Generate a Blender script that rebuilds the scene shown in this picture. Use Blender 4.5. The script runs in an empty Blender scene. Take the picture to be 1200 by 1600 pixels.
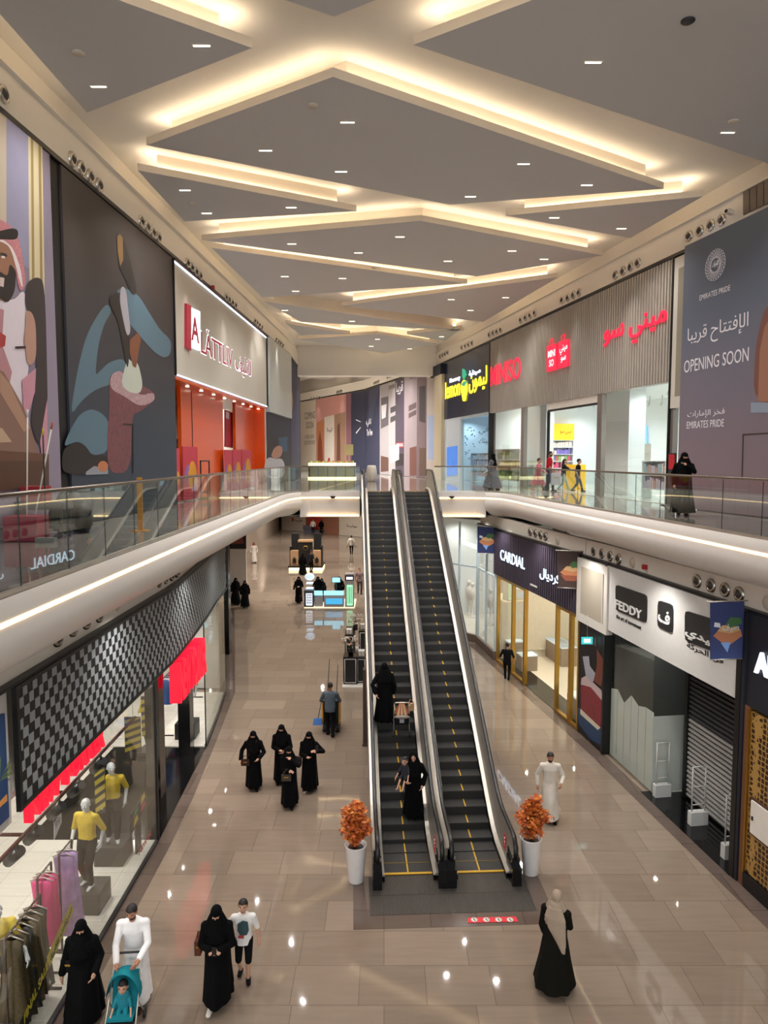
import bpy, bmesh, math, random
from mathutils import Vector, Matrix
RND = random.Random(11)
sc = bpy.context.scene
col = sc.collection
V = Vector
# ------------------------------------------------------------------ camera
F, HZ, CZ = 1100.0, 714.0, 8.9            # focal length in pixels of a 1200x1600 frame, horizon row, eye height
PITCH = math.atan((800 - HZ) / F)
cam = bpy.data.cameras.new('camera')
cam.sensor_fit = 'VERTICAL'; cam.sensor_height = 36.0; cam.lens = F / 1600 * 36.0
cam.clip_start = 0.1; cam.clip_end = 400
camo = bpy.data.objects.new('camera', cam); col.objects.link(camo)
camo.location = (0, 0, CZ); camo.rotation_euler = (math.pi / 2 - PITCH, 0, 0)
sc.camera = camo
# ------------------------------------------------------------------ exposure and world
vs = sc.view_settings
vs.view_transform = 'Standard'; vs.look = 'None'; vs.gamma = 1.0; vs.use_curve_mapping = False
vs.exposure = 0.12
try:
    sc.cycles.use_denoising = True
    sc.cycles.max_bounces = 7; sc.cycles.transparent_max_bounces = 24
    sc.cycles.diffuse_bounces = 4; sc.cycles.glossy_bounces = 4; sc.cycles.transmission_bounces = 6
    sc.cycles.sample_clamp_indirect = 6.0
    sc.cycles.caustics_reflective = False; sc.cycles.caustics_refractive = False
except Exception:
    pass
world = bpy.data.worlds.new('world'); sc.world = world; world.use_nodes = True
bg = world.node_tree.nodes['Background']
bg.inputs[0].default_value = (0.96, 0.98, 1.0, 1); bg.inputs[1].default_value = 1.7
COVE_W, DOWN_W, LOW_W, SHOP_W = 1.0, 1.0, 1.0, 1.0      # dimmers of the lamp families

def ray(u, v):
    a = (u - 600) / F; b = (800 - v) / F
    return V((a, math.cos(PITCH) + b * math.sin(PITCH), -math.sin(PITCH) + b * math.cos(PITCH)))
def W(u, v, z):                            # where the sight line of a photo point meets a level
    r = ray(u, v); t = (z - CZ) / r.z
    return V((r.x * t, r.y * t, z))
def AY(u, v, y):                           # ... meets the cross plane at depth y
    r = ray(u, v); t = y / r.y
    return V((r.x * t, y, CZ + r.z * t))
def area(name, loc, sx, sy, power, color=(1, .86, .7), rot=(0, 0, 0), spread=math.pi):
    l = bpy.data.lights.new(name, 'AREA'); l.shape = 'RECTANGLE'; l.size = sx; l.size_y = sy
    l.energy = power; l.color = color; l.spread = spread
    o = bpy.data.objects.new(name, l); col.objects.link(o); o.location = loc; o.rotation_euler = rot
    return o
def spot(name, loc, power, color=(1, .85, .68), angle=2.3, rad=.035):
    l = bpy.data.lights.new(name, 'SPOT'); l.energy = power; l.color = color
    l.spot_size = angle; l.spot_blend = .9; l.shadow_soft_size = rad
    o = bpy.data.objects.new(name, l); col.objects.link(o); o.location = loc
    return o

# ------------------------------------------------------------------ materials
_M = {}
def lin(c):
    if isinstance(c, str):
        c = [int(c[i:i + 2], 16) / 255 for i in (0, 2, 4)]
    return tuple(x / 12.92 if x <= .04045 else ((x + .055) / 1.055) ** 2.4 for x in c[:3])
def mat(name, c, rough=.5, metal=0.0, emit=0.0, ecol=None, spec=.5, noise=.06, nscale=6.0, bump=0.0, bscale=40.0, coat=0.0):
    """procedural Principled material; c is an sRGB hex or tuple; a noise varies its value a little"""
    if name in _M: return _M[name]
    m = bpy.data.materials.new(name); m.use_nodes = True
    nt = m.node_tree; b = nt.nodes['Principled BSDF']
    c = lin(c)
    b.inputs['Roughness'].default_value = rough; b.inputs['Metallic'].default_value = metal
    b.inputs['Specular IOR Level'].default_value = spec
    b.inputs['Coat Weight'].default_value = coat
    tc = nt.nodes.new('ShaderNodeTexCoord')
    if noise:
        n = nt.nodes.new('ShaderNodeTexNoise'); n.inputs['Scale'].default_value = nscale; n.inputs['Detail'].default_value = 3
        nt.links.new(tc.outputs['Object'], n.inputs['Vector'])
        r = nt.nodes.new('ShaderNodeMapRange')
        r.inputs['To Min'].default_value = 1 - noise; r.inputs['To Max'].default_value = 1 + noise
        nt.links.new(n.outputs['Fac'], r.inputs['Value'])
        h = nt.nodes.new('ShaderNodeHueSaturation'); h.inputs['Color'].default_value = (*c, 1)
        nt.links.new(r.outputs['Result'], h.inputs['Value']); nt.links.new(h.outputs['Color'], b.inputs['Base Color'])
    else:
        b.inputs['Base Color'].default_value = (*c, 1)
    if bump:
        n2 = nt.nodes.new('ShaderNodeTexNoise'); n2.inputs['Scale'].default_value = bscale
        bp = nt.nodes.new('ShaderNodeBump'); bp.inputs['Strength'].default_value = bump; bp.inputs['Distance'].default_value = .02
        nt.links.new(tc.outputs['Object'], n2.inputs['Vector']); nt.links.new(n2.outputs['Fac'], bp.inputs['Height'])
        nt.links.new(bp.outputs['Normal'], b.inputs['Normal'])
    if emit:
        b.inputs['Emission Color'].default_value = (*(lin(ecol) if ecol else c), 1); b.inputs['Emission Strength'].default_value = emit
    _M[name] = m
    return m
def mat_glass(name, tint, refl=.10, rough=.0):
    if name in _M: return _M[name]
    m = bpy.data.materials.new(name); m.use_nodes = True; nt = m.node_tree
    nt.nodes.clear()
    out = nt.nodes.new('ShaderNodeOutputMaterial')
    t = nt.nodes.new('ShaderNodeBsdfTransparent'); t.inputs[0].default_value = (*tint, 1)
    g = nt.nodes.new('ShaderNodeBsdfGlossy'); g.inputs[0].default_value = (.95, 1, .98, 1); g.inputs['Roughness'].default_value = rough
    lw = nt.nodes.new('ShaderNodeLayerWeight'); lw.inputs[0].default_value = .5
    pw_ = nt.nodes.new('ShaderNodeMath'); pw_.operation = 'POWER'; pw_.inputs[1].default_value = 4.6; nt.links.new(lw.outputs['Facing'], pw_.inputs[0])
    mr = nt.nodes.new('ShaderNodeMapRange'); mr.inputs['To Min'].default_value = refl; mr.inputs['To Max'].default_value = .9
    mx = nt.nodes.new('ShaderNodeMixShader')
    nt.links.new(pw_.outputs[0], mr.inputs['Value']); nt.links.new(mr.outputs['Result'], mx.inputs[0])
    nt.links.new(t.outputs[0], mx.inputs[1]); nt.links.new(g.outputs[0], mx.inputs[2]); nt.links.new(mx.outputs[0], out.inputs[0])
    _M[name] = m
    return m
def mat_tiles(name, c1, c2, cg, sx, sy, rough=.09, rot=0.0, grout=.006):
    """polished stone slabs: brick pattern, veins along the slab, polish that varies a little from slab to slab"""
    m = bpy.data.materials.new(name); m.use_nodes = True; nt = m.node_tree; b = nt.nodes['Principled BSDF']
    tc = nt.nodes.new('ShaderNodeTexCoord')
    mp = nt.nodes.new('ShaderNodeMapping'); mp.inputs['Rotation'].default_value = (0, 0, rot)
    nt.links.new(tc.outputs['Object'], mp.inputs['Vector'])
    br = nt.nodes.new('ShaderNodeTexBrick'); br.inputs['Scale'].default_value = 1.0
    br.inputs['Brick Width'].default_value = sx; br.inputs['Row Height'].default_value = sy
    br.inputs['Mortar Size'].default_value = grout; br.inputs['Mortar Smooth'].default_value = 0.0
    br.offset = .37; br.offset_frequency = 3; br.squash = .75; br.squash_frequency = 2
    br.inputs['Color1'].default_value = (*lin(c1), 1); br.inputs['Color2'].default_value = (*lin(c2), 1); br.inputs['Mortar'].default_value = (*lin(cg), 1)
    nt.links.new(mp.outputs[0], br.inputs['Vector'])
    mv = nt.nodes.new('ShaderNodeMapping'); mv.inputs['Scale'].default_value = (.8, 7.0, 1); mv.inputs['Rotation'].default_value = (0, 0, rot)
    nt.links.new(tc.outputs['Object'], mv.inputs['Vector'])
    n = nt.nodes.new('ShaderNodeTexNoise'); n.inputs['Scale'].default_value = 1.3; n.inputs['Detail'].default_value = 6; n.inputs['Distortion'].default_value = .6
    nt.links.new(mv.outputs[0], n.inputs['Vector'])
    r = nt.nodes.new('ShaderNodeMapRange'); r.inputs['To Min'].default_value = .86; r.inputs['To Max'].default_value = 1.12
    nt.links.new(n.outputs['Fac'], r.inputs['Value'])
    h = nt.nodes.new('ShaderNodeHueSaturation'); nt.links.new(br.outputs['Color'], h.inputs['Color']); nt.links.new(r.outputs['Result'], h.inputs['Value'])
    nt.links.new(h.outputs['Color'], b.inputs['Base Color'])
    b.inputs['Roughness'].default_value = rough; b.inputs['Specular IOR Level'].default_value = .55
    bw = nt.nodes.new('ShaderNodeRGBToBW'); nt.links.new(br.outputs['Color'], bw.inputs[0])
    r2 = nt.nodes.new('ShaderNodeTexNoise'); r2.inputs['Scale'].default_value = .9; nt.links.new(tc.outputs['Object'], r2.inputs['Vector'])
    bp = nt.nodes.new('ShaderNodeBump'); bp.inputs['Strength'].default_value = .05; bp.inputs['Distance'].default_value = .05
    nt.links.new(r2.outputs['Fac'], bp.inputs['Height']); nt.links.new(bp.outputs['Normal'], b.inputs['Normal'])
    _M[name] = m
    return m

# ------------------------------------------------------------------ mesh builder
class MB:
    def __init__(s): s.v = []; s.f = []; s.m = []; s.sm = []
    def add(s, vs_, fs, m=0, smooth=False):
        k = len(s.v); s.v += [tuple(x) for x in vs_]
        for f in fs:
            s.f.append([i + k for i in f]); s.m.append(m); s.sm.append(smooth)
        return s
    def poly(s, pts, m=0): return s.add(pts, [list(range(len(pts)))], m)
    def hexa(s, p, m=0):                   # 8 corners: 4 bottom, 4 top
        return s.add(p, [(3, 2, 1, 0), (4, 5, 6, 7), (0, 1, 5, 4), (1, 2, 6, 5), (2, 3, 7, 6), (3, 0, 4, 7)], m)
    def box(s, c, sz, m=0, rz=0.0):
        x, y, z = sz[0] / 2, sz[1] / 2, sz[2] / 2; c = V(c); cr, sr = math.cos(rz), math.sin(rz)
        return s.hexa([c + V((a * x * cr - b * y * sr, a * x * sr + b * y * cr, d * z)) for d in (-1, 1) for a, b in ((-1, -1), (1, -1), (1, 1), (-1, 1))], m)
    def prism(s, pts, ext, m=0):           # polygon swept along a vector
        n = len(pts); ext = V(ext); a = [V(p) for p in pts]; b = [p + ext for p in a]
        return s.add(a + b, [list(range(n))[::-1], list(range(n, 2 * n))] + [(i, (i + 1) % n, n + (i + 1) % n, n + i) for i in range(n)], m)
    def tube(s, pts, r, n=8, m=0, cap=True, smooth=True, closed=False, ry=None):
        pts = [V(p) for p in pts]; k = len(pts); rs = r if isinstance(r, (list, tuple)) else [r] * k
        vs_ = []; up = None
        for i, p in enumerate(pts):
            a = pts[(i - 1) % k] if (closed or i > 0) else p; b = pts[(i + 1) % k] if (closed or i < k - 1) else p
            d = (b - a).normalized()
            if up is None: up = V((0, 0, 1)) if abs(d.z) < .9 else V((1, 0, 0))
            x = d.cross(up)
            if x.length < 1e-5: x = d.orthogonal()
            x.normalize(); y = x.cross(d).normalized(); up = y
            for j in range(n):
                t = 2 * math.pi * j / n
                vs_.append(p + x * (rs[i] * math.cos(t)) + y * ((ry or rs[i]) * math.sin(t)))
        fs = [(i * n + j, i * n + (j + 1) % n, ((i + 1) % k) * n + (j + 1) % n, ((i + 1) % k) * n + j) for i in range(k if closed else k - 1) for j in range(n)]
        s.add(vs_, fs, m, smooth)
        if cap and not closed:
            s.add(vs_[:n], [list(range(n))], m); s.add(vs_[-n:], [list(range(n))[::-1]], m)
        return s
    def lathe(s, prof, c, n=20, m=0, axis=V((0, 0, 1)), smooth=True, ex=1.0):
        c = V(c); axis = V(axis).normalized(); x = axis.orthogonal().normalized() if abs(axis.z) < .99 else V((1, 0, 0)); y = axis.cross(x)
        vs_ = [c + axis * h + x * (r * math.cos(2 * math.pi * j / n) * ex) + y * (r * math.sin(2 * math.pi * j / n)) for r, h in prof for j in range(n)]
        return s.add(vs_, [(i * n + j, i * n + (j + 1) % n, (i + 1) * n + (j + 1) % n, (i + 1) * n + j) for i in range(len(prof) - 1) for j in range(n)], m, smooth)
    def ball(s, c, r, m=0, n=10, k=6):
        r = V((r, r, r)) if not hasattr(r, '__len__') else V(r); c = V(c)
        vs_ = [c + V((r.x * math.sin(math.pi * i / k) * math.cos(2 * math.pi * j / n), r.y * math.sin(math.pi * i / k) * math.sin(2 * math.pi * j / n), r.z * math.cos(math.pi * i / k))) for i in range(k + 1) for j in range(n)]
        return s.add(vs_, [(i * n + j, (i + 1) * n + j, (i + 1) * n + (j + 1) % n, i * n + (j + 1) % n) for i in range(k) for j in range(n)], m, True)
    # ---- on a wall (see Wall)
    def wbox(s, w, t0, t1, z0, z1, o0=0.0, o1=.05, m=0):
        return s.hexa([w.at(t, z, o) for z in (z0, z1) for t, o in ((t0, o0), (t1, o0), (t1, o1), (t0, o1))], m)
    def wpx(s, w, px, o0, o1, m=0):        # photo outline on the wall, with a thickness
        a = [w.P(u, v, o1) for u, v in px]
        return s.prism(a, w.n * (o0 - o1), m)
    def build(s, name, mats, parent=None, bevel=0.0):
        me = bpy.data.meshes.new(name); me.from_pydata([tuple(x) for x in s.v], [], s.f)
        ms = mats if isinstance(mats, (list, tuple)) else [mats]
        for x in ms: me.materials.append(x)
        me.polygons.foreach_set('material_index', [min(i, len(ms) - 1) for i in s.m]); me.polygons.foreach_set('use_smooth', s.sm)
        bm = bmesh.new(); bm.from_mesh(me)
        bmesh.ops.remove_doubles(bm, verts=bm.verts, dist=1e-5) if any(s.sm) else None
        bmesh.ops.recalc_face_normals(bm, faces=bm.faces)
        bm.to_mesh(me); bm.free(); me.update()
        return link(name, me, parent)
def link(name, me, parent=None):
    o = bpy.data.objects.new(name, me); col.objects.link(o)
    if parent is not None: adopt(o, parent)
    return o
def adopt(o, parent):
    o.parent = parent
    p = parent; M = Matrix.Identity(4)
    chain = []
    while p is not None: chain.append(p); p = p.parent
    for q in reversed(chain): M = M @ q.matrix_parent_inverse @ Matrix.LocRotScale(q.location, q.rotation_euler, q.scale)
    o.matrix_parent_inverse = M.inverted()
def tag(o, label, cat, group=None, kind=None):
    o['label'] = label; o['category'] = cat
    if group: o['group'] = group
    if kind: o['kind'] = kind
    return o
def thing(name, label, cat, loc=(0, 0, 0), group=None):
    o = bpy.data.objects.new(name, None); col.objects.link(o); o.location = loc; o.empty_display_size = .1
    return tag(o, label, cat, group)
def struct(name, mb, mats):
    o = mb.build(name, mats) if isinstance(mb, MB) else mb
    o['kind'] = 'structure'
    return o
def dup(o, loc=None, rz=None, label=None, group=None, parent=None):
    """copy of a thing with its parts and their sub-parts, sharing meshes"""
    c = o.copy(); col.objects.link(c)
    if parent is not None:
        mi = o.matrix_parent_inverse.copy(); c.parent = parent; c.matrix_parent_inverse = mi
    for ch in list(o.children): dup(ch, parent=c)
    if loc is not None: c.location = loc
    if rz is not None: c.rotation_euler = (0, 0, rz)
    if label: c['label'] = label
    if group: c['group'] = group
    return c
class Wall:
    """vertical plane through plan points A, B; t runs to the viewer's right, n points at the viewer standing in the atrium"""
    def __init__(s, A, B, inside=(0, 20)):
        A = V((*A, 0)); B = V((*B, 0)); d = (B - A).normalized(); n = V((-d.y, d.x, 0))
        if n.dot(V((*inside, 0)) - A) < 0: n = -n
        s.n = n; s.r = (-n).cross(V((0, 0, 1))).normalized(); s.A = A if s.r.dot(B - A) > 0 else B
        s.L = (B - A).length
    def at(s, t, z, o=0.0): return V((s.A.x, s.A.y, 0)) + s.r * t + s.n * o + V((0, 0, z))
    def P(s, u, v, o=0.0):
        r_ = ray(u, v); c = V((0, 0, CZ)); k = (s.A + s.n * o - c).dot(s.n) / r_.dot(s.n)
        return c + r_ * k
    def tz(s, u, v, o=0.0):
        p = s.P(u, v, o); return ((p - s.A).dot(s.r), p.z)
    def t(s, u, v=714, o=0.0): return s.tz(u, v, o)[0]
    def z(s, u, v, o=0.0): return s.P(u, v, o).z
def lamps(w, t0, t1, z, o, power, color, n):
    """row of lamps in a shop ceiling"""
    for k in range(n): spot('shop lamp', w.at(t0 + (t1 - t0) * (k + .5) / n, z, o), power * SHOP_W, color, 2.6, .05)
def nest(root, pairs):
    """pieces of a part go one level below it"""
    kids = list(root.children)
    for c, p in pairs:
        pa = [k for k in kids if k.name.split('.')[0] == p]
        if pa:
            for k in kids:
                if k.name.split('.')[0] == c: adopt(k, pa[0])
# ------------------------------------------------------------------ lettering
_AR = {'ا': ('\ufe8d', '\ufe8e'), 'أ': ('\ufe83', '\ufe84'), 'إ': ('\ufe87', '\ufe88'), 'د': ('\ufea9', '\ufeaa'), 'ر': ('\ufead', '\ufeae'), 'و': ('\ufeed', '\ufeee'), 'ة': ('\ufe93', '\ufe94')}
for ch, b in (('ب', 0xfe8f), ('ت', 0xfe95), ('ج', 0xfe9d), ('ح', 0xfea1), ('خ', 0xfea5), ('س', 0xfeb1), ('ص', 0xfeb9), ('ف', 0xfed1), ('ق', 0xfed5), ('ك', 0xfed9), ('ل', 0xfedd), ('م', 0xfee1), ('ن', 0xfee5), ('ي', 0xfef1)):
    _AR[ch] = (chr(b), chr(b + 1), chr(b + 2), chr(b + 3))   # isolated, final, initial, medial
def arabic(s):
    """joined letter shapes in visual order"""
    out = []
    for i, ch in enumerate(s):
        f = _AR.get(ch)
        if not f: out.append(ch); continue
        pj = i > 0 and len(_AR.get(s[i - 1], ())) == 4; nj = i + 1 < len(s) and s[i + 1] in _AR and len(f) == 4
        out.append(f[3] if pj and nj else f[1] if pj else f[2] if nj else f[0])
    return ''.join(reversed(out))
_T = {}
def glyphs(s, bold=0.0):
    if any('\u0600' <= c <= '\u06ff' for c in s): s = '\n'.join(arabic(x) for x in s.split('\n'))
    if (s, bold) in _T: return _T[(s, bold)]
    c = bpy.data.curves.new('lettering', 'FONT'); c.body = s; c.extrude = .5; c.resolution_u = 3; c.offset = bold; c.align_x = 'CENTER'
    o = bpy.data.objects.new('lettering', c); col.objects.link(o)
    dg = bpy.context.evaluated_depsgraph_get()
    me = bpy.data.meshes.new_from_object(o.evaluated_get(dg))
    vs_ = [v.co.copy() for v in me.vertices]; fs = [list(p.vertices) for p in me.polygons]
    bpy.data.objects.remove(o); bpy.data.curves.remove(c); bpy.data.meshes.remove(me)
    x0 = min(v.x for v in vs_); x1 = max(v.x for v in vs_); y0 = min(v.y for v in vs_); y1 = max(v.y for v in vs_)
    r = ([((v.x - x0) / (x1 - x0), (v.y - y0) / (y1 - y0), v.z + .5) for v in vs_], fs, (x1 - x0) / (y1 - y0))
    _T[(s, bold)] = r
    return r
def text(mb, w, s, t0, t1, z0, z1, o=.02, depth=.02, m=0, bold=0.0):
    vs_, fs, _ = glyphs(s, bold)
    return mb.add([w.at(t0 + (t1 - t0) * x, z0 + (z1 - z0) * y, o + depth * d) for x, y, d in vs_], fs, m)
def textp(mb, w, s, bl, br, tl, o=.02, depth=.02, m=0, bold=0.0):
    """lettering placed on a wall by the photo points of its bottom left, bottom right and top left"""
    t0, z0 = w.tz(*bl, o); t1, zr = w.tz(*br, o); z1 = w.z(*tl, o)
    return text(mb, w, s, t0, t1, z0, z1, o, depth, m, bold)
# ================================================================== palette
white = mat('white paint', 'E2DCD2', .55); cream = mat('cream plaster', 'E0D3C0', .6)
ceil_m = mat('ceiling plaster', 'EDE7DD', .7, noise=.02); panel_m = mat('grey panel paint', 'CBC9C6', .6, noise=.02); panel_side = mat('pale panel side', 'D8CDBC', .6, noise=.02)
black = mat('black metal', '0B0B0C', .4); blackgloss = mat('black gloss', '08080A', .12, spec=.6); dark = mat('dark grey', '2A2A2B', .5)
steel = mat('brushed steel', 'D2CCC2', .38, metal=.85, noise=.12, nscale=2.5, bump=.02, bscale=3); chrome = mat('chrome', 'D8D8D8', .12, metal=1.0)
rubber = mat('black rubber', '0C0C0D', .35, spec=.5); bronze = mat('bronze paint', '4A3C33', .45); gold = mat('gold anodised', 'B8923F', .3, metal=1.0)
led = mat('warm light strip', 'FFE3B0', .5, emit=3.2, ecol='FFE0A8', noise=0); led_c = mat('cool light strip', 'EAF4FF', .5, emit=3.0, ecol='CFE6FF', noise=0)
lampface = mat('lit lamp face', 'FFF6E0', .5, emit=6.0, ecol='FFF2D8', noise=0)
glass = mat_glass('balustrade glass', (.93, .965, .95), .04); shopglass = mat_glass('shop glass', (.975, .988, .982), .015)
yellow = mat('yellow paint', 'C79A1C', .5); red = mat('red acrylic', 'D8202C', .4); silver = mat('silver rim', 'BDB8B0', .25, metal=1.0)
tile_lo = mat_tiles('polished stone floor', '817264', '8F7F70', '6E5F52', 1.5, .9, .035)
tile_up = mat_tiles('polished upper floor', '938A82', 'A0978E', '746B63', 1.2, .6, .045)
border_m = mat_tiles('dark stone border', '5B4E46', '665850', '3D342E', 1.2, 1.2, .12)
shopfloor = mat_tiles('pale shop floor', 'E4DFD3', 'DCD6C9', 'BDB6A8', .8, .8, .12)
# ================================================================== plan
LW = Wall((-6.98, 10), (-5.75, 43)); LW2 = Wall((-5.75, 43.2), (-5.95, 49.8)); RW = Wall((9.72, 18.35), (3.60, 48.4))
RB1 = Wall((3.60, 48.4), (-1.76, 65.2)); RB2 = Wall((-1.76, 65.2), (-3.3, 68.0)); RB3 = Wall((-3.3, 68.0), (-14.0, 87.6))
LS = Wall((-5.22, 8), (-5.30, 17.5)); LSb = Wall((-5.30, 17.5), (-5.98, 26)); LSc = Wall((-5.98, 26.0), (-7.08, 31.2))
RS1 = Wall((7.56, 13.6), (6.62, 20.4)); RS2 = Wall((6.30, 22.3), (4.86, 30.47)); RS3 = Wall((4.86, 30.47), (4.45, 33.2))
UP, SOF, TOP = 7.4, 6.3, 15.1
left_edge = [(-4.03, 3.0), (-4.03, 12), (-4.03, 20), (-4.03, 27.6), (-3.99, 28.7), (-3.86, 29.6), (-3.6, 30.3), (-3.2, 30.5), (-1.05, 30.42)]
right_edge = [(2.16, 30.3), (3.9, 30.2), (4.35, 30.05), (4.75, 29.7), (5.0, 29.2), (5.12, 28.4), (5.55, 24), (6.25, 18.3), (6.95, 12.2), (7.95, 3.0)]
def offset_path(path, o, side=None):
    out = []
    for i, p in enumerate(path):
        a = V(path[max(0, i - 1)]); b = V(path[min(len(path) - 1, i + 1)]); d = (b - a).normalized(); n = V((d.y, -d.x))
        out.append(V(p) + n * o)
    return out
def sweep(mb, path, prof, m=0, smooth=False):
    """profile (offset to the path's right, height) along a plan path"""
    k = len(prof); vs_ = []
    rows = [offset_path(path, o) for o, z in prof]
    for i in range(len(path)):
        for j, (o, z) in enumerate(prof): vs_.append((rows[j][i].x, rows[j][i].y, z))
    return mb.add(vs_, [(i * k + j, i * k + j + 1, (i + 1) * k + j + 1, (i + 1) * k + j) for i in range(len(path) - 1) for j in range(k - 1)], m, smooth)
# left_edge runs away from the viewer with the atrium on its right; right_edge runs back with the atrium on its right too
# ------------------------------------------------------------------ floors
b = MB(); b.box((-1, 44, -.15), (44, 112, .3)); struct('floor', b, tile_lo)
b = MB()
ledge = [(-16, 3.0)] + left_edge + right_edge + [(17, 3.0), (17, 96), (-22, 96), (-22, 30)]
inset = lambda d: [(-16, 3.0)] + [tuple(p) for p in offset_path(left_edge, -d)] + [tuple(p) for p in offset_path(right_edge, -d)] + [(17, 3.0), (17, 96), (-22, 96), (-22, 30)]
b.prism([(x, y, UP) for x, y in inset(0)], (0, 0, -.2)); struct('floor_upper', b, [tile_up])
b = MB(); b.prism([(x, y, SOF + .03) for x, y in inset(.95)], (0, 0, -.03)); struct('ceiling_lower', b, ceil_m)
# dark stone bands let into the floor
b = MB()
sweep(b, [(-5.22, 6), (-5.24, 12), (-5.27, 15.6), (-5.36, 17.8), (-5.62, 21.4), (-6.0, 26), (-7.1, 31.2), (-9.2, 41)], [(.36, .004), (.36, .004), (0.0, .004)])
struct('trim_1', b, border_m)
b = MB()
sweep(b, [(8.6, 6), (7.56, 13.5), (6.60, 20.5), (6.32, 22.2), (4.86, 30.5), (4.42, 33.1)], [(-.42, .004), (0.0, .004)])
struct('trim_2', b, border_m)
# ------------------------------------------------------------------ slab fascias with their light lines
prof = [(.0, UP), (.03, UP), (.03, 7.17), (.05, 7.09), (.09, 6.99), (.09, 6.88), (.04, 6.74), (-.08, 6.6), (-.28, 6.47), (-.6, 6.36), (-1.12, SOF)]
fasc = mat('fascia paint', 'E6E0DA', .35, noise=.02)
b = MB(); sweep(b, left_edge[:7], prof, smooth=True); struct('trim_3', b, fasc)
b = MB(); sweep(b, right_edge[2:], prof, smooth=True); struct('trim_4', b, fasc)
b = MB(); sweep(b, left_edge[6:], [(.0, UP), (.03, UP), (.03, 7.17), (.0, 7.1), (-.08, 6.4), (-.1, SOF), (-1.0, SOF)]); sweep(b, right_edge[:3], [(.0, UP), (.03, UP), (.03, 7.17), (.0, 7.1), (-.08, 6.4), (-.1, SOF), (-1.0, SOF)])
struct('trim_5', b, fasc)
for pth, lab in ((left_edge, 'warm light line under the left balcony edge'), (right_edge, 'warm light line under the right balcony edge')):
    b = MB(); sweep(b, pth, [(.034, 7.165), (.046, 7.16), (.052, 7.122), (.05, 7.115)]); tag(b.build('light_strip', led), lab, 'light strip')
b = MB(); sweep(b, [(-3.3, 30.42), (-1.1, 30.35)], [(-.05, 6.40), (-.03, 6.39), (-.04, 6.345), (-.06, 6.34)]); tag(b.build('light_strip', led), 'pale light line at the foot of the white bridge face left of the escalators', 'light strip')
b = MB(); sweep(b, [(2.2, 30.25), (4.3, 30.1)], [(-.05, 6.40), (-.03, 6.39), (-.04, 6.345), (-.06, 6.34)]); tag(b.build('light_strip', led), 'pale light line at the foot of the white bridge face right of the escalators', 'light strip')
# ------------------------------------------------------------------ glass balustrades
def railing(path, label, step=1.22):
    pts = [V(p) for p in offset_path(path, -.06)]
    root = thing('glass_railing', label, 'railing', (pts[0].x, pts[0].y, UP))
    b = MB(); b.tube([(p.x, p.y, 8.49) for p in pts], .035, 8, ry=.025); b.build('handrail', mat('rail steel', '8E8780', .25, metal=1.0), root)
    seg = [(pts[i + 1] - pts[i]).length for i in range(len(pts) - 1)]; tot = sum(seg)
    def along(s):
        for i, l in enumerate(seg):
            if s <= l or i == len(seg) - 1: return pts[i] + (pts[i + 1] - pts[i]) * (s / l)
            s -= l
    n = max(1, round(tot / step))
    for k in range(n):
        s0, s1 = tot * k / n + .007, tot * (k + 1) / n - .007
        cuts = [s0 + (s1 - s0) * j / 3 for j in range(4)]
        b = MB()
        for j in range(3):
            p, q = along(cuts[j]), along(cuts[j + 1]); d = (q - p).normalized(); nn = V((d.y, -d.x)) * .007
            b.hexa([V((x.x, x.y, z)) for z in (UP + .005, 8.465) for x in (p + nn, q + nn, q - nn, p - nn)], 0)
        e = along(s1); 
        b.build('glass_panel', glass, root)
        b2 = MB(); j = along(min(tot, s1 + .007)); b2.box((j.x, j.y, (UP + 8.46) / 2), (.012, .012, 1.04), 0); b2.build('panel_joint', mat('dark joint', '20282A', .5), root)
    b = MB(); 
    for i in range(len(pts) - 1):
        p, q = pts[i], pts[i + 1]; d = (q - p).normalized(); nn = V((d.y, -d.x)) * .03
        b.hexa([V((x.x, x.y, z)) for z in (UP + .001, UP + .05) for x in (p + nn, q + nn, q - nn, p - nn)])
    b.build('base_channel', steel, root)
    return root
railing(left_edge[:8], 'long glass railing on the left balcony, reflecting the blue lit shop sign')
railing([(-3.2, 30.5), (-1.05, 30.42)], 'short glass railing in front of the glowing display counter, left of the escalators')
railing(right_edge, 'long glass railing on the right balcony, past the white lit shop front')
# ------------------------------------------------------------------ walls
b = MB(); b.box((-15.5, 44, 8.7), (.3, 110, 17.4)); b.box((-13.2, 20, 3.1), (.2, 70, 6.2)); struct('wall_left', b, white)
b = MB(); b.box((16.6, 44, 8.7), (.3, 110, 17.4)); struct('wall_right', b, white)
b = MB(); b.box((-3, 96, 8.8), (40, .3, 17.6)); struct('wall_back', b, cream)
b = MB()
for w in (RB1, RB2, RB3): b.wbox(w, -.05, w.L + .05, UP, 17.3, -.35, -.02)
struct('wall_far', b, cream)
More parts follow.
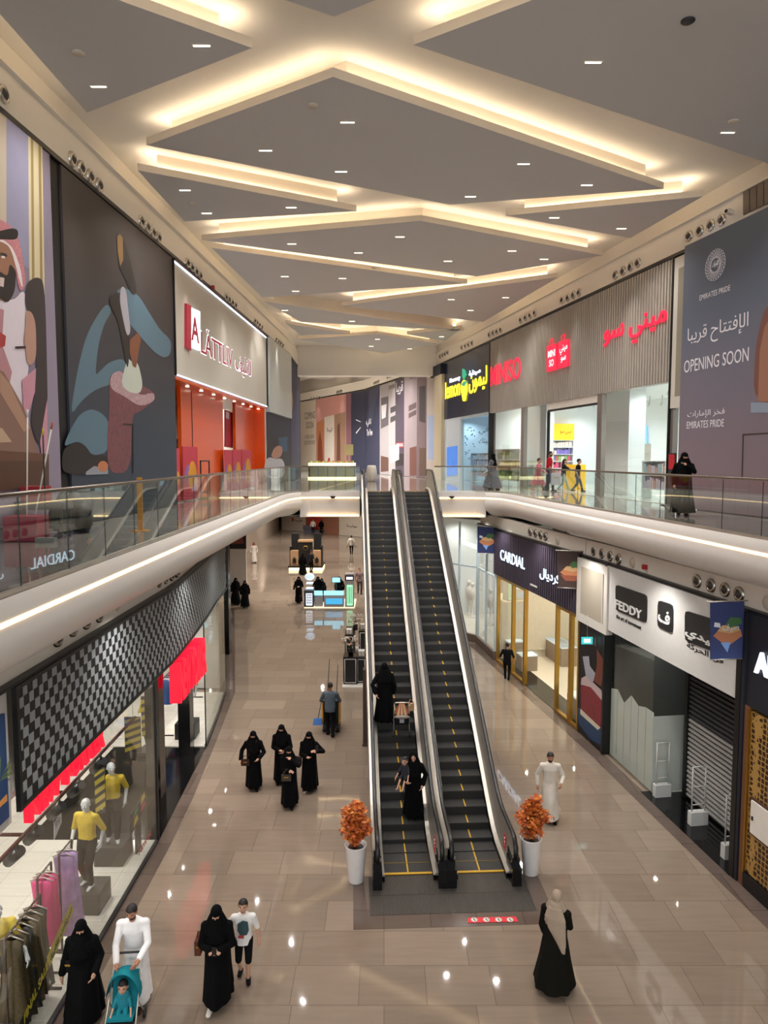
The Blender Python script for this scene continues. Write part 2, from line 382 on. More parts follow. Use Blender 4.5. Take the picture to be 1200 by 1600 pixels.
# ceiling, bulkhead bands and the black line over the shop fronts
b = MB(); b.box((0, 21.9, 16.55), (34, 53.4, .3)); struct('ceiling', b, ceil_m)
b = MB(); b.box((-3, 73, 17.45), (36, 49, .3)); struct('ceiling_far', b, ceil_m)
b = MB(); b.box((-1.2, 48.75, 15.9), (12.4, .9, 3.0)); struct('trim_6', b, ceil_m)
band = mat('bulkhead paint', 'E6DFD3', .5, noise=.02)
def bulk(name, w, t0, t1, ztop=16.42):
    b = MB()
    for o0, o1, z0, z1, m in ((-.3, .06, TOP, 15.85, 0), (-.3, .16, 15.85, 15.89, 0), (-.3, -.02, 15.89, ztop, 0), (-.02, .075, TOP - .1, TOP, 1)): b.wbox(w, t0, t1, z0, z1, o0, o1, m)
    struct(name, b, [band, black])
bulk('trim_7', LW, -9, LW.L + .1); bulk('trim_8', LW2, -.1, LW2.L); bulk('trim_9', RW, -.2, RW.L + 14)
bulk('trim_10', RB1, 0, RB1.L, 17.3); bulk('trim_11', RB2, 0, RB2.L, 17.3); bulk('trim_12', RB3, 0, RB3.L, 17.3)
# ------------------------------------------------------------------ suspended ceiling panels with cove light above
PANELS = [
 ('triangular grey ceiling panel at the upper left, nearest of the left row', [(-114, -107), (394, 75), (136, 176)]),
 ('grey ceiling panel whose tip shows at the top middle of the picture', [(200, -83), (522, 26), (850, -105), (560, -240)]),
 ('huge grey ceiling panel at the upper right, nearest of all', [(646, 70), (1200, 255), (1260, 285), (1330, 60), (1100, -100), (832, 0)]),
 ('large kite shaped grey ceiling panel, tip under the top middle panel', [(520, 120), (229, 227), (702, 320), (1037, 295)]),
 ('narrow triangular ceiling panel on the left behind the large kite', [(215, 266), (557, 330), (288, 346)]),
 ('narrow triangular ceiling panel on the right behind the large kite', [(790, 337), (1098, 307), (985, 372)]),
 ('second kite shaped ceiling panel, bluish grey, behind the large kite', [(657, 345), (315, 375), (745, 432), (942, 399)]),
 ('long triangular ceiling panel on the left behind the second kite', [(330, 387), (730, 443), (410, 465)]),
 ('long triangular ceiling panel on the right behind the second kite', [(533, 478), (872, 433), (755, 503)]),
 ('thin ceiling panel on the left above the end of the orange shop', [(413, 471), (725, 517), (470, 503)]),
 ('smallest triangular ceiling panel on the left near the far beam', [(446, 505), (547, 522), (470, 524)]),
 ('far kite shaped ceiling panel just in front of the white beam', [(465, 530), (590, 522), (685, 537), (600, 552)]),
 ('small triangular ceiling panel on the right near the far beam', [(636, 522), (722, 513), (695, 533)]),
]
PZ = 15.85
for k, (lab, px) in enumerate(PANELS):
    pts = [W(u, v, PZ) for u, v in px]
    c = sum(pts, V()) / len(pts)
    root = thing('ceiling_panel', lab, 'ceiling panel', (c.x, c.y, PZ))
    ins = lambda d: [p + (c - p).normalized() * d for p in pts]
    b = MB(); n = len(pts)
    low, hi = pts, [p + V((0, 0, .17)) for p in pts]
    b.add(low + hi, [list(range(n))], 0); b.add(low + hi, [(i, (i + 1) % n, n + (i + 1) % n, n + i) for i in range(n)], 1); b.add(hi, [list(range(n))], 1)
    b.build('panel_board', [panel_m, panel_side], root)
    inner = [p + V((0, 0, .17)) for p in ins(.55)]
    b = MB(); b.prism(inner, (0, 0, .39)); b.build('hanger_box', panel_side, root)
    for i in range(n):
        p, q = pts[i], pts[(i + 1) % n]; d = q - p
        if d.length < 1.0: continue
        m_ = (p + q) / 2; nrm = V((-d.y, d.x, 0)).normalized()
        if nrm.dot(c - m_) < 0: nrm = -nrm
        m_ = m_ + nrm * .16 + V((0, 0, .2))
        l = area('cove light', m_, d.length * .94, .06, 2.9 * d.length * COVE_W, (1, .82, .59), (math.pi, 0, 0))
        l.rotation_euler = (math.pi, 0, math.atan2(d.y, d.x))
far_px = [((455, 569), (640, 590), (470, 580)), ((540, 583), (700, 566), (560, 575)), ((480, 590), (575, 600), (600, 592))]
for k, px in enumerate(far_px):
    pts = [W(u, v, 16.75) for u, v in px]; c = sum(pts, V()) / 3
    b = MB(); b.prism(pts, (0, 0, .2)); o = b.build('ceiling_panel', panel_m)
    tag(o, ['leftmost sliver of a ceiling panel seen beyond the white beam', 'sliver of a ceiling panel beyond the beam, nearest to the right wall', 'lowest sliver of a ceiling panel beyond the beam, over the far hoarding'][k], 'ceiling panel')
    area('cove light', c + V((0, 0, .3)), 6, .5, 90 * COVE_W, (1, .82, .59), (math.pi, 0, 0))
# linear downlights let into the panels
DL = [(0, [(154, 135), (315, 71)]), (2, [(927, 97), (1137, 207)]), (3, [(543, 191), (415, 235), (533, 268), (818, 256), (917, 289), (735, 307)]), (4, [(289, 297), (323, 333), (455, 324)]),
      (5, [(866, 340), (971, 357)]), (6, [(456, 381), (625, 370), (560, 395), (700, 408), (800, 392), (850, 405)]), (7, [(445, 432), (535, 435), (462, 455)]), (8, [(790, 465), (735, 485), (705, 468)]), (9, [(445, 485), (550, 502)]), (11, [(590, 530), (580, 541), (640, 545)]), (12, [(690, 526)])]
short = ['nearest left', 'top middle', 'huge upper right', 'large kite shaped', 'narrow left', 'narrow right', 'second kite shaped', 'long left', 'long right', 'thin left', 'smallest left', 'far kite shaped', 'small far right']
proto = None
for k, pxs in DL:
    g = 'linear downlights in the %s ceiling panel' % short[k]
    for u, v in pxs:
        p = W(u, v, PZ - .004)
        lab = 'small lit linear downlight let into the %s ceiling panel' % short[k]
        if proto is None:
            proto = thing('downlight', lab, 'ceiling light', p, g)
            b = MB(); b.box(p, (.34, .07, .012)); b.build('trim_frame', panel_side, proto)
            b = MB(); b.box(p - V((0, 0, .006)), (.28, .04, .012)); b.build('diffuser', lampface, proto)
        else: dup(proto, p, None, lab, g)
        spot('downlight lamp', p - V((0, 0, .05)), 330 * DOWN_W, (1, .97, .94))
# smoke detectors, speakers and sprinklers on the ceiling
for u, v, lab in ((122, 82, 'round ceiling speaker in the nearest left ceiling panel'), (300, 317, 'round ceiling speaker in the narrow left ceiling panel'), (1075, 32, 'small black sensor in the huge upper right ceiling panel'), (489, 164, 'small sensor near the tip of the large kite ceiling panel'), (1146, 189, 'round ceiling speaker in the huge upper right ceiling panel'), (585, 418, 'round ceiling speaker in the second kite shaped panel')):
    p = W(u, v, PZ - .002); b = MB(); b.lathe([(0, 0), (.11, 0), (.11, -.015), (.09, -.03), (0, -.03)], p, 16); tag(b.build('ceiling_speaker', dark if 'black' in lab else panel_side), lab, 'ceiling speaker')
# ================================================================== escalators
E0, E1 = V((1.29, 14.44)), V((.54, 30.62))          # comb line middle of the pair, foot and head
ED = (E1 - E0).normalized(); EX = V((ED.y, -ED.x)); EL = (E1 - E0).length
MB_, TB, WS = .535, 1.25, 1.1
TT = TB + UP / MB_
def eh(t):
    def S(x): return 0 if x < -WS / 2 else x if x > WS / 2 else (x + WS / 2) ** 2 / (2 * WS)
    return MB_ * (S(t - TB) - S(t - TT))
def ep(cx, x, t, z):                                   # point of the escalator frame in the world
    q = E0 + EX * (cx + x) + ED * t
    return V((q.x, q.y, z))
SP = 1.545                                             # distance between the two escalators
def make_escalator(cx, label):
    root = thing('escalator', label, 'escalator', ep(cx, 0, 0, 0), 'pair of escalators')
    tread_m = _M.get('ribbed tread')
    if not tread_m:
        tread_m = mat('ribbed tread', '4A4948', .45, metal=.4, noise=.1)
        nt = tread_m.node_tree; bs = nt.nodes['Principled BSDF']
        tc = nt.nodes.new('ShaderNodeTexCoord'); mp = nt.nodes.new('ShaderNodeMapping'); mp.inputs['Rotation'].default_value = (0, 0, -math.atan2(EX.y, EX.x))
        wv = nt.nodes.new('ShaderNodeTexWave'); wv.inputs['Scale'].default_value = 16; wv.wave_profile = 'SIN'
        bp = nt.nodes.new('ShaderNodeBump'); bp.inputs['Strength'].default_value = .6; bp.inputs['Distance'].default_value = .01
        nt.links.new(tc.outputs['Object'], mp.inputs['Vector']); nt.links.new(mp.outputs[0], wv.inputs['Vector']); nt.links.new(wv.outputs['Fac'], bp.inputs['Height']); nt.links.new(bp.outputs['Normal'], bs.inputs['Normal'])
    riser_m = mat('ribbed riser', '333231', .5, metal=.3, noise=.1)
    # ---- steps: one mesh, a step apart each
    PT = .382; n = int(EL / PT); first = None
    for i in range(n):
        t0 = i * PT + .02; z1 = eh(t0 + PT * .5); zb = eh(t0 - PT * .5) if i else 0
        if first is None:
            b = MB()
            g = [ep(cx, x, t, z) for z in (-.20, .004) for x, t in ((-.5, t0), (.5, t0), (.5, t0 + PT + .03), (-.5, t0 + PT + .03))]
            b.hexa(g, 0)
            b.f = b.f[1:]; b.m = b.m[1:]; b.sm = b.sm[1:]
            b.m[1] = 1                                    # front face
            for x0, x1, a0, a1 in ((-.016, .016, .01, PT - .005),):
                b.prism([ep(cx, x, t0 + t, .0045) for x, t in ((x0, a0), (x1, a0), (x1, a1), (x0, a1))], (0, 0, .0015), 2)
            b.prism([ep(cx, x, t0 + t, -.03) for x, t in ((-.5, -.004), (.5, -.004), (.5, .012), (-.5, .012))], (0, 0, .036), 3)
            first = b.build('step', [tread_m, riser_m, yellow, mat('step nose', '474543', .4, metal=.6)], root); base = V(first.location)
            s = first
        else:
            s = first.copy(); col.objects.link(s)
        d = ED * (t0 - .02)
        s.location = base + V((d.x, d.y, z1 + .012))
    # two cross lines painted on the flat steps at the foot
    b = MB()
    for t in (.40, .80, 1.17):
        b.prism([ep(cx, x, t + a, eh(t) + .0185) for x, a in ((-.5, 0), (.5, 0), (.5, .018), (-.5, .018))], (0, 0, .003))
    b.build('yellow_line', mat('faded yellow', '8A6E1E', .5), root)
    b = MB()
    for t, z in ((0, .02), (EL - .02, UP + .018)):
        b.prism([ep(cx, x, t + a, z) for x, a in ((-.52, -.035), (.52, -.035), (.52, .03), (-.52, .03))], (0, 0, .012))
    b.build('comb_line', yellow, root)
    # ---- swept side profiles
    T = [-.25 + (EL + .6) * i / 70 for i in range(71)]
    def swp(name, prof, m, ts=T, closed=True, zoff=0):
        b = MB(); k = len(prof)
        vs_ = [ep(cx, x, t, eh(t) + z + zoff) for t in ts for x, z in prof]
        b.add(vs_, [(i * k + j, i * k + (j + 1) % k, (i + 1) * k + (j + 1) % k, (i + 1) * k + j) for i in range(len(ts) - 1) for j in range(k)], 0)
        b.add(vs_[:k], [list(range(k))]); b.add(vs_[-k:], [list(range(k))])
        return b.build(name, m, root)
    H0, RAD = .62, .30                                    # handrail arc centre height and radius
    tA, tB = -.12, EL + .75
    def up(t):                                            # top of the balustrade panel above the step line
        h = H0 + RAD
        if t < tA: h = H0 + math.sqrt(max(0, RAD ** 2 - (tA - t) ** 2))
        if t > tB: h = H0 + math.sqrt(max(0, RAD ** 2 - (t - tB) ** 2))
        return h
    def lo(t):
        if t < tA: return max(.14, H0 - math.sqrt(max(0, RAD ** 2 - (tA - t) ** 2)))
        if t > tB: return max(.14, H0 - math.sqrt(max(0, RAD ** 2 - (t - tB) ** 2)))
        return .14
    ts = [tA - RAD * math.cos(i * math.pi / 16) for i in range(9)] + [tA + (tB - tA) * i / 72 for i in range(1, 72)] + [tB + RAD * math.sin(i * math.pi / 16) for i in range(9)]
    for sd in (-1, 1):
        swp('skirt_panel', [(sd * .505, -.25), (sd * .515, .12), (sd * .53, .12), (sd * .53, -.25)], mat('dark skirt', '1B1B1C', .3, metal=.6))
        swp('inner_deck', [(sd * .515, .12), (sd * .515, .135), (sd * .60, .19), (sd * .60, .12)], steel)
        b = MB()
        k = 4; vs_ = [ep(cx, sd * x, t, eh(t) + z) for t in ts for x, z in ((.595, lo(t)), (.655, up(t)), (.685, up(t)), (.685, lo(t)))]
        b.add(vs_, [(i * k + j, i * k + (j + 1) % k, (i + 1) * k + (j + 1) % k, (i + 1) * k + j) for i in range(len(ts) - 1) for j in range(k)], 0)
        b.build('balustrade_panel', steel, root)
        # handrail: up the incline and round both ends
        path = [(tA + RAD * math.sin(a) * -1, H0 - RAD * math.cos(a)) for a in [math.pi * .1 + (math.pi * .9) * i / 10 for i in range(11)]]
        path += [(tA + (tB - tA) * i / 90, H0 + RAD) for i in range(1, 90)]
        path += [(tB + RAD * math.sin(a), H0 + RAD * math.cos(a)) for a in [math.pi * .9 * i / 10 for i in range(11)]]
        pts = [ep(cx, sd * .672, t, eh(t) + z + .015) for t, z in path]
        b = MB(); b.tube(pts, .048, 10, ry=.028); b.build('handrail', rubber, root)
        swp('outer_deck', [(sd * .685, .72), (sd * .685, .74), (sd * .765, .70), (sd * .765, .66)], steel)
        outer = [(sd * .74, .70), (sd * .77, .70), (sd * .77, -.35), (sd * .74, -.35)]
        swp('outer_cladding', outer, mat('outer steel', 'A79C8E', .33, metal=.85, noise=.1, nscale=2), ts=[-.25 + (EL + .6) * i / 70 for i in range(71)])
        b = MB(); b.hexa([ep(cx, x, t, z) for z in (.0, .40) for x, t in ((sd * .58, -.55), (sd * .77, -.55), (sd * .77, .05), (sd * .58, .05))]); 
        b.hexa([ep(cx, x, t, z) for z in (.40, .55) for x, t in ((sd * .60, -.42), (sd * .76, -.42), (sd * .76, .05), (sd * .60, .05))]); b.build('newel_box', blackgloss, root)
    swp('truss_soffit', [(-.77, -.35), (.77, -.35), (.70, -.95), (-.70, -.95)], mat('truss cladding', '6B5C50', .5), ts=[.9 + (EL - .4) * i / 40 for i in range(41)], zoff=.0)
    # red notice with three round marks and a push button at the foot
    for sd in (1,):
        b = MB(); b.hexa([ep(cx, x, t, z + eh(t)) for x, t, z in ((.612, .28, .30), (.638, .28, .60), (.638, .50, .60), (.612, .50, .30), (.600, .28, .30), (.626, .28, .60), (.626, .50, .60), (.600, .50, .30))], 0)
        for q in range(3): b.ball(ep(cx, .612, .39, .37 + .08 * q), (.012, .035, .03), 1, 8, 4)
        b.build('safety_notice', [red, white], root)
    nest(root, [('safety_notice', 'balustrade_panel'), ('inner_deck', 'skirt_panel'), ('outer_deck', 'outer_cladding'), ('yellow_line', 'comb_line')])
    return root
esc = make_escalator(-SP / 2, 'left escalator of the pair, carrying two riders')
e2 = dup(esc, ep(SP / 2, 0, 0, 0), None, 'right escalator of the pair, empty steps')
# landing plates in the floor at the foot, with their dark stone frame
b = MB(); b.prism([ep(0, x, t, .002) for x, t in ((-1.95, -1.72), (1.98, -1.72), (1.98, -.03), (-1.95, -.03))], (0, 0, .003)); struct('trim_13', b, border_m)
pm = mat('ribbed landing plate', '55504B', .45, metal=.5, noise=.1)
nt = pm.node_tree; tc = nt.nodes.new('ShaderNodeTexCoord'); mp = nt.nodes.new('ShaderNodeMapping'); mp.inputs['Rotation'].default_value = (0, 0, -math.atan2(EX.y, EX.x))
wv = nt.nodes.new('ShaderNodeTexWave'); wv.inputs['Scale'].default_value = 9; bp = nt.nodes.new('ShaderNodeBump'); bp.inputs['Strength'].default_value = .8; bp.inputs['Distance'].default_value = .01
nt.links.new(tc.outputs['Object'], mp.inputs['Vector']); nt.links.new(mp.outputs[0], wv.inputs['Vector']); nt.links.new(wv.outputs['Fac'], bp.inputs['Height']); nt.links.new(bp.outputs['Normal'], nt.nodes['Principled BSDF'].inputs['Normal'])
for sd, lab in ((-1, 'left'), (1, 'right')):
    root = thing('landing_plate', 'ribbed metal landing plate in the floor before the %s escalator' % lab, 'landing plate', ep(sd * .8, 0, -.7, 0), 'escalator landing plates')
    for t0, t1 in ((-1.33, -.72), (-.71, -.06)):
        b = MB(); b.prism([ep(0, x, t, .006) for x, t in (((-1.62, t0), (-.01, t0), (-.01, t1), (-1.62, t1)) if sd < 0 else ((.01, t0), (1.66, t0), (1.66, t1), (.01, t1)))], (0, 0, .006)); b.build('plate', pm, root)
root = thing('floor_sticker', 'red floor sticker with four white round safety marks before the escalators', 'sticker', W(770, 1437, 0))
b = MB(); c = [W(u, v, .012) for u, v in ((731, 1442), (810, 1440), (806, 1432), (731, 1434))]; b.prism(c, (0, 0, .002)); b.build('sticker_sheet', red, root)
for u in (741, 760, 779, 797):
    p = W(u, 1437, .015); b = MB(); b.lathe([(0, 0), (.065, 0), (.065, .002), (0, .002)], p, 16, 0); b.box(p + V((0, 0, .003)), (.02, .08, .002), 1, .3); b.build('round_mark', [white, black], root)
# support pillar under the left flank, upper landing plate
q = W(572, 1163, 0); b = MB(); b.box((q.x + .02, q.y, 1.2), (.22, .30, 2.4)); b.box((q.x + .02, q.y, .04), (.26, .34, .08)); tag(b.build('support_pillar', bronze), 'dark brown square pillar holding up the left flank of the escalators', 'pillar')
b = MB(); b.prism([ep(0, x, t, UP + .001) for x, t in ((-1.6, EL - .1), (1.6, EL - .1), (1.6, EL + 1.3), (-1.6, EL + 1.3))], (0, 0, .004)); struct('trim_14', b, tile_up)
# ================================================================== upper level, left side: hoardings and the orange shop
def mat_grad(name, c0, c1, z0, z1, rough=.55):
    """print that runs from one colour to another up the board"""
    if name in _M: return _M[name]
    m = mat(name, c0, rough, noise=0); nt = m.node_tree; b = nt.nodes['Principled BSDF']
    tc = nt.nodes.new('ShaderNodeTexCoord'); sx = nt.nodes.new('ShaderNodeSeparateXYZ'); mr = nt.nodes.new('ShaderNodeMapRange')
    mr.inputs['From Min'].default_value = z0; mr.inputs['From Max'].default_value = z1
    n = nt.nodes.new('ShaderNodeTexNoise'); n.inputs['Scale'].default_value = .5
    ad = nt.nodes.new('ShaderNodeMath'); ad.operation = 'MULTIPLY_ADD'; ad.inputs[1].default_value = .35
    mx = nt.nodes.new('ShaderNodeMix'); mx.data_type = 'RGBA'
    mx.inputs[6].default_value = (*lin(c0), 1); mx.inputs[7].default_value = (*lin(c1), 1)
    nt.links.new(tc.outputs['Object'], sx.inputs[0]); nt.links.new(sx.outputs['Z'], mr.inputs['Value']); nt.links.new(tc.outputs['Object'], n.inputs['Vector'])
    nt.links.new(n.outputs['Fac'], ad.inputs[0]); nt.links.new(mr.outputs['Result'], ad.inputs[2])
    sb = nt.nodes.new('ShaderNodeMath'); sb.operation = 'SUBTRACT'; sb.inputs[1].default_value = .17; sb.use_clamp = True
    nt.links.new(ad.outputs[0], sb.inputs[0]); nt.links.new(sb.outputs[0], mx.inputs[0]); nt.links.new(mx.outputs[2], b.inputs['Base Color'])
    return m
def q3(pts, s, ox, oy): return [(ox + x / s, oy + y / s) for x, y in pts]
def chaikin(px, n=2):
    """rounds the corners of a printed outline"""
    if len(px) < 7: return px
    for _ in range(n):
        out = []
        for i, a in enumerate(px):
            c = px[(i + 1) % len(px)]; out += [(a[0] * .78 + c[0] * .22, a[1] * .78 + c[1] * .22), (a[0] * .22 + c[0] * .78, a[1] * .22 + c[1] * .78)]
        px = out
    return px
def printed(w, name, label, t0, t1, z0, z1, o, base, shapes, extra=None, cat='hoarding', group=None, texts=()):
    """board on a wall with flat printed shapes; shapes: (material, photo outline)"""
    b = MB(); b.wbox(w, t0, t1, z0, z1, o - .05, o, 0); ms = [base]
    lay = o + .002
    for m, px in shapes:
        if m not in ms: ms.append(m)
        px = chaikin(px); b.add([w.P(u, v, lay) for u, v in px], [list(range(len(px)))], ms.index(m)); lay += .0012
    for m, s, bl, br, tl, bold in texts:
        if m not in ms: ms.append(m)
        textp(b, w, s, bl, br, tl, lay, .003, ms.index(m), bold)
    ob = b.build(name, ms); tag(ob, label, cat, group)
    return ob
P = lambda c: mat('print ' + c, c, .55, noise=.05, nscale=3)
zf = UP + .02
# --- mural with the man
tA, tB = LW.t(-60, 500), LW.t(82, 500)
A = lambda pts: q3(pts, 3.2, 0, 300); B9 = lambda pts: q3(pts, 8.89, 0, 300)
shapes = [(P('C9B9A4'), [(-50, 120), (0, 165), (10, 176), (12, 560), (-50, 560)]), (P('9794AE'), [(10, 178), (46, 210), (46, 420), (10, 400)]),
          (P('D9CBA6'), [(44, 210), (66, 228), (70, 470), (46, 450)]), (P('A08A58'), [(48, 214), (52, 218), (54, 440), (50, 436)]), (P('A08A58'), [(60, 224), (64, 228), (67, 460), (63, 452)]),
          (P('E2D7DF'), [(-50, 470), (0, 465), (22, 470), (38, 450), (52, 500), (40, 620), (20, 700), (-50, 700)]),
          (P('B8858C'), A([(-60, 560), (20, 590), (10, 760), (60, 900), (40, 1000), (-60, 1000)])), (P('B23C3C'), A([(0, 700), (30, 720), (25, 770), (0, 780)])),
          (mat('print red check', 'C9848A', .6, noise=.6, nscale=30), A([(-60, 130), (0, 135), (50, 165), (95, 230), (125, 400), (125, 480), (95, 500), (70, 330), (0, 240), (-60, 235)])),
          (P('EADFE0'), B9([(0, 660), (60, 670), (170, 770), (230, 900), (290, 1080), (320, 1330), (290, 1300), (200, 940), (130, 800), (0, 700)])),
          (P('1E1B1C'), A([(-60, 200), (0, 195), (60, 180), (88, 188), (92, 215), (80, 240), (0, 235), (-60, 240)])),
          (P('A0725A'), A([(-60, 245), (0, 245), (45, 268), (70, 330), (80, 420), (60, 520), (30, 545), (-60, 540)])),
          (P('2B2423'), A([(-60, 400), (0, 395), (38, 425), (48, 360), (62, 370), (80, 400), (76, 490), (50, 545), (25, 552), (0, 530), (-60, 520)])),
          (P('D9C3BE'), A([(0, 425), (22, 430), (18, 475), (0, 470)])), (P('2B2423'), A([(2, 302), (30, 308), (38, 320), (28, 326), (2, 318)])), (P('E8E0DC'), A([(8, 318), (26, 322), (24, 332), (8, 330)])),
          (P('3A3234'), A([(130, 470), (150, 440), (185, 425), (215, 440), (228, 560), (238, 1000), (238, 1040), (205, 1300), (150, 1160), (175, 1000), (185, 800), (150, 640), (125, 560)])),
          (P('B98F7E'), A([(128, 590), (160, 600), (180, 660), (182, 840), (150, 870), (135, 850), (128, 780), (118, 740), (128, 680)])),
          (P('3A2420'), A([(75, 772), (130, 770), (130, 782), (78, 784)])), (P('C98FA0'), A([(110, 940), (180, 880), (175, 1000), (130, 1150), (120, 1130)])), (P('C98FA0'), A([(200, 1250), (235, 1040), (240, 1310), (210, 1330)])),
          (P('8A6A5C'), A([(-60, 860), (20, 900), (120, 1080), (190, 1290), (190, 1330), (-60, 1330)])), (P('B08A74'), A([(0, 900), (50, 960), (150, 1180), (120, 1200), (0, 1000)])),
          (P('6B4A38'), A([(-60, 1290), (110, 1300), (245, 1310), (245, 1345), (-60, 1345)])), (P('5A3E30'), A([(-60, 1345), (245, 1345), (245, 1470), (-60, 1500)])), (P('C2A68C'), A([(-60, 1180), (10, 1180), (60, 1250), (-60, 1255)]))]
printed(LW, 'hoarding', 'hoarding printed with a smiling bearded man in a red checked headdress', tA, tB, zf, 14.98, .06, P('8F8496'), shapes)
t2a, t2b = LW.t(88, 500), LW.t(104, 500)
printed(LW, 'wall_panel', 'narrow black wall strip with dark blue triangles between the two tall hoardings', tB + .01, LW.t(100, 500), zf, 14.98, .0, P('0C0B0D'),
        [(P('24394A'), [(67.5, 290), (81.5, 300), (68.6, 312)]), (P('24394A'), [(70, 374), (85, 387), (71, 401)]), (P('24394A'), [(72, 458.6), (88.3, 472.7), (73, 486)])], cat='wall panel')
# --- dark mural with cake and blue swoosh
b_dark = mat_grad('print dusk', '2F3A48', '3C3433', 9.0, 13.5)
blue = P('55707F'); cake = mat('print cake', '6E4247', .6, noise=.45, nscale=9); cakehi = mat('print cake crumbs', 'A98A8E', .6, noise=.6, nscale=14)
shapes = [(blue, A([(350, 1125), (385, 900), (430, 720), (490, 610), (535, 555), (560, 595), (520, 660), (490, 770), (475, 920), (500, 895), (545, 850), (620, 830), (640, 900), (560, 960), (480, 985), (410, 1040)])),
          (blue, A([(580, 490), (620, 478), (690, 510), (750, 610), (800, 690), (850, 735), (858, 770), (850, 815), (820, 830), (770, 800), (700, 720), (640, 650), (600, 560)])),
          (blue, A([(312, 1280), (360, 1170), (400, 1110), (455, 1083), (510, 1105), (545, 1150), (545, 1300), (460, 1320), (430, 1270), (385, 1243)])),
          (cake, A([(545, 940), (560, 910), (620, 890), (700, 960), (770, 1000), (775, 1040), (700, 1100), (660, 1110), (655, 1400), (540, 1410), (535, 1200), (548, 1100)])),
          (cakehi, A([(548, 950), (562, 905), (610, 890), (640, 960), (700, 1020), (770, 1000), (775, 1045), (700, 1075), (620, 1020), (560, 990)])),
          (P('B9BFB2'), A([(620, 890), (640, 830), (660, 850), (690, 850), (715, 960), (700, 1010), (640, 1000), (605, 960)])),
          (P('241D1D'), A([(590, 370), (600, 225), (612, 215), (640, 300), (690, 500), (660, 520), (620, 420)])), (P('8C6A3C'), A([(585, 225), (600, 210), (614, 230), (616, 340), (602, 372), (588, 300)])),
          (P('241D1D'), A([(535, 540), (590, 490), (640, 560), (650, 760), (640, 900), (620, 800), (590, 640)])), (P('A9A5AE'), A([(605, 470), (630, 480), (640, 580), (655, 700), (635, 725), (612, 620), (598, 540)])),
          (P('7A4A32'), A([(650, 740), (690, 700), (705, 735), (680, 880), (665, 870), (648, 800)])), (P('241D1D'), A([(310, 1290), (380, 1245), (430, 1270), (460, 1320), (540, 1310), (540, 1400), (310, 1420)])),
          (P('8A8C96'), A([(430, 1400), (470, 1370), (540, 1385), (540, 1410), (430, 1415)])), (P('B5714A'), A([(515 + 26 * math.cos(a / 2), 1372 + 28 * math.sin(a / 2)) for a in range(13)])),
          (P('15181C'), A([(615, 1157), (668, 1160), (670, 1405), (664, 1405), (662, 1166), (615, 1163)]))]
printed(LW, 'hoarding', 'tall dark hoarding printed with chocolate cake and light blue swooshes', LW.t(100, 500), LW.t(270, 560), zf, 14.98, .05, b_dark, shapes)
# --- orange shop
orange = mat('orange gloss', 'E4590F', .25, noise=.03); sgn = mat('pale sign board', 'C9C3B7', .5, noise=.02); redface = mat('dark red letter', '9E2338', .4, emit=.25)
whitelit = mat('white lit acrylic', 'FFFFFF', .4, emit=1.6, ecol='EAF2FF', noise=0)
t0, t1 = LW.t(271, 560), LW.t(414, 600)
zs = (LW.z(270, 588) + LW.z(413, 634)) / 2
root = thing('shop_front', 'orange shop front on the upper left under a pale lit sign board', 'shop front', LW.at((t0 + t1) / 2, UP, 0))
b = MB(); b.wbox(LW, t0, t1, zs, 14.92, -.3, .08, 0); b.wbox(LW, t0 - .04, t0, zs, 14.98, -.1, .1, 1); b.wbox(LW, t0, t1, 14.92, 14.98, -.1, .12, 2); b.build('sign_board', [sgn, black, mat('maroon trim', '4A1820', .5)], root)
b = MB(); b.wbox(LW, t0, t1, 14.86, 14.90, .085, .11, 0); b.wbox(LW, t0, t1, zs - .005, zs + .03, .085, .11, 0); b.build('light_strip', led_c, root)
b = MB(); z_, w_ = LW.tz(292, 545, .1), 0
b.wpx(LW, [(292, 474), (299, 478), (299, 548), (292, 542)], .08, .16, 0); b.build('logo_bar', redface, root)
b = MB(); b.wpx(LW, [(298, 480), (313, 487), (313, 548), (298, 541)], .08, .15, 0); textp(b, LW, 'A', (299, 531), (311, 536), (299, 492), .155, .01, 1, .02); b.build('logo_plate', [whitelit, redface], root)
b = MB(); textp(b, LW, 'LÄTTLIV', (313.5, 552), (364, 573), (313.5, 508), .085, .006, 0, .018); textp(b, LW, 'LÄTTLIV', (314, 551), (363.5, 571.5), (314, 510), .092, .012, 1, .0); b.build('lettering', [whitelit, redface], root)
b = MB(); textp(b, LW, 'لاتليف', (367.5, 584), (392.5, 592), (367.5, 549), .085, .006, 0, .018); textp(b, LW, 'لاتليف', (368, 583), (392, 591), (368, 550), .092, .012, 1, .0); b.build('lettering', [whitelit, redface], root)
b = MB(); b.wbox(LW, t0, t1, zs - .12, zs - .02, -3.2, .05, 0); b.wbox(LW, t1 - .35, t1, UP, zs - .1, -1.2, .02, 0); b.wbox(LW, LW.t(283, 660, -.5), LW.t(349, 680, -.5), UP, zs - .12, -.62, -.5, 0); b.wbox(LW, LW.t(368, 680, -.5), LW.t(404, 690, -.5), UP, zs - .12, -.62, -.5, 0)
b.build('portal', orange, root)
b = MB(); b.wbox(LW, t1 - .3, t1 - .05, UP, zs - .1, .02, .05, 0); b.wbox(LW, LW.t(300, 660, -.5) - .02, LW.t(300, 660, -.5) + .02, UP, zs - .15, -.5, -.485, 1); b.build('door_frame', [steel, black], root)
b = MB(); b.wbox(LW, t0, t1, UP, zs, -3.4, -3.25, 0); b.wbox(LW, t0 - .1, t0, UP, zs, -3.4, -.1, 0)
for z in (7.9, 8.4, 8.9, 9.4): b.wbox(LW, t0, t1, z, z + .04, -3.25, -2.9, 1)
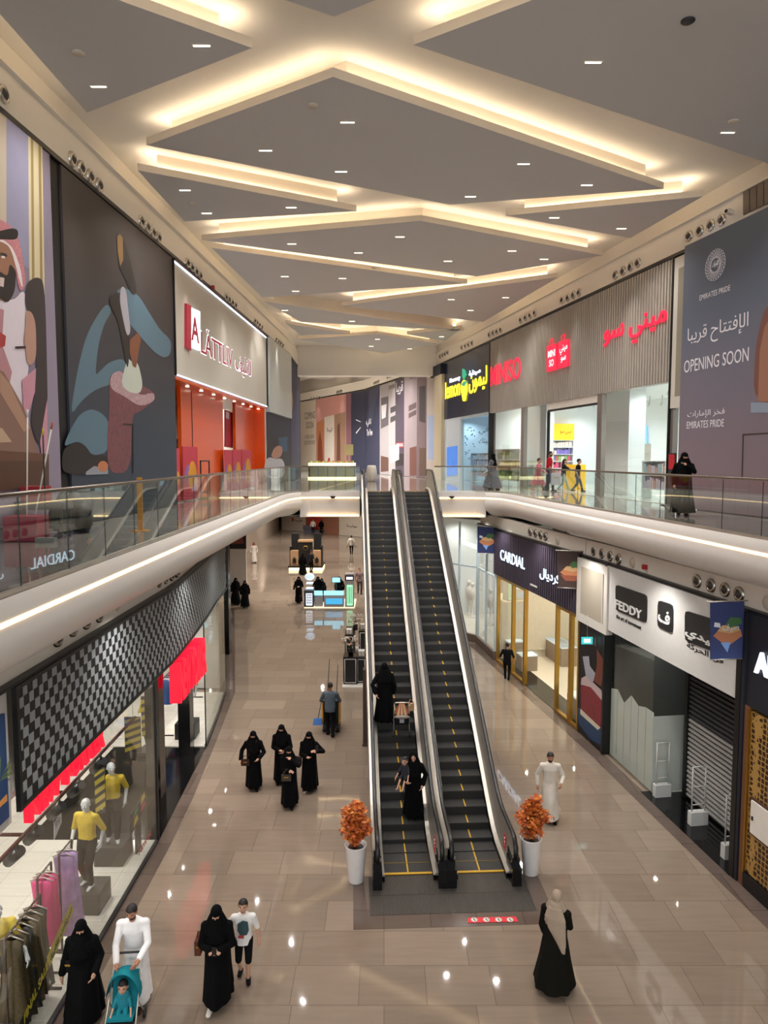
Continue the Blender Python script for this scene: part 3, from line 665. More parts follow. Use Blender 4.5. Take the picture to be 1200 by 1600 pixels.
for k in range(70):
    t = t0 + .1 + (t1 - t0 - .3) * RND.random(); z = RND.choice((7.94, 8.44, 8.94, 9.44)); b.wbox(LW, t, t + .18, z, z + .25, -3.2, -2.95, RND.choice((2, 3, 4, 5)))
b.build('shelving', [P('B8A090'), steel, P('C23A3A'), P('E0C060'), P('6A7A8A'), P('E8E2DA')], root)
b = MB()
for k in range(9): p = LW.at(t0 + .5 + (t1 - t0 - 1) * k / 8, zs - .13, -.25); b.lathe([(0, 0), (.06, 0), (.06, -.02), (0, -.02)], p, 10)
b.build('soffit_light', lampface, root)
b = MB(); b.wpx(LW, [(352, 640), (364, 645), (364, 700), (352, 698)], -.75, -.7, 0); b.wpx(LW, [(353, 643), (358, 645), (358, 655), (353, 653)], -.7, -.69, 1); b.build('poster', [P('B3243A'), P('D8D0E0')], root)
lamps(LW, t0, t1, zs - .2, -1.8, 40, (1, .95, .88), 6)
nest(root, [('lettering', 'sign_board'), ('logo_bar', 'sign_board'), ('logo_plate', 'sign_board'), ('light_strip', 'sign_board'), ('soffit_light', 'portal')])
stand = None
for u0, u1, v, lab in ((270, 281, 700, 'nearest to the dark cake hoarding'), (286, 309, 698, 'before the wide orange panel'), (351, 363, 703, 'leftmost of three by the red poster'), (364, 377, 703, 'middle of three by the red poster'), (378, 393, 703, 'rightmost of three by the red poster')):
    b = MB(); a0, a1 = LW.t(u0, 720, -.3), LW.t(u1, 720, -.3); zt = LW.z((u0 + u1) / 2, v, -.3)
    r_ = thing('poster_stand', 'red poster stand with an orange disc, ' + lab, 'poster stand', LW.at((a0 + a1) / 2, UP, -.3), 'poster stands of the orange shop')
    b.wbox(LW, a0, a1, UP + .012, zt, -.33, -.30, 0); cz = UP + (zt - UP) * .45; am = a0 + (a1 - a0) * .62
    b.add([LW.at(am + .3 * (a1 - a0) * math.cos(k * math.pi / 8), cz + .32 * (a1 - a0) * math.sin(k * math.pi / 8), -.298) for k in range(16)], [list(range(16))], 1)
    b.add([LW.at(a0 + (a1 - a0) * x, UP + (zt - UP) * y, -.297) for x, y in ((.08, .25), (.4, .6), (.3, .7), (.06, .5))], [[0, 1, 2, 3]], 2)
    b.build('poster_sheet', [P('C93A4E'), P('E09A2A'), P('8A6AA8'), P('F0E8E0')], r_)
    b = MB(); b.wbox(LW, a0 - .02, a1 + .02, UP + .001, UP + .03, -.45, -.2); b.build('foot', steel, r_)
b = MB(); a0, a1 = LW.t(312, 716, -.1), LW.t(326, 716, -.1)
for x0, x1, z0, z1 in ((a0, a0 + .05, UP + .001, 8.78), (a1 - .05, a1, UP + .001, 8.78), (a0, a1, 8.73, 8.78), (a0, a1, UP + .2, UP + .25)): b.wbox(LW, x0, x1, z0, z1, -.1, -.06)
b.wbox(LW, a0, a1, UP + .001, UP + .03, -.3, .14); tag(b.build('metal_stand', black), 'empty black metal stand frame standing before the orange panel', 'sign frame')
# --- white box bulkhead, mural with the boy, blue end panel
t0, t1 = LW.t(415, 600), LW.t(450, 600); zb = LW.z(415, 643)
b = MB(); b.wbox(LW, t0 + .05, t1, zb, 14.95, -.2, .22, 0); b.wbox(LW, t0 - .02, t0 + .05, zs, 14.98, -.1, .12, 1); b.wbox(LW, t1, t1 + .06, zb, 14.98, -.1, .12, 1); tag(b.build('sign_box', [mat('pale box', 'C8CCC8', .5), black]), 'blank white sign box over the boy mural, right of the orange shop', 'sign box')
A4 = lambda pts: q3(pts, 3.87, 250, 380)
printed(LW, 'hoarding', 'dark hoarding printed with a dark haired boy looking up, under the blank sign box', t0, t1 + .4, zf, zb - .03, .04, P('1E2733'),
        [(P('2E5570'), A4([(700, 1180), (770, 1170), (770, 1260), (740, 1260), (720, 1215)])), (P('221B1C'), A4([(640, 1200), (660, 1172), (700, 1165), (722, 1195), (715, 1225), (690, 1250), (670, 1285), (645, 1260)])),
         (P('B98A74'), A4([(690, 1240), (715, 1222), (738, 1230), (742, 1255), (732, 1290), (700, 1305), (672, 1290), (678, 1265)])), (P('C4C4CC'), A4([(632, 1320), (660, 1292), (700, 1305), (735, 1300), (755, 1335), (755, 1420), (632, 1420)]))])
printed(LW2, 'hoarding', 'narrow navy blue hoarding at the far end of the left wall', .05, LW2.L - .05, zf, 14.98, .04, P('1A2040'), [(P('9A7A48'), A4([(785, 870), (800, 900), (806, 960), (798, 1030), (788, 1060), (785, 1040), (793, 960), (785, 900)]))])
b = MB(); b.wbox(LW2, LW2.L - .05, LW2.L + .25, UP, TOP, -.2, .06); struct('trim_15', b, bronze)
b = MB(); b.wbox(LW, -9, tA, UP, TOP, -.3, .05); b.wbox(LW, tA, LW.t(271, 560) - .1, UP, TOP, -.35, -.06); b.wbox(LW, LW.t(414, 600), LW.L, UP, TOP, -.4, -.25); struct('wall_left_upper', b, dark)
# --- things left against the mural: mops, crate, bundle
def pole(u0, v0, u1, v1, y, m, lab, head=None):
    a, c = AY(u0, v0, y), AY(u1, v1, y); c = a + (c - a) * ((a.z - UP - .09) / (a.z - c.z))
    r_ = thing('mop', lab, 'mop', (c.x, c.y, UP))
    b = MB(); b.tube([a, c], .014, 8); b.build('stick', m, r_)
    b = MB(); b.tube([a, a + (c - a) * .06], .018, 8); b.build('grip', P(head or 'B5533C'), r_)
    b = MB(); b.box((c.x, c.y, UP + .045), (.34, .12, .09)); b.build('mop_head', P('8C8A86'), r_)
pole(43, 640, 42, 806, 12.6, white, 'white mop stick standing upright before the printed man', 'DADADA')
pole(82, 660, 55, 806, 12.8, white, 'slanting white mop stick with a red grip, leaning left')
pole(67, 670, 71, 806, 12.3, dark, 'dark mop stick with a yellow grip between the two white ones', 'C9B23C')
root = thing('cleaning_trolley', 'low grey cleaning trolley by the mops on the left gallery', 'trolley', AY(70, 800, 14.6) * 1)
c = W(68, 826, UP); c.y = 13.15; c.x = AY(66, 760, 13.15).x
root.location = (c.x, c.y, UP)
b = MB(); b.box((c.x, c.y, UP + .60), (.95, .45, .14)); b.build('tray', P('4A4A4E'), root)
b = MB()
for sx in (-.42, .42):
    for sy in (-.18, .18): b.box((c.x + sx, c.y + sy, UP + .31), (.04, .04, .5)); b.ball((c.x + sx, c.y + sy, UP + .052), .05)
b.box((c.x, c.y, UP + .2), (.95, .45, .05)); b.build('frame', P('3A3A3E'), root)
b = MB(); b.box((c.x - .12, c.y, UP + .815), (.42, .32, .28)); o = b.build('bucket', P('A32A30')); tag(o, 'red bucket standing on the low grey cleaning trolley', 'bucket')
b = MB(); p = AY(106, 800, 13.9); 
for k in range(7): b.ball((p.x - .18 + .08 * k, p.y + .08 * (k % 2), UP + .30 + .05 * math.sin(k * 2.1)), (.2, .22, .30 + .1 * ((k * 5) % 3)), 0 if k < 4 else 1)
tag(b.build('bundle', [P('333A34'), P('1E2022')]), 'dark heap of bundled covers beside the trolley, before the cake hoarding', 'bundle')
b = MB(); p = W(70, 838, UP); b.box((p.x, 12.6, UP + .23), (.6, .45, .44)); tag(b.build('block', P('9A3048')), 'dark red crate standing on the left gallery floor behind the glass', 'block')  # red box put in for a pinkish patch in the glass
b = MB(); b.lathe([(0, .002), (.30, .002), (.33, .1), (.2, .45), (.07, .55), (0, .56)], (p.x - .75, 12.8, UP), 14); tag(b.build('mound', P('2F4C78')), 'blue sack slumped on the left gallery floor behind the glass', 'mound')  # blue mound put in for the blue patch next to it
b = MB(); b.box((p.x + 1.5, 14.2, UP + .55), (.10, .05, 1.08)); b.box((p.x + 1.5, 14.2, UP + .01), (.3, .3, .018)); tag(b.build('barrier_post', P('C98A2A')), 'small yellow barrier post standing before the cake hoarding', 'barrier post')
# ================================================================== upper level, right side
# --- opening soon hoarding
EW = Wall((9.72 - .55, 18.35), (3.60 - .55, 48.4))
e0, e1 = EW.t(1063, 600), EW.t(1063, 600) + 9.0
g2 = mat_grad('print dusk violet', '84727A', '5C6678', 8.5, 13.0)
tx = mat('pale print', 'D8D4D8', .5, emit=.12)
shapes = [(P('7A4C42'), q3([(790, 940), (800, 700), (830, 560), (857, 500), (900, 480), (960, 500), (960, 940)], 2.857, 900, 300)), (P('9C6E58'), q3([(812, 935), (820, 710), (842, 600), (870, 560), (960, 540), (960, 935)], 2.857, 900, 300)),
          (P('8C97A8'), q3([(780, 940), (960, 940), (960, 985), (780, 985)], 2.857, 900, 300)), (P('3F3230'), q3([(743, 1080), (960, 1068), (960, 1074), (749, 1087), (744, 1275), (738, 1275)], 2.857, 900, 300))]
cx_, cz_ = EW.tz(1118, 414, 0); er = (EW.tz(1134, 408)[0] - EW.tz(1101, 420)[0]) / 2
hb = printed(EW, 'hoarding', 'tall blue and mauve hoarding at the right announcing an opening soon', e0, e1, zf, 14.95, .0, g2, shapes,
        texts=[(tx, 'EMIRATES PRIDE', (1093, 470), (1140.8, 454), (1093, 461.7), 0), (tx, 'الإفتتاح قريباً'.replace('ً', ''), (1074, 544), (1168.8, 516), (1074, 514), 0), (tx, 'OPENING SOON', (1068.7, 583), (1169.5, 563), (1068.7, 564), 0),
               (tx, 'فخر الإمارات', (1074, 655), (1132, 651), (1074, 643), 0), (tx, 'EMIRATES PRIDE', (1073, 670), (1131, 666), (1073, 659), 0)])
b = MB()
for k in range(12):
    a = k * math.pi / 6
    for ph in (0, math.pi / 12):
        pts = [EW.at(cx_ + er * (.72 + .24 * math.cos(s)) * math.cos(a + ph + .22 * math.sin(s)), cz_ + er * (.72 + .24 * math.cos(s)) * math.sin(a + ph + .22 * math.sin(s)), .012) for s in [j * math.pi / 5 for j in range(10)]]
        b.tube(pts, .007, 4, closed=True)
for rr in (.42, .47): b.tube([EW.at(cx_ + er * rr * math.cos(j * math.pi / 10), cz_ + er * rr * math.sin(j * math.pi / 10), .012) for j in range(20)], .006, 4, closed=True)
text(b, EW, 'الإمارات', cx_ - er * .3, cx_ + er * .3, cz_ - er * .2, cz_ + er * .25, .006, .01)
b.build('emblem', tx, hb)
b = MB(); b.wbox(RW, RW.t(1054, 500), RW.t(1054, 500) + 1.6, 10.4, 14.95, -.1, .06, 0); b.wbox(RW, RW.t(1054, 500) + .22, RW.t(1054, 500) + 1.6, 10.75, 14.6, .061, .064, 1); b.wbox(RW, RW.t(1054, 500) - .06, RW.t(1054, 500), UP, 14.98, -.1, .1, 2); tag(b.build('wall_panel', [P('CFC9BE'), P('8E8676'), black]), 'pale framed wall panel between the ribbed sign and the mauve hoarding', 'wall panel')
b = MB()
for k in range(5): u = 1161 + 11 * k; b.wpx(RW, [(u, 297 - 5.2 * k), (u + 9.5, 292.5 - 5.2 * k), (u + 9.5, 331 - 5.2 * k), (u, 336 - 5.2 * k)], .06, .10)
tag(b.build('vent_grille', P('6E6256')), 'brown slatted vent grille in the pale band at the upper right edge', 'vent grille')
p = RW.P(1140, 331, .2); b = MB(); b.box(p, (.28, .12, .12), 0, .6); b.tube([p, RW.P(1140, 331, .06)], .03, 6); b.ball(p + V((-.12, -.06, 0)), .05, 1); tag(b.build('security_camera', [white, black]), 'small white security camera beside the vent grille at the upper right', 'camera')
b = MB(); b.wbox(RW, RW.t(1063, 600) + .9, RW.L + 14, UP, TOP, -.5, -.08); struct('wall_right_upper', b, dark)
# --- ribbed grey shop front with red letters
t0, t1 = RW.t(767, 600), RW.t(1053, 500); zs = (RW.z(768, 644) + RW.z(1050, 598)) / 2
root = thing('shop_front', 'white lit shop front under a ribbed grey sign with red letters', 'shop front', RW.at((t0 + t1) / 2, UP, 0))
rib = mat('ribbed cladding', 'AFA79D', .45, noise=.03)
b = MB(); b.wbox(RW, t0, t1, zs, 14.98, -.25, .02, 0); n = int((t1 - t0) / .16)
for k in range(n): tt = t0 + (t1 - t0) * (k + .25) / n; b.wbox(RW, tt, tt + .08, zs, 14.98, .02, .065, 0)
b.build('sign_board', rib, root)
b = MB(); b.wbox(RW, t0 - .07, t0, UP, 14.98, -.3, .09, 0); b.build('corner_post', black, root)
redlit = mat('red lit acrylic', 'F0203C', .4, emit=1.1, ecol='FF1F40', noise=0); bagwhite = mat('white print lit', 'FFFFFF', .4, emit=.7, noise=0)
b = MB(); textp(b, RW, 'MINISO', (766.8, 604), (813.5, 590.8), (766.8, 573), .07, .025, 0, .006); b.build('lettering', redlit, root)
b = MB(); textp(b, RW, 'ميني سو', (943.7, 550), (1041.7, 519), (943.7, 512), .07, .04, 0, .012); b.build('lettering', redlit, root)
for px, tx_, bl, br, tl in (([(854, 541), (869, 537), (869, 577), (854, 581)], 'MINI\nSO', (856, 574), (867, 571), (856, 549)), ([(872, 535), (887.5, 530), (887.5, 571), (872, 576)], 'ميني\nسو', (874, 568), (886, 563), (874, 541))):
    b = MB(); b.wpx(RW, px, .065, .14, 0); textp(b, RW, tx_, bl, br, tl, .143, .006, 1, .012)
    c0, c1 = RW.P((px[0][0] * 2 + px[1][0]) / 3, px[0][1] - 1, .13), RW.P((px[0][0] + px[1][0] * 2) / 3, px[1][1] - 0, .13)
    b.tube([c0 - V((0, 0, .06)), c0 + V((0, 0, .22)), c1 + V((0, 0, .22)), c1 - V((0, 0, .06))], .02, 6, 0); b.build('bag_logo', [redlit, bagwhite], root)
frame_m = mat('shop post', '9A918C', .35, metal=.6)
for u0, u1 in ((814.5, 819), (933, 940.5), (1043, 1052)):
    b = MB(); b.wbox(RW, RW.t(u0, 690), RW.t(u1, 690), UP, zs, -.15, .03); b.build('post', frame_m, root)
for u0, u1 in ((767, 814.5), (819, 855), (940.5, 1043), (1052, 1066)):
    b = MB(); b.wbox(RW, RW.t(u0, 690) + .02, RW.t(u1, 690) - .02, UP + .02, zs - .02, -.07, -.055); b.build('window_pane', shopglass, root)
b = MB(); b.wbox(RW, RW.t(855, 690) - .06, RW.t(855, 690), UP, zs - .35, -.12, .0); b.wbox(RW, RW.t(855, 690), RW.t(933, 690), zs - .38, zs - .30, -.12, .0); b.build('door_frame', black, root)
b = MB(); b.wbox(RW, RW.t(855, 690), RW.t(933, 690), zs - .30, zs, -.12, .0); b.build('transom', white, root)
T0, T1 = t0 - .1, t1 + 1.6
wi = mat('shop white', 'EDF2F2', .5, noise=.02)
b = MB(); b.wbox(RW, T0, T1, UP, zs + .6, -7.2, -7.0, 0); b.wbox(RW, T0 - .15, T0, UP, zs + .6, -7.0, -.26, 0); b.wbox(RW, T1, T1 + .15, UP, zs + .6, -7.0, -.56, 0); b.wbox(RW, T0, T1, zs + .5, zs + .6, -7.0, -.26, 0); b.wbox(RW, T0, T1, UP, UP + .015, -7.0, -.08, 1); b.build('interior', [wi, shopfloor], root)
b = MB(); b.wbox(RW, RW.t(822, 690, -1.2), RW.t(853, 690, -1.2), UP, zs + .5, -1.6, -1.2); b.wbox(RW, RW.t(943, 690, -1.5), RW.t(982, 690, -1.5), UP, zs + .5, -2.2, -1.5); b.build('white_pillar', wi, root)
b = MB()
for k in range(26):
    p = RW.at(T0 + 1 + (T1 - T0 - 2) * RND.random(), zs + .2, -1.5 - 5 * RND.random()); b.tube([p + V((0, 0, .3)), p], .012, 6, 1); b.tube([p, p + V((-.06, .03, -.16))], .045, 8, 0)
b.build('track_light', [P('D8D8D4'), P('B0B0B0')], root)
# goods: each shelf is a thing
def goods(w, t0, t1, z0, z1, o, rows, pal, label, back=None, depth=.4, header=None, fill=.93):
    r_ = thing('display_shelf', label, 'shelf', w.at((t0 + t1) / 2, UP + .015, o - depth / 2))
    b = MB(); b.wbox(w, t0, t1, z0, z1, o - depth - .03, o - depth, 0)
    for tt in (t0, t1 - .04): b.wbox(w, tt, tt + .04, UP + .016, z1, o - depth, o, 0)
    for k in range(rows + 1): z = z0 + (z1 - z0) * k / rows; b.wbox(w, t0, t1, z - .015, z + .015, o - depth, o, 0)
    b.build('frame', back or wi, r_)
    b = MB(); ms = [P(c) for c in pal]
    for k in range(rows):
        z = z0 + (z1 - z0) * k / rows + .016; h = (z1 - z0) / rows; t = t0 + .06; m = k % len(ms)
        while t < t1 - .2:
            wd = .1 + .14 * RND.random()
            if RND.random() < fill: b.wbox(w, t, t + wd - .02, z, z + h * (.5 + .35 * RND.random()), o - depth + .03, o - .05, m if RND.random() < .8 else RND.randrange(len(ms)))
            t += wd
    g_ = b.build('goods', ms, r_); g_['kind'] = 'stuff'
    if header:
        b = MB(); b.wbox(w, t0, t1, z1, header[0], o - .1, o, 0); text(b, w, 'ميني سو', t0 + (t1 - t0) * .45, t0 + (t1 - t0) * .9, z1 + (header[0] - z1) * .3, z1 + (header[0] - z1) * .62, o, .004, 1); b.build('header_board', [header[1], P('7A3A2A')], r_)
    return r_
yel = mat('yellow shelf header', 'F2BE2A', .5, emit=.35)
SW = Wall(tuple(RW.at(T0 + .02, 0, -.4))[:2], tuple(RW.at(T0 + .02, 0, -6.8))[:2], tuple(RW.at(T0 + 5, 0, -3))[:2])
goods(SW, SW.t(857, 690, .45), SW.t(897, 690, .45), UP + .5, SW.z(876, 688, .45), .45, 5, ['E8A0B0', 'D85A7A', '8AB46A', '8A7AC8', 'E8DCD0', 'D86A4A'], 'tall product shelf under a yellow header inside the white shop', header=(SW.z(876, 662, .45), yel))
goods(RW, RW.t(979, 690, -3.2), RW.t(1003, 690, -3.2), UP + .4, RW.z(990, 694, -3.2), -3.2, 4, ['6A6A7A', 'B0302A', '8A8A98', '2A3A5A'], 'free standing rack of bags and toys inside the white shop behind the glass', back=steel, fill=.8)
goods(RW, RW.t(774, 700, -.4), RW.t(812, 700, -.4), UP + .3, RW.z(795, 702, -.4), -.4, 3, ['6A9A4A', 'C89A6A', '4A6A3A', 'D8C8A0', '8A6A4A', 'D86A3A'], 'window display of green and brown plush goods at the left end of the white shop')
goods(RW, RW.t(1003, 730, -1.2), RW.t(1040, 730, -1.2), UP + .35, UP + 1.35, -1.2, 2, ['D0C8D8', 'A8C0C8', 'E8E0E0', 'C8A8A0'], 'low table of pale goods by the right shop window', back=wi)
b = MB(); b.wpx(RW, [(981, 666), (1010, 666), (1010, 720), (981, 720)], -6.95, -6.9, 0); tag(b.build('light_box', mat('sky light box', '8CC4E4', .5, emit=.6)), 'pale blue light box on the back wall of the white shop', 'light box')
b = MB(); a0 = RW.t(893, 752, -1.8); b.wbox(RW, a0 - .8, a0 + .4, UP + .016, UP + 1.15, -2.3, -1.8); tag(b.build('display_box', yel), 'plain yellow display box standing in the doorway of the white shop', 'display box')
b = MB(); a0, a1 = RW.t(1045, 720, .2), RW.t(1056, 720, .2)
b.wbox(RW, a0, a1, UP + .02, RW.z(1050, 708, .2), .18, .22, 0); b.wbox(RW, a0 + .03, a1 - .03, RW.z(1050, 733, .2), RW.z(1050, 710, .2), .221, .225, 1); b.wbox(RW, a0 - .05, a1 + .05, UP + .001, UP + .03, .05, .4, 0); tag(b.build('sign_stand', [dark, P('B8202C')]), 'slim sign stand with a red notice beside the ribbed shop, by the mauve hoarding', 'sign stand')
lamps(RW, T0, T1, zs + .4, -2.2, 200, (.92, .98, 1), 8); lamps(RW, T0, T1, zs + .4, -5, 200, (.92, .98, 1), 6)
nest(root, [('lettering', 'sign_board'), ('bag_logo', 'sign_board')])
# --- lemon shop
t0, t1 = RW.t(695.5, 620), RW.t(766, 600) - .08; zs = (RW.z(695, 654) + RW.z(765.8, 645)) / 2
navy = mat('navy panel gloss', '1C2A44', .18, spec=.6); ylit = mat('yellow lit acrylic', 'F6E03A', .4, emit=1.5, ecol='F8E030', noise=0); glit = mat('green lit acrylic', '2AA07A', .4, emit=.5, noise=0); bluelit = mat('white lit letter', 'FFFFFF', .4, emit=1.6, ecol='DCE8FF', noise=0)
root = thing('shop_front', 'pharmacy front with a navy sign and yellow lit letters', 'shop front', RW.at((t0 + t1) / 2, UP, 0))
b = MB(); b.wbox(RW, t0, t1, zs, 14.98, -.25, .05, 0); b.build('sign_board', navy, root)
b = MB(); textp(b, RW, 'lemon', (696, 624), (719, 618), (696, 598), .055, .03, 0, .012); b.build('lettering', ylit, root); b = MB(); textp(b, RW, 'ليمون', (733, 616), (761, 606), (733, 581), .055, .03, 0, .015); b.build('lettering', ylit, root)
b = MB(); textp(b, RW, 'Pharmacy', (703, 600.5), (719, 596.5), (703, 592), .055, .03, 0, .008); b.build('lettering', bluelit, root); b = MB(); textp(b, RW, 'صيدلية', (733, 590), (751, 585.5), (733, 580), .055, .03, 0, .01); b.build('lettering', bluelit, root)
b = MB(); lem = [(724.5 + 4.6 * math.cos(a), 607 + 13 * math.sin(a)) for a in [k * math.pi / 8 for k in range(16)]]; lem = [(u, v + (7 if abs(v - 620) < 1.0 else 0)) for u, v in lem]
b.wpx(RW, lem, .055, .12, 0); b.wpx(RW, [(720.5, 601), (724, 596), (729, 595), (729, 598), (725, 604)], .12, .13, 1); b.wpx(RW, [(722, 576), (725, 578), (728, 586), (724, 594), (722, 588)], .055, .12, 1); b.build('lemon_emblem', [ylit, glit], root)
b = MB(); b.wbox(RW, t0, RW.t(719, 690), UP, zs, -.2, .03, 0); b.build('white_panel', mat('pale blue panel', 'D4DEE8', .4), root)
b = MB(); b.wpx(RW, [(698, 699), (714, 696.5), (714, 742), (698, 744)], .03, .06, 0); b.build('screen', mat('blue screen', '3A70C0', .3, emit=.9, noise=.5, nscale=2), root)
b = MB(); b.wbox(RW, RW.t(719, 690), RW.t(721, 690), UP, zs, -.15, .03); b.wbox(RW, RW.t(721, 690), t1, zs - .16, zs, -.15, .03); b.build('door_frame', mat('pale frame', 'BFD0D8', .4), root)
b = MB(); b.wbox(RW, RW.t(721, 690), t1, UP + .02, zs - .16, -.07, -.055, 0); b.build('window_pane', shopglass, root)
b = MB(); b.wbox(RW, t0, t1, UP, zs + .3, -4.2, -4.0); b.wbox(RW, t0 - .1, t0, UP, zs + .3, -4, -.3); b.wbox(RW, t1, t1 + .05, UP, zs + .3, -4, -.3); b.wbox(RW, t0, t1, zs + .2, zs + .3, -4, -.3); b.build('interior', mat('ice white', 'D8ECF8', .5), root)
b = MB(); ink = P('4A6A80')
for k in range(22): u, v = 724 + 16 * RND.random(), 668 + 50 * RND.random(); b.wpx(RW, [(u, v), (u + 1.5 + RND.random(), v - 1.5), (u + 2, v + 1.5)], -.05, -.047)
textp(b, RW, 'في', (748, 680), (764, 676), (748, 668), -.05, .004); textp(b, RW, 'بيتك', (748, 695), (764, 692), (748, 684), -.05, .004); b.build('window_sticker', ink, root)
goods(RW, RW.t(735, 720, -1.5), RW.t(763, 720, -1.5), UP + .3, RW.z(750, 708, -1.5), -1.5, 4, ['D8A8B8', 'E8E8F0', 'A8B8D0', 'C8D8E0'], 'pharmacy shelf of pale boxes behind the sticker covered window', back=mat('ice frame', 'E8F4FA', .4))
lamps(RW, t0, t1, zs + .1, -1.6, 150, (.72, .9, 1), 5)
nest(root, [('lettering', 'sign_board'), ('lemon_emblem', 'sign_board'), ('window_sticker', 'window_pane'), ('screen', 'white_panel')])
# --- beige column and the far printed hoardings
b = MB(); b.wbox(RW, RW.t(684, 650), RW.t(695.3, 650), UP, 14.3, -.3, .25, 0); b.wbox(RW, RW.t(679, 570), RW.t(695.3, 570), 14.3, 14.98, -.3, .3, 1); struct('trim_16', b, [P('C8B898'), P('14182A')])
def strip(w, u0, u1, m, shapes=(), texts=(), lab='', o=.05):
    a0, a1 = w.t(u0, 700, o), w.t(u1, 700, o)
    return printed(w, 'hoarding', lab, min(a0, a1), max(a0, a1), zf, 14.95, o, m, shapes, texts=texts)
A5 = lambda pts: q3(pts, 3.333, 400, 520)
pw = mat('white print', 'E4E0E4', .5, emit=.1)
strip(RB1, 571, 593, P('2E3148'), lab='navy hoarding with a white emblem and name on the far curved wall', texts=[(pw, 'The View', (573, 681), (582, 681.5), (573, 671), .01), (pw, 'كافيه', (572, 668), (580, 667), (572, 655), .01)], shapes=[(P('3E4258'), A5([(590, 300), (640, 285), (600, 480), (580, 480)]))])
strip(RB2, 549, 570.5, P('2C2F46'), lab='navy hoarding end where the far wall bends, beside the maroon one', shapes=[(pw, A5([(520, 450), (545, 462), (545, 466), (520, 455)])), (pw, A5([(520, 520), (545, 490), (545, 494), (522, 526)]))])
pal = [('9C9698', 593.3, 606), ('A7A0A2', 606.3, 617.5), ('4A3F4E', 618, 631), ('94868A', 631.3, 651.5), ('705E62', 652, 666), ('B8ACA6', 666.3, 683)]
lbs = ['grey hoarding with a pale spiral print next to the navy one', 'pale grey hoarding with dark chevron prints', 'dark purple hoarding with Arabic lettering and a maroon notice', 'grey pink hoarding with draped curtain print', 'dim brown hoarding with a tall chair print', 'cream hoarding nearest to the beige column on the far wall']
shp = [[(P('5A5458'), A5([(650, 340), (690, 330), (690, 480), (650, 500)])), (P('C4BEC0'), A5([(652, 380), (680, 370), (675, 440), (655, 450)])), (P('5C4038'), A5([(650, 640), (690, 650), (690, 720), (650, 725)]))],
       [(P('4A4448'), A5([(700, 390), (745, 370), (745, 400), (700, 420)])), (P('4A4448'), A5([(700, 440), (745, 420), (745, 445), (700, 470)])), (P('C8C2C4'), A5([(700, 590), (745, 580), (745, 660), (700, 680)]))],
       [(P('8A3038'), A5([(729, 570), (768, 568), (768, 598), (729, 600)])), (P('2A2428'), A5([(729, 630), (768, 630), (768, 690), (729, 695)]))],
       [(P('5A4A4E'), A5([(795, 380), (835, 360), (835, 390), (795, 410)])), (P('5A4A4E'), A5([(795, 420), (835, 400), (835, 425), (795, 445)])), (P('6A4038'), A5([(800, 600), (836, 590), (836, 745), (800, 745)]))],
       [(P('3A3034'), A5([(850, 280), (882, 275), (882, 470), (850, 460)])), (P('5A4238'), A5([(850, 600), (885, 600), (885, 745), (850, 745)]))], [(P('9AA8C8'), A5([(895, 430), (930, 430), (930, 660), (895, 660)]))]]
txs = [[], [(P('3A3438'), 'CENTER', (606.8, 609), (616.5, 606), (606.8, 603), 0)], [(pw, 'قريبا', (619, 618), (629.5, 614), (619, 598), .01), (pw, 'OPENING', (619, 698), (630, 697.5), (619, 693), 0)], [(P('4A3C40'), 'brandy', (640, 595), (651, 592), (640, 586), 0)], [(P('E0D8D8'), 'OSMAN', (653, 590), (665.5, 586), (653, 583), 0)], []]
for (c, u0, u1), lab, sh, tx3 in zip(pal, lbs, shp, txs): strip(RB1, u0, u1, P(c), sh, tx3, lab)
strip(RB3, 541, 548.8, P('7E5862'), lab='maroon hoarding between the pink one and the navy bend')
strip(RB3, 494, 540.8, P('C48E86'), lab='pink hoarding with three upright picture panels at the far end', shapes=[(P('B87850'), [(495, 660), (506, 655), (506, 727), (495, 727)]), (P('8A4A34'), [(497, 690), (500, 672), (503, 690), (505, 727), (497, 727)]), (P('D8D0C4'), [(507, 652), (522, 648), (522, 727), (507, 727)]), (P('9A7A64'), [(523, 648), (540, 643), (540, 727), (523, 727)]), (P('6A4238'), [(527, 665), (531, 660), (532, 720), (526, 720)])],
      texts=[(P('4A3A34'), 'لينا', (511, 676), (519, 675), (511, 668), .01)])
strip(RB3, 462, 493.7, P('D2C6B6'), lab='cream hoarding at the far end with coming soon lettering', texts=[(P('4A423C'), 'COMING\nSOON', (476, 670), (492.5, 669), (476, 645), 0), (P('6A5A50'), 'A FREE NEW\nCENTERPOINT', (475, 695), (492.5, 694), (475, 680), 0)])
# --- glowing display counter and white vase on the bridge
p0 = W(481, 748, UP); p1 = W(556, 748, UP)
root = thing('display_counter', 'glowing glass display counter with small goods behind the short railing', 'display counter', (p0 + p1) / 2)
wd = p1.x - p0.x; cx = (p0.x + p1.x) / 2; cy = p0.y + .4
b = MB(); b.box((cx, cy, UP + .06), (wd, .8, .12)); b.build('plinth', mat('counter light edge', 'FFF0B8', .5, emit=1.6, noise=0), root)
b = MB(); b.box((cx, cy, UP + .5), (wd * .98, .7, .76)); b.build('cabinet', mat('counter gold', '8A8048', .4, metal=.3), root)
b = MB(); b.box((cx, cy, UP + .99), (wd * .98, .7, .2)); b.build('lit_top', mat('counter lit top', 'F4F0C0', .4, emit=1.3, noise=0), root)
b = MB()
for k in range(22): x = p0.x + .2 + (wd - .4) * k / 21; h = .05 + .12 * RND.random(); b.box((x, cy, UP + 1.09 + h / 2 + .001), (.09, .2, h), k % 3)
g_ = b.build('goods', [P('C8B860'), P('7A9A4A'), P('B8784A')], root); g_['kind'] = 'stuff'
b = MB()
for k in range(6): x = p0.x + .1 + (wd - .2) * k / 5; b.box((x, cy - .36, UP + .5), (.05, .03, .7))
b.build('mullion', dark, root)
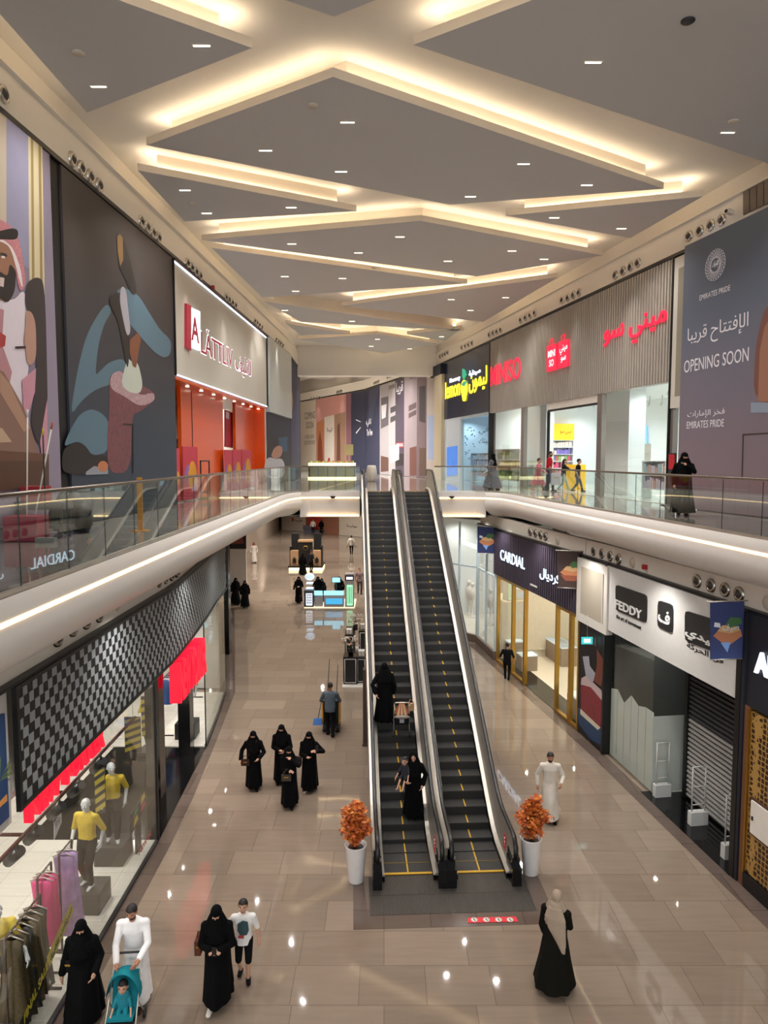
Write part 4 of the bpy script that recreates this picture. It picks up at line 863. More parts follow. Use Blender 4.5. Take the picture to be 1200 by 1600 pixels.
b = MB(); b.box((p1.x - .5, cy + .3, UP + 1.2 + .0), (.05, .05, 2.35)); b.box((p1.x - .5, cy + .27, UP + 2.0), (.6, .05, .75)); tag(b.build('menu_sign', P('C8BC8A')), 'pale menu sign on a pole behind the glowing display counter', 'sign')
p = W(580.5, 752.5, UP)
root = thing('vase', 'big white barrel shaped vase on the upper landing before the navy hoarding', 'vase', p)
b = MB(); b.lathe([(0, .005), (.21, .005), (.24, .02), (.30, .3), (.325, .52), (.30, .76), (.245, .98), (.215, .99), (.20, .96), (.24, .6), (0, .5)], p, 24); b.build('bowl', white, root)
b = MB()
for k in range(6): a = k * math.pi / 3 + .2; b.tube([p + V((math.cos(a) * r_, math.sin(a) * r_, h)) for r_, h in ((.245, .03), (.305, .3), (.33, .52), (.305, .76), (.25, .97))], .006, 4)
b.build('groove', P('A8A49C'), root)
# ================================================================== lower level, right side
def lz(w, pts, o=0.0): return sum(w.z(u, v, o) for u, v in pts) / len(pts)
def ipost(b, w, t, z0, z1, o=0.0, wd=.08, dp=.1, m=0): b.wbox(w, t - wd / 2, t + wd / 2, z0, z1, o - dp, o + .02, m)
LT = 5.8                                               # black line over the lower shop fronts
def lowbulk(name, w, t0, t1):
    b = MB(); b.wbox(w, t0, t1, LT, SOF - .02, -.3, -.12, 0); b.wbox(w, t0, t1, LT - .07, LT, -.3, .03, 1); struct(name, b, [band, black])
lowbulk('trim_17', RS1, -.05, RS1.L + 6); lowbulk('trim_18', RS2, -.0, RS2.L); lowbulk('trim_19', RS3, 0, RS3.L)
RM = Wall((6.60, 20.45), (6.32, 22.25)); lowbulk('trim_20', RM, 0, RM.L)
# --- dark shop with the gold lattice at the right edge
t0 = RS1.t(1161, 1200); t1 = t0 + 3.4; zs = RS1.z(1163, 1098)
root = thing('shop_front', 'dark shop front with a gold lattice screen at the right edge', 'shop front', RS1.at((t0 + t1) / 2, 0, 0))
b = MB(); b.wbox(RS1, t0, t1, zs, LT - .07, -.2, .04); b.wbox(RS1, t0 - .06, t0 + .03, 0.01, LT - .07, -.2, .08); b.build('sign_board', P('131722'), root)
b = MB(); textp(b, RS1, 'AI', (1181, 1050), (1206, 1062), (1181, 1015), .05, .05, 0, .03); b.build('lettering', bluelit, root)
lat = _M.get('gold lattice') or mat('gold lattice', 'C99A3E', .35, metal=.7)
nt = lat.node_tree; bs = nt.nodes['Principled BSDF']; tc = nt.nodes.new('ShaderNodeTexCoord'); vo = nt.nodes.new('ShaderNodeTexVoronoi'); vo.feature = 'DISTANCE_TO_EDGE'; vo.inputs['Scale'].default_value = 9; vo.inputs['Randomness'].default_value = .25
gt = nt.nodes.new('ShaderNodeMath'); gt.operation = 'LESS_THAN'; gt.inputs[1].default_value = .12; mx = nt.nodes.new('ShaderNodeMix'); mx.data_type = 'RGBA'; mx.inputs[6].default_value = (*lin('3A2416'), 1); mx.inputs[7].default_value = (*lin('B58E4C'), 1)
nt.links.new(tc.outputs['Object'], vo.inputs['Vector']); nt.links.new(vo.outputs['Distance'], gt.inputs[0]); nt.links.new(gt.outputs[0], mx.inputs[0]); nt.links.new(mx.outputs[2], bs.inputs['Base Color']); bs.inputs['Metallic'].default_value = .3
b = MB(); b.wbox(RS1, t0 + .22, t1, .35, zs - .08, -.1, .02, 0); b.build('lattice_screen', lat, root)
b = MB(); b.wbox(RS1, t0 + .05, t0 + .2, .01, zs, -.1, .05, 0); b.wbox(RS1, t0 + .2, t1, .01, .33, -.1, .06, 1); b.wbox(RS1, t0 + .18, t0 + .22, .3, zs - .05, 0, .06, 2); b.build('frame', [P('6B4426'), black, gold], root)
a0 = RS1.t(1178, 1275); b = MB(); b.wbox(RS1, a0, a0 + .62, RS1.z(1180, 1302), RS1.z(1180, 1250), .021, .08, 0); b.wbox(RS1, a0 - .05, a0 + .67, RS1.z(1180, 1306), RS1.z(1180, 1246), .02, .05, 1); b.wbox(RS1, a0 + .05, a0 + .09, RS1.z(1180, 1280), RS1.z(1180, 1274), .08, .1, 2); b.build('electrical_box', [white, P('4A2C1A'), black], root)
nest(root, [('lettering', 'sign_board'), ('electrical_box', 'frame')])
# --- shuttered shop with the pale sign
t0, t1 = RS1.t(949, 1000), RS1.t(1157, 1100); zs = (RS1.z(948, 985) + RS1.z(1155, 1087)) / 2
root = thing('shop_front', 'closed shop front with a pale sign, papered glass and a dark roller shutter', 'shop front', RS1.at((t0 + t1) / 2, 0, 0))
b = MB(); b.wbox(RS1, t0, t1, zs, LT - .08, -.25, .06, 0); b.wbox(RS1, t1 - .06, t1 + .1, .01, LT - .08, -.3, .09, 1); b.wbox(RS1, t0 - .08, t0, .01, LT - .08, -.2, .09, 1); b.build('sign_board', [mat('pale sign panel', 'C9C7C3', .5), black], root)
pl = mat('dark sign plate', '1F1F21', .3); sw = mat('white raised letter', 'D8D6D2', .4)
def rplate(px, items, name='sign_plate'):
    b = MB(); c = [RS1.P(u, v, .09) for u, v in px]; mid = sum(c, V()) / 4; pts = []
    for i in range(4):
        p, a, d = c[i], c[i - 1], c[(i + 1) % 4]
        for f in (.16, .05): pts.append(p + (a - p).normalized() * f + (d - p).normalized() * (.02 if f > .1 else .05))
        for f in (.05, .16): pts.append(p + (d - p).normalized() * f + (a - p).normalized() * (.05 if f < .1 else .02))
    b.prism(pts, RS1.n * -.03, 0)
    for s, bl, br, tl in items: textp(b, RS1, s, bl, br, tl, .092, .02, 1, .02)
    b.build(name, [pl, sw], root)
rplate([(961, 954), (1010, 975), (1011, 929), (961, 912)], [('FEDDY', (961.5, 949), (1003, 966), (961.5, 936))])
rplate([(1026, 980), (1051, 992), (1051.5, 944), (1027, 936)], [('ف', (1029, 970), (1047, 976), (1029, 950))])
rplate([(1069, 1002), (1125, 1024), (1125, 969.5), (1069, 952)], [('فيدي', (1071, 996), (1122, 1016), (1071, 979))])
b = MB(); textp(b, RS1, 'the art of movement', (963, 965.5), (1002, 984), (963, 959), .062, .008, 0, .01); textp(b, RS1, 'فــن الحــركة'.replace('ـ', ''), (1073, 1013), (1130, 1038), (1073, 1002), .062, .008, 0, .01); b.build('lettering', black, root)
tg = RS1.t(1011, 1230)                                # glass corner, then the shutter set back
paper = mat('window paper', 'C6CBC4', .6, noise=.08, nscale=2)
b = MB(); n = 6
for k in range(n):
    a, c = t0 + .05 + (tg - t0 - .05) * k / n, t0 + .05 + (tg - t0 - .05) * (k + 1) / n
    zt = [2.05, 2.15, 1.9, 2.25, 2.1, 2.2, 2.2][k]; z2 = [2.05, 2.15, 1.9, 2.25, 2.1, 2.2, 2.2][k + 1]
    b.add([RS1.at(a, .05, -.14), RS1.at(c - .015, .05, -.14), RS1.at(c - .015, z2, -.14), RS1.at(a, zt, -.14)], [[0, 1, 2, 3]], 0)
b.build('window_paper', paper, root)
for k in range(3): b = MB(); b.wbox(RS1, t0 + .02 + (tg - t0 - .02) * k / 3, t0 + (tg - t0) * (k + 1) / 3, .03, zs, -.1, -.085); b.build('window_pane', shopglass, root)
b = MB(); b.add([RS1.at(tg, .03, -.1), RS1.at(tg, .03, -1.1), RS1.at(tg, zs, -1.1), RS1.at(tg, zs, -.1)], [[0, 1, 2, 3]]); b.build('window_pane', shopglass, root)
b = MB(); b.add([RS1.at(tg - .02, .03, -.12), RS1.at(tg - .02, .03, -1.1), RS1.at(tg - .02, 2.1, -1.1), RS1.at(tg - .02, 2.1, -.12)], [[0, 1, 2, 3]]); b.build('window_paper', paper, root)
b = MB(); ts0, ts1 = tg + .35, t1 - .05; ns = 30
for k in range(ns): z = .1 + (zs - .12) * k / ns; b.wbox(RS1, ts0, ts1, z, z + (zs - .12) / ns * .5, -.95, -.9, 0 if k > ns * .56 else 1)  # lower slats in a paler colour that stands in for the light on them
b.wbox(RS1, ts0, ts1, .06, zs, -1.0, -.96, 2); b.build('roller_shutter', [P('3C3C40'), P('A8A6A2'), P('101012')], root)
b = MB(); b.wbox(RS1, tg, tg + .2, .01, zs, -1.3, -1.1, 0); b.wbox(RS1, t0, t1, zs, zs + .1, -1.2, -.2, 0); b.wbox(RS1, ts0 - .12, ts0, .01, zs, -1.2, -.85, 0); b.build('frame', black, root)
b = MB(); b.wbox(RS1, tg - .15, t1, .006, .014, -1.0, .1, 0); b.build('threshold', blackgloss, root)
b = MB(); b.wbox(RS1, t0, tg, .012, .02, -4, -.2, 0); b.wbox(RS1, t0, t1, 0.01, 4.2, -4.2, -4.0, 1); b.wbox(RS1, t0 + .5, tg - .3, .02, 3.4, -2.9, -2.6, 2); b.wbox(RS1, t0 - .05, t0, .01, 4.2, -4, -.25, 1); b.build('interior', [shopfloor, P('4A4C4C'), P('A8A490')], root)
lamps(RS1, t0, tg, 3.6, -1.4, 30, (1, .97, .85), 2)
ped = None
for u, v, h, lab in ((1034, 1244, 1.45, 'white security gate nearest to the papered glass'), (1090, 1288, 1.5, 'white security gate in the middle before the shutter'), (1143, 1340, 1.5, 'white security gate nearest to the gold lattice')):
    c = W(u, v, .014)
    if ped is None:
        ped = thing('security_gate', lab, 'security gate', c, 'anti theft gates before the shutter'); dd = RS1.r
        b = MB()
        for s in (-.17, .17): b.tube([c + RS1.n * s + V((0, 0, .3)), c + RS1.n * s + V((0, 0, 1.45))], .018, 6)
        for z in (1.44, .95, .5): b.tube([c - RS1.n * .17 + V((0, 0, z)), c + RS1.n * .17 + V((0, 0, z))], .014, 6)
        b.build('loop_frame', P('B8B8B4'), ped)
        b = MB(); b.box(c + V((0, 0, .17)), (.44, .16, .33), 0, math.atan2(RS1.n.y, RS1.n.x)); b.build('foot', P('C9C9C6'), ped)
    else: dup(ped, c, None, lab)
nest(root, [('lettering', 'sign_board'), ('sign_plate', 'sign_board'), ('window_paper', 'window_pane')])
# --- wall mural between the shops and the framed box above
zb = RM.z(930, 982)
def printed_gen(w, label, t0, t1, z0, z1, o, base, shapes):  # shapes in fractions of the board
    b = MB(); b.wbox(w, t0, t1, z0, z1, o - .05, o, 0); ms = [base]; lay = o + .003
    for m, pts in shapes:
        if m not in ms: ms.append(m)
        b.add([w.at(t0 + (t1 - t0) * x, z0 + (z1 - z0) * y, lay) for x, y in pts], [list(range(len(pts)))], ms.index(m)); lay += .002
    return tag(b.build('hoarding', ms), label, 'hoarding')
printed_gen(RM, 'narrow dark wall mural of a red cake slice on a blue plate', .02, RM.L - .02, .05, zb, .04, P('0C0B0F'),
    [(P('1F3A5C'), [(0, .08), (.5, .02), (1, .06), (1, .2), (0, .22)]), (P('C8BFA8'), [(.1, .17), (.8, .16), (.9, .2), (.1, .22)]), (mat('print red cake', '7A2A30', .6, noise=.5, nscale=8), [(.12, .22), (.9, .2), (.98, .44), (.5, .52), (.1, .46)]),
     (P('B8A0A0'), [(.1, .44), (.5, .48), (.98, .43), (.9, .52), (.3, .55), (.12, .5)]), (P('9A9AA4'), [(.3, .55), (.55, .52), (.7, .62), (.45, .66), (.4, .74), (.15, .7)]), (P('6A3428'), [(.6, .55), (.9, .55), (.98, .78), (.7, .84), (.72, .7)]), (P('3A2A28'), [(.35, .84), (.7, .86), (.68, .93), (.4, .92)])])
p = RM.at(RM.L * .55, 0, .25); p.z = AY(930, 1001, p.y).z
b = MB(); b.box(p, (.34, .03, .22), 0); b.box(p - V((0, .017, 0)), (.2, .004, .12), 1); b.tube([p + V((0, 0, .11)), p + V((0, 0, .8))], .006, 5, 2); tag(b.build('exit_sign', [mat('green lit sign', '3CC0C0', .4, emit=.7), bagwhite, steel]), 'small hanging teal exit sign before the dark cake mural', 'exit sign')
b = MB(); b.wbox(RM, -.15, RM.L + .1, zb + .02, LT - .1, -.1, .1, 0); b.wbox(RM, .15, RM.L - .15, zb + .3, LT - .35, .1, .103, 1); b.wbox(RM, RM.L - .15, RM.L - .12, zb + .3, LT - .35, .1, .13, 0); tag(b.build('wall_panel', [P('CFCAC1'), P('A59C8C')]), 'pale framed box panel above the narrow cake mural', 'wall panel')
# --- jewellery shop with blue white lit letters and gold frames
t0, t1 = .0, RS2.L; zs = (RS2.z(776, 897.5) + RS2.z(906, 960)) / 2
root = thing('shop_front', 'jeweller shop front with cool lit letters on a dark ribbed board and gold frames', 'shop front', RS2.at(RS2.L / 2, 0, 0))
db = mat('dark plum cladding', '3A3240', .45); b = MB(); b.wbox(RS2, t0, t1, zs, LT - .08, -.25, .05, 0)
n = 44
for k in range(n): tt = t0 + (t1 - t0) * k / n; b.wbox(RS2, tt, tt + (t1 - t0) / n * .55, zs, LT - .08, .05, .075, 0)
b.build('sign_board', db, root)
bl_lit = mat('cool lit letter', 'FFFFFF', .4, emit=2.0, ecol='BFE2FF', noise=0)
b = MB(); textp(b, RS2, 'CARDIAL', (782, 874), (820, 889.5), (782, 858), .08, .02, 0, .0); b.build('lettering', bl_lit, root)
b = MB(); textp(b, RS2, 'كرديال', (843.7, 904), (875, 914), (843.7, 886), .08, .02, 0, .0); b.build('lettering', bl_lit, root)
b = MB(); b.wpx(RS2, [(828, 911), (839, 916), (839, 919), (828, 914)], .076, .085); b.build('small_print', sw, root)
gp = mat('gold frame', 'C29A4A', .3, metal=.9)
b = MB(); 
for us in ((776.5, 800, 819), (869, 891, 904.5)):
    b = MB()
    for u in us: ipost(b, RS2, RS2.t(u, 1000), .02, zs, 0, .10 if u in (776.5, 904.5, 869) else .15, .12)
    for z0, z1 in ((.02, .12), (zs - .12, zs)): a_, c_ = sorted((RS2.t(us[0], 1000), RS2.t(us[2], 1000))); b.wbox(RS2, a_, c_, z0, z1, -.1, .025)
    b.build('gold_frame', gp, root)
for u0, u1 in ((776.5, 819), (869, 904.5)):
    pass
for u0, u1 in ((776.5, 800), (800, 819), (869, 891), (891, 904.5)):
    a, c = RS2.t(u0, 1000), RS2.t(u1, 1000); b = MB(); b.wbox(RS2, min(a, c) + .05, max(a, c) - .05, .12, zs - .12, -.06, -.045); b.build('window_pane', shopglass, root)
b = MB(); b.wbox(RS2, -.1, RS2.L + .2, .008, .02, -5, -.9, 0); b.wbox(RS2, 0, RS2.L, .008, .019, -.9, -.02, 1); b.wbox(RS2, 0, RS2.L, 0.01, 5, -5.2, -5, 2); b.wbox(RS2, RS2.L, RS2.L + .06, .01, 5, -5, -.3, 2); b.wbox(RS2, -.06, 0, .01, 5, -5, -.3, 2); b.wbox(RS2, 0, RS2.L, 4.9, 5, -5, -.26, 2); b.build('interior', [mat('cream shop floor', 'EFE6D2', .15), blackgloss, mat('cream shop wall', 'E9E0CC', .6)], root)
wood = mat('walnut panel', '5C4030', .45, noise=.2, nscale=3)
tw = RS2.t(852, 1000, -4.7); b = MB(); b.wbox(RS2, tw - .9, tw + 1.6, .02, 4.4, -4.98, -4.85, 0); b.wbox(RS2, tw + .1, tw + 1.1, 1.4, 3.2, -4.85, -4.8, 1); b.wbox(RS2, tw - .4, tw + 1.6, 3.6, 4.0, -4.85, -4.7, 2); b.build('wall_niche', [wood, mat('lit niche', 'D8C8A0', .5, emit=.35), P('C8B49A')], root)
def table(w, t0, t1, o, h, label, d=.7):
    r_ = thing('display_case', label, 'display case', w.at((t0 + t1) / 2, .02, o - d / 2))
    b = MB(); b.wbox(w, t0, t1, .022, h * .8, o - d, o, 0); b.build('cabinet', mat('taupe cabinet', '9A8A7A', .5), r_)
    b = MB(); b.wbox(w, t0, t1, h * .8, h * .86, o - d, o, 0); b.build('jewel_tray', mat('lit jewel tray', 'D8E4EA', .4, emit=.4, noise=.4, nscale=14), r_)
    b = MB(); b.wbox(w, t0, t1, h * .86, h, o - d, o, 0); b.build('glass_top', shopglass, r_)
a = RS2.t(852, 1000, -2.6); table(RS2, a - .3, a + 2.2, -2.4, 1.0, 'long jewellery display case across the back of the jeweller shop')
a = RS2.t(890, 1100, -.35); table(RS2, a - .1, a + .85, -.3, .95, 'low jewellery display case in the right jeweller window')
a = RS2.t(783, 1000, -.5); table(RS2, a + .0, a + .9, -.5, 1.0, 'jewellery display case in the left jeweller window')
a = RS2.t(810, 1000, -.5); table(RS2, a - .2, a + .4, -.5, .8, 'small jewellery case beside the gold door post')
p = RS2.at(RS2.t(838, 1003, -4.6), 1.15, -4.5); r_ = thing('fire_extinguisher', 'red fire extinguisher on the back wall of the jeweller shop', 'fire extinguisher', (p.x, p.y, .85))
b = MB(); b.lathe([(0, -.4), (.13, -.4), (.13, .2), (.06, .3), (0, .3)], p, 14); b.build('cylinder', P('B81E1E'), r_); b = MB(); b.tube([p + V((0, 0, .3)), p + V((0, 0, .4)), p + V((-.1, -.1, .38))], .03, 6); b.build('valve', black, r_)
lamps(RS2, 0, RS2.L, 4.8, -1.2, 130, (1, .92, .76), 4); lamps(RS2, 0, RS2.L, 4.8, -3.4, 130, (1, .92, .76), 4)
nest(root, [('lettering', 'sign_board'), ('small_print', 'sign_board')])
# --- hanging banners
def banner(px, y, base, shapes, label, txt=None):
    q = [AY(u, v, y) for u, v in px]; r_ = thing('hanging_banner', label, 'banner', q[0])
    b = MB(); b.prism(q, (0, .02, 0), 0); ms = [base]
    def at(x, z): return q[3] + (q[2] - q[3]) * x + (q[0] - q[3]) * z          # x right, z up in fractions
    lay = -.003
    for m, pts in shapes:
        if m not in ms: ms.append(m)
        b.add([at(x, z) + V((0, lay, 0)) for x, z in pts], [list(range(len(pts)))], ms.index(m)); lay -= .002
    if txt:
        ms.append(sw); vs_, fs, _ = glyphs(txt[0], .01); x0, x1, z0, z1 = txt[1]
        b.add([at(x0 + (x1 - x0) * x, z0 + (z1 - z0) * z) + V((0, lay - .004 * d, 0)) for x, z, d in vs_], fs, len(ms) - 1)
    b.build('banner_cloth', ms, r_)
    b = MB(); e = (q[1] - q[0]).normalized() * .08; b.tube([q[0] - e + V((0, .01, .02)), q[1] + e + V((0, .01, .02))], .015, 6); b.tube([q[3] - e * .3 + V((0, .01, 0)), q[2] + e * .3 + V((0, .01, 0))], .015, 6); b.build('rail', steel, r_)
isl = [(P('B8764E'), [(.08, .42), (.5, .22), (.95, .4), (.9, .52), (.3, .55)]), (P('C8A070'), [(.2, .5), (.6, .45), (.9, .5), (.7, .6), (.35, .6)]), (P('3F6A3A'), [(.45, .62), (.6, .55), (.95, .62), (.9, .72), (.6, .74)]), (P('D8DCE4'), [(.1, .58), (.3, .56), (.28, .64), (.12, .66)]), (P('7AA0D8'), [(.3, .3), (.5, .12), (.6, .3)])]
banner([(1110, 942), (1163, 940), (1162, 1029), (1110, 1031)], 14.25, mat_grad('print blue sea', '3C5FA8', '2C3768', 3.7, 4.9), isl, 'blue hanging banner with a floating island, before the pale shop sign', ('صيف', (.35, .85, .48, .62)))
banner([(872, 861), (911, 862), (910, 920), (872, 918)], 22.4, P('3C2824'), isl[:3] + [(P('8A4A32'), [(.1, .35), (.9, .35), (.7, .2), (.3, .2)])], 'brown hanging banner with a floating island, beside the lit jeweller letters')
banner([(746, 822), (774, 825), (774, 865), (746, 864)], 30.6, P('1E2A5A'), isl, 'navy hanging banner above the glass corner of the white boutique')
# --- white boutique behind a glass corner
root = thing('shop_front', 'white boutique behind tall glass beside the escalators', 'shop front', RS3.at(RS3.L / 2, 0, 0))
FW = Wall((4.45, 33.3), (2.9, 35.0)); zt = 5.75
b = MB(); b.wbox(RS3, 0.02, RS3.L, .02, .35, -.2, .06, 0); b.wbox(FW, 0, FW.L, .02, .35, -.2, .06, 0); b.build('plinth', P('6A5A50'), root)
for w in (RS3, FW):
    for k in range(2):
        b = MB(); b.wbox(w, w.L * k / 2 + .03, w.L * (k + 1) / 2 - .03, .36, zt, -.05, -.035); b.build('window_pane', shopglass, root)
b = MB()
for w in (RS3, FW):
    for t in (0.03, w.L / 2, w.L - .02): ipost(b, w, t, .35, zt, 0, .06, .08)
    b.wbox(w, 0, w.L, 3.6, 3.68, -.08, 0)
b.build('window_frame', mat('pale frame', 'BFD0D8', .4), root)
b = MB(); b.add([(4.5, 33.3, .36), (4.9, 30.6, .36), (12, 31, .36), (12, 40, .36), (3.2, 40, .36), (2.95, 35.0, .36)], [[0, 1, 2, 3, 4, 5]], 0); b.box((7, 38, 3), (9, .2, 5.9), 1); b.box((9.5, 34, 3), (.2, 9, 5.9), 1); b.add([(4.5, 33.3, 5.9), (4.9, 30.6, 5.9), (12, 31, 5.9), (12, 40, 5.9), (3.2, 40, 5.9), (2.95, 35.0, 5.9)], [[5, 4, 3, 2, 1, 0]], 1); b.build('interior', [shopfloor, wi], root)
b = MB(); b.wpx(FW, [(724, 845), (744, 852), (744, 858), (724, 850)], -.02, .0); b.build('lettering', whitelit, root)
[spot('shop lamp', (x, y, 5.6), 150 * SHOP_W, (1, .98, .93), 2.6, .05) for x, y in ((5.2, 33), (5, 35.5), (7, 34), (7, 36.5), (4, 37))]
b = MB(); b.box((2.62, 35.3, 3), (.55, .55, 5.9)); tag(b.build('column', P('8E3A2A')), 'rust red square column just right of the escalators beyond the boutique glass', 'column')
for k, (u, v) in enumerate(((722, 968), (727, 972), (755, 985))):
    c = W(u, v - 2, .37)
    tag(MB().lathe([(0, 0), (.25, 0), (.25, .03), (.04, .05), (.04, .8), (.16, .95), (.2, 1.2), (.22, 1.42), (.06, 1.55), (.06, 1.62), (.11, 1.72), (.08, 1.85), (0, 1.87)], (c.x + .5, c.y + 1.0, .37), 14).build('dress_form', P('E4E0D8')), ['white dress form at the left of the boutique window', 'white dress form second from the left in the boutique window', 'white dress form by the boutique side window'][k], 'dress form')
# walls closing the lower storey behind the shop fronts
b = MB(); b.wbox(RS1, RS1.t(1161, 1200), RS1.L + 8, .0, SOF, -.5, -.25); b.box((9.2, 38, 3.1), (.15, 5, 6.2)); struct('wall_right_lower', b, dark)
# ================================================================== lower level, left side: the clothes shop
# sign board of checks that follows the curve of the shop line
zc1 = 5.74; zc0 = LS.z(27, 1270, .12)
ya = LS.P(27, 1150, .12).y
path = [(-5.10, ya + k * .5) for k in range(int((17.5 - ya) / .5))] + [(-5.15, 17.6), (-5.22, 18.6), (-5.32, 19.8), (-5.45, 21.2), (-5.62, 22.8), (-5.78, 24.4), (-5.93, 26.2)]
pv = [V(p) for p in path]; lens = [0]
for a, c in zip(pv, pv[1:]): lens.append(lens[-1] + (c - a).length)
def pal_at(s):
    for i in range(len(pv) - 1):
        if s <= lens[i + 1] or i == len(pv) - 2: d = (pv[i + 1] - pv[i]).normalized(); return pv[i] + d * (s - lens[i]), V((d.y, -d.x))
cs = .155; nc = int(lens[-1] / cs); nr = round((zc1 - zc0 - .12) / .15)
b = MB(); ch = (zc1 - zc0 - .12) / nr
for i in range(nc):
    (p, n1), (q, n2) = pal_at(i * cs), pal_at((i + 1) * cs)
    for j in range(nr):
        z0 = zc0 + .06 + j * ch; wob = .25 * cs * math.sin(j * .9 + i * .35)
        b.add([(p.x, p.y + wob, z0), (q.x, q.y + wob, z0), (q.x, q.y + wob, z0 + ch), (p.x, p.y + wob, z0 + ch)], [[0, 1, 2, 3]], (i + j) % 2)
root = thing('checker_sign', 'long black and grey chequered sign board over the clothes shop on the left', 'sign board', (-5.1, ya, zc0))
b.build('check_face', [P('141416'), P('8B9092')], root)
b = MB()
sweep(b, path, [(-.03, zc0), (.03, zc0), (.03, zc0 + .06), (.0, zc0 + .06)]); sweep(b, path, [(.0, zc1 - .06), (.03, zc1 - .06), (.03, zc1), (-.05, zc1)]); sweep(b, path, [(-.02, zc0), (-.02, zc1)])
b.box((-5.1, ya - .03, (zc0 + zc1) / 2), (.07, .07, zc1 - zc0)); b.box((-5.96, 26.3, (zc0 + zc1) / 2), (.07, .12, zc1 - zc0)); b.build('frame', black, root)
lp = [(-5.12, 3.0), (-5.12, 8)] + [(x - .02, y) for x, y in path]
b = MB(); sweep(b, lp, [(-.2, zc1 + .02), (-.1, zc1 + .02), (-.1, SOF - .01)], 0); sweep(b, lp, [(-.2, zc1), (.03, zc1), (.03, zc1 + .05), (-.1, zc1 + .05)], 1); struct('trim_21', b, [band, black])
b = MB(); b.box((-5.35, ya - 2.6, (zc0 - .15 + 5.7) / 2), (.3, 5.05, 5.85 - zc0)); struct('wall_left_lower', b, P('C9C5C0'))
pq = [V((-5.185, ya - .9, z)) for z in (3.2, 5.3)]
b = MB(); y0, y1 = LS.P(0, 1200, .1).y - .8, LS.P(13, 1200, .1).y
b.box((-5.17, (y0 + y1) / 2, LS.z(8, 1200, .1)), (.05, y1 - y0, LS.z(8, 1115, .1) - LS.z(8, 1284, .1)), 0)
tz_ = LS.z(8, 1215, .1)
for k in range(7): a = k * .45 - .4; b.add([(-5.142, y1 - .2, tz_), (-5.142, y1 - .2 + .35 * math.cos(a), tz_ + .25 * math.sin(a) + .1), (-5.142, y1 - .2 + .3 * math.cos(a + .2), tz_ + .2 * math.sin(a + .2))], [[0, 1, 2]], 1)
b.add([(-5.141, y1 - .5, tz_ - .35), (-5.141, y1 - .04, tz_ - .35), (-5.141, y1 - .04, tz_ - .25), (-5.141, y1 - .5, tz_ - .3)], [[0, 1, 2, 3]], 2)
tag(b.build('poster', [P('1F3C66'), P('6A7A3A'), P('C88A4A')]), 'deep blue poster with a palm at the left edge, beside the chequered sign', 'poster')
root = thing('shop_front', 'clothes shop front with tall glass under the chequered sign on the left', 'shop front', (-5.25, 13, 0))
yg0, yg1, yw0, yw1 = 6.0, 15.7, 21.0, 26.0
def lx(y): return -5.22 if y < 12 else -5.22 - .03 * (y - 12) / 5.5 if y < 17.5 else -5.25 - .045 * (y - 17.5) - .0048 * (y - 17.5) ** 2 * 1.0
def gpane(y0, y1, m=3):
    b = MB()
    for k in range(m):
        a, c = y0 + (y1 - y0) * k / m, y0 + (y1 - y0) * (k + 1) / m
        b.hexa([(lx(a), a, .05), (lx(c), c, .05), (lx(c) - .012, c, .05), (lx(a) - .012, a, .05), (lx(a), a, 3.86), (lx(c), c, 3.86), (lx(c) - .012, c, 3.86), (lx(a) - .012, a, 3.86)])
    b.build('window_pane', shopglass, root)
ys = [6.0, 8.1, 10.2, 12.3, 14.0, 15.7]
for a, c in zip(ys, ys[1:]): gpane(a + .006, c - .006, 1)
gpane(yw0 + .0, 23.4); gpane(23.42, 25.9)
b = MB()
for a, c in ((yg0, yg1), (yw0, yw1)): sweep(b, [(lx(a + (c - a) * k / 6), a + (c - a) * k / 6) for k in range(7)], [(-.06, .02), (.02, .02), (.02, .06), (-.06, .06)])
b.box((lx(yg1), yg1, 1.95), (.05, .05, 3.8)); b.box((lx(yw0), yw0, 1.95), (.03, .03, 3.8)); b.build('base_rail', black, root)
b = MB(); b.add([(lx(yg1) + .01, yg1, .012), (lx(yw0), yw0, .012), (-8.3, yw0, .012), (-8.3, yg1, .012)], [[0, 1, 2, 3]], 0); b.build('threshold', blackgloss, root)
b = MB(); b.hexa([(-11.5, 5, .01), (lx(5) - .03, 5, .01), (lx(yg1) - .03, yg1, .01), (-11.5, yg1, .01), (-11.5, 5, .04), (lx(5) - .03, 5, .04), (lx(yg1) - .03, yg1, .04), (-11.5, yg1, .04)], 0)
b.hexa([(-11.5, yw0, .01), (lx(yw0) - .03, yw0, .01), (lx(yw1) - .03, yw1, .01), (-11.5, yw1, .01), (-11.5, yw0, .04), (lx(yw0) - .03, yw0, .04), (lx(yw1) - .03, yw1, .04), (-11.5, yw1, .04)], 0)
b.add([(-8.3, yg1, .011), (-8.3, yw0, .011), (-11.5, yw0, .011), (-11.5, yg1, .011)], [[0, 1, 2, 3]], 0)
b.box((-11.6, 16, 2.1), (.2, 23, 4.2), 1); b.box((-8.95, 26.6, 2.1), (5.2, .15, 4.2), 1); b.prism([(-11.6, 4.5, 4.02), (-5.3, 4.5, 4.02), (-5.35, 17, 4.02), (-6.05, 26.5, 4.02), (-11.6, 26.5, 4.02)], (0, 0, .1), 1); b.build('interior', [shopfloor, mat('shop wall white', 'D9D5CC', .6)], root)
for y, x in ((17.2, -5.75), (20.6, -5.95)):
    b = MB(); b.box((x, y, 1.95), (.35, .42, 3.85)); b.build('column', blackgloss, root)
for y in (8.5, 13.0, 18.6, 23.5): [spot('shop lamp', (x, y + dy, 3.9), 150 * SHOP_W, (1, .97, .93), 2.5, .05) for x in (-6.3, -8.2) for dy in (-1.1, 1.1)]
rl = mat('red raised letter', 'E81A38', .4, emit=.75, ecol='FF1836')
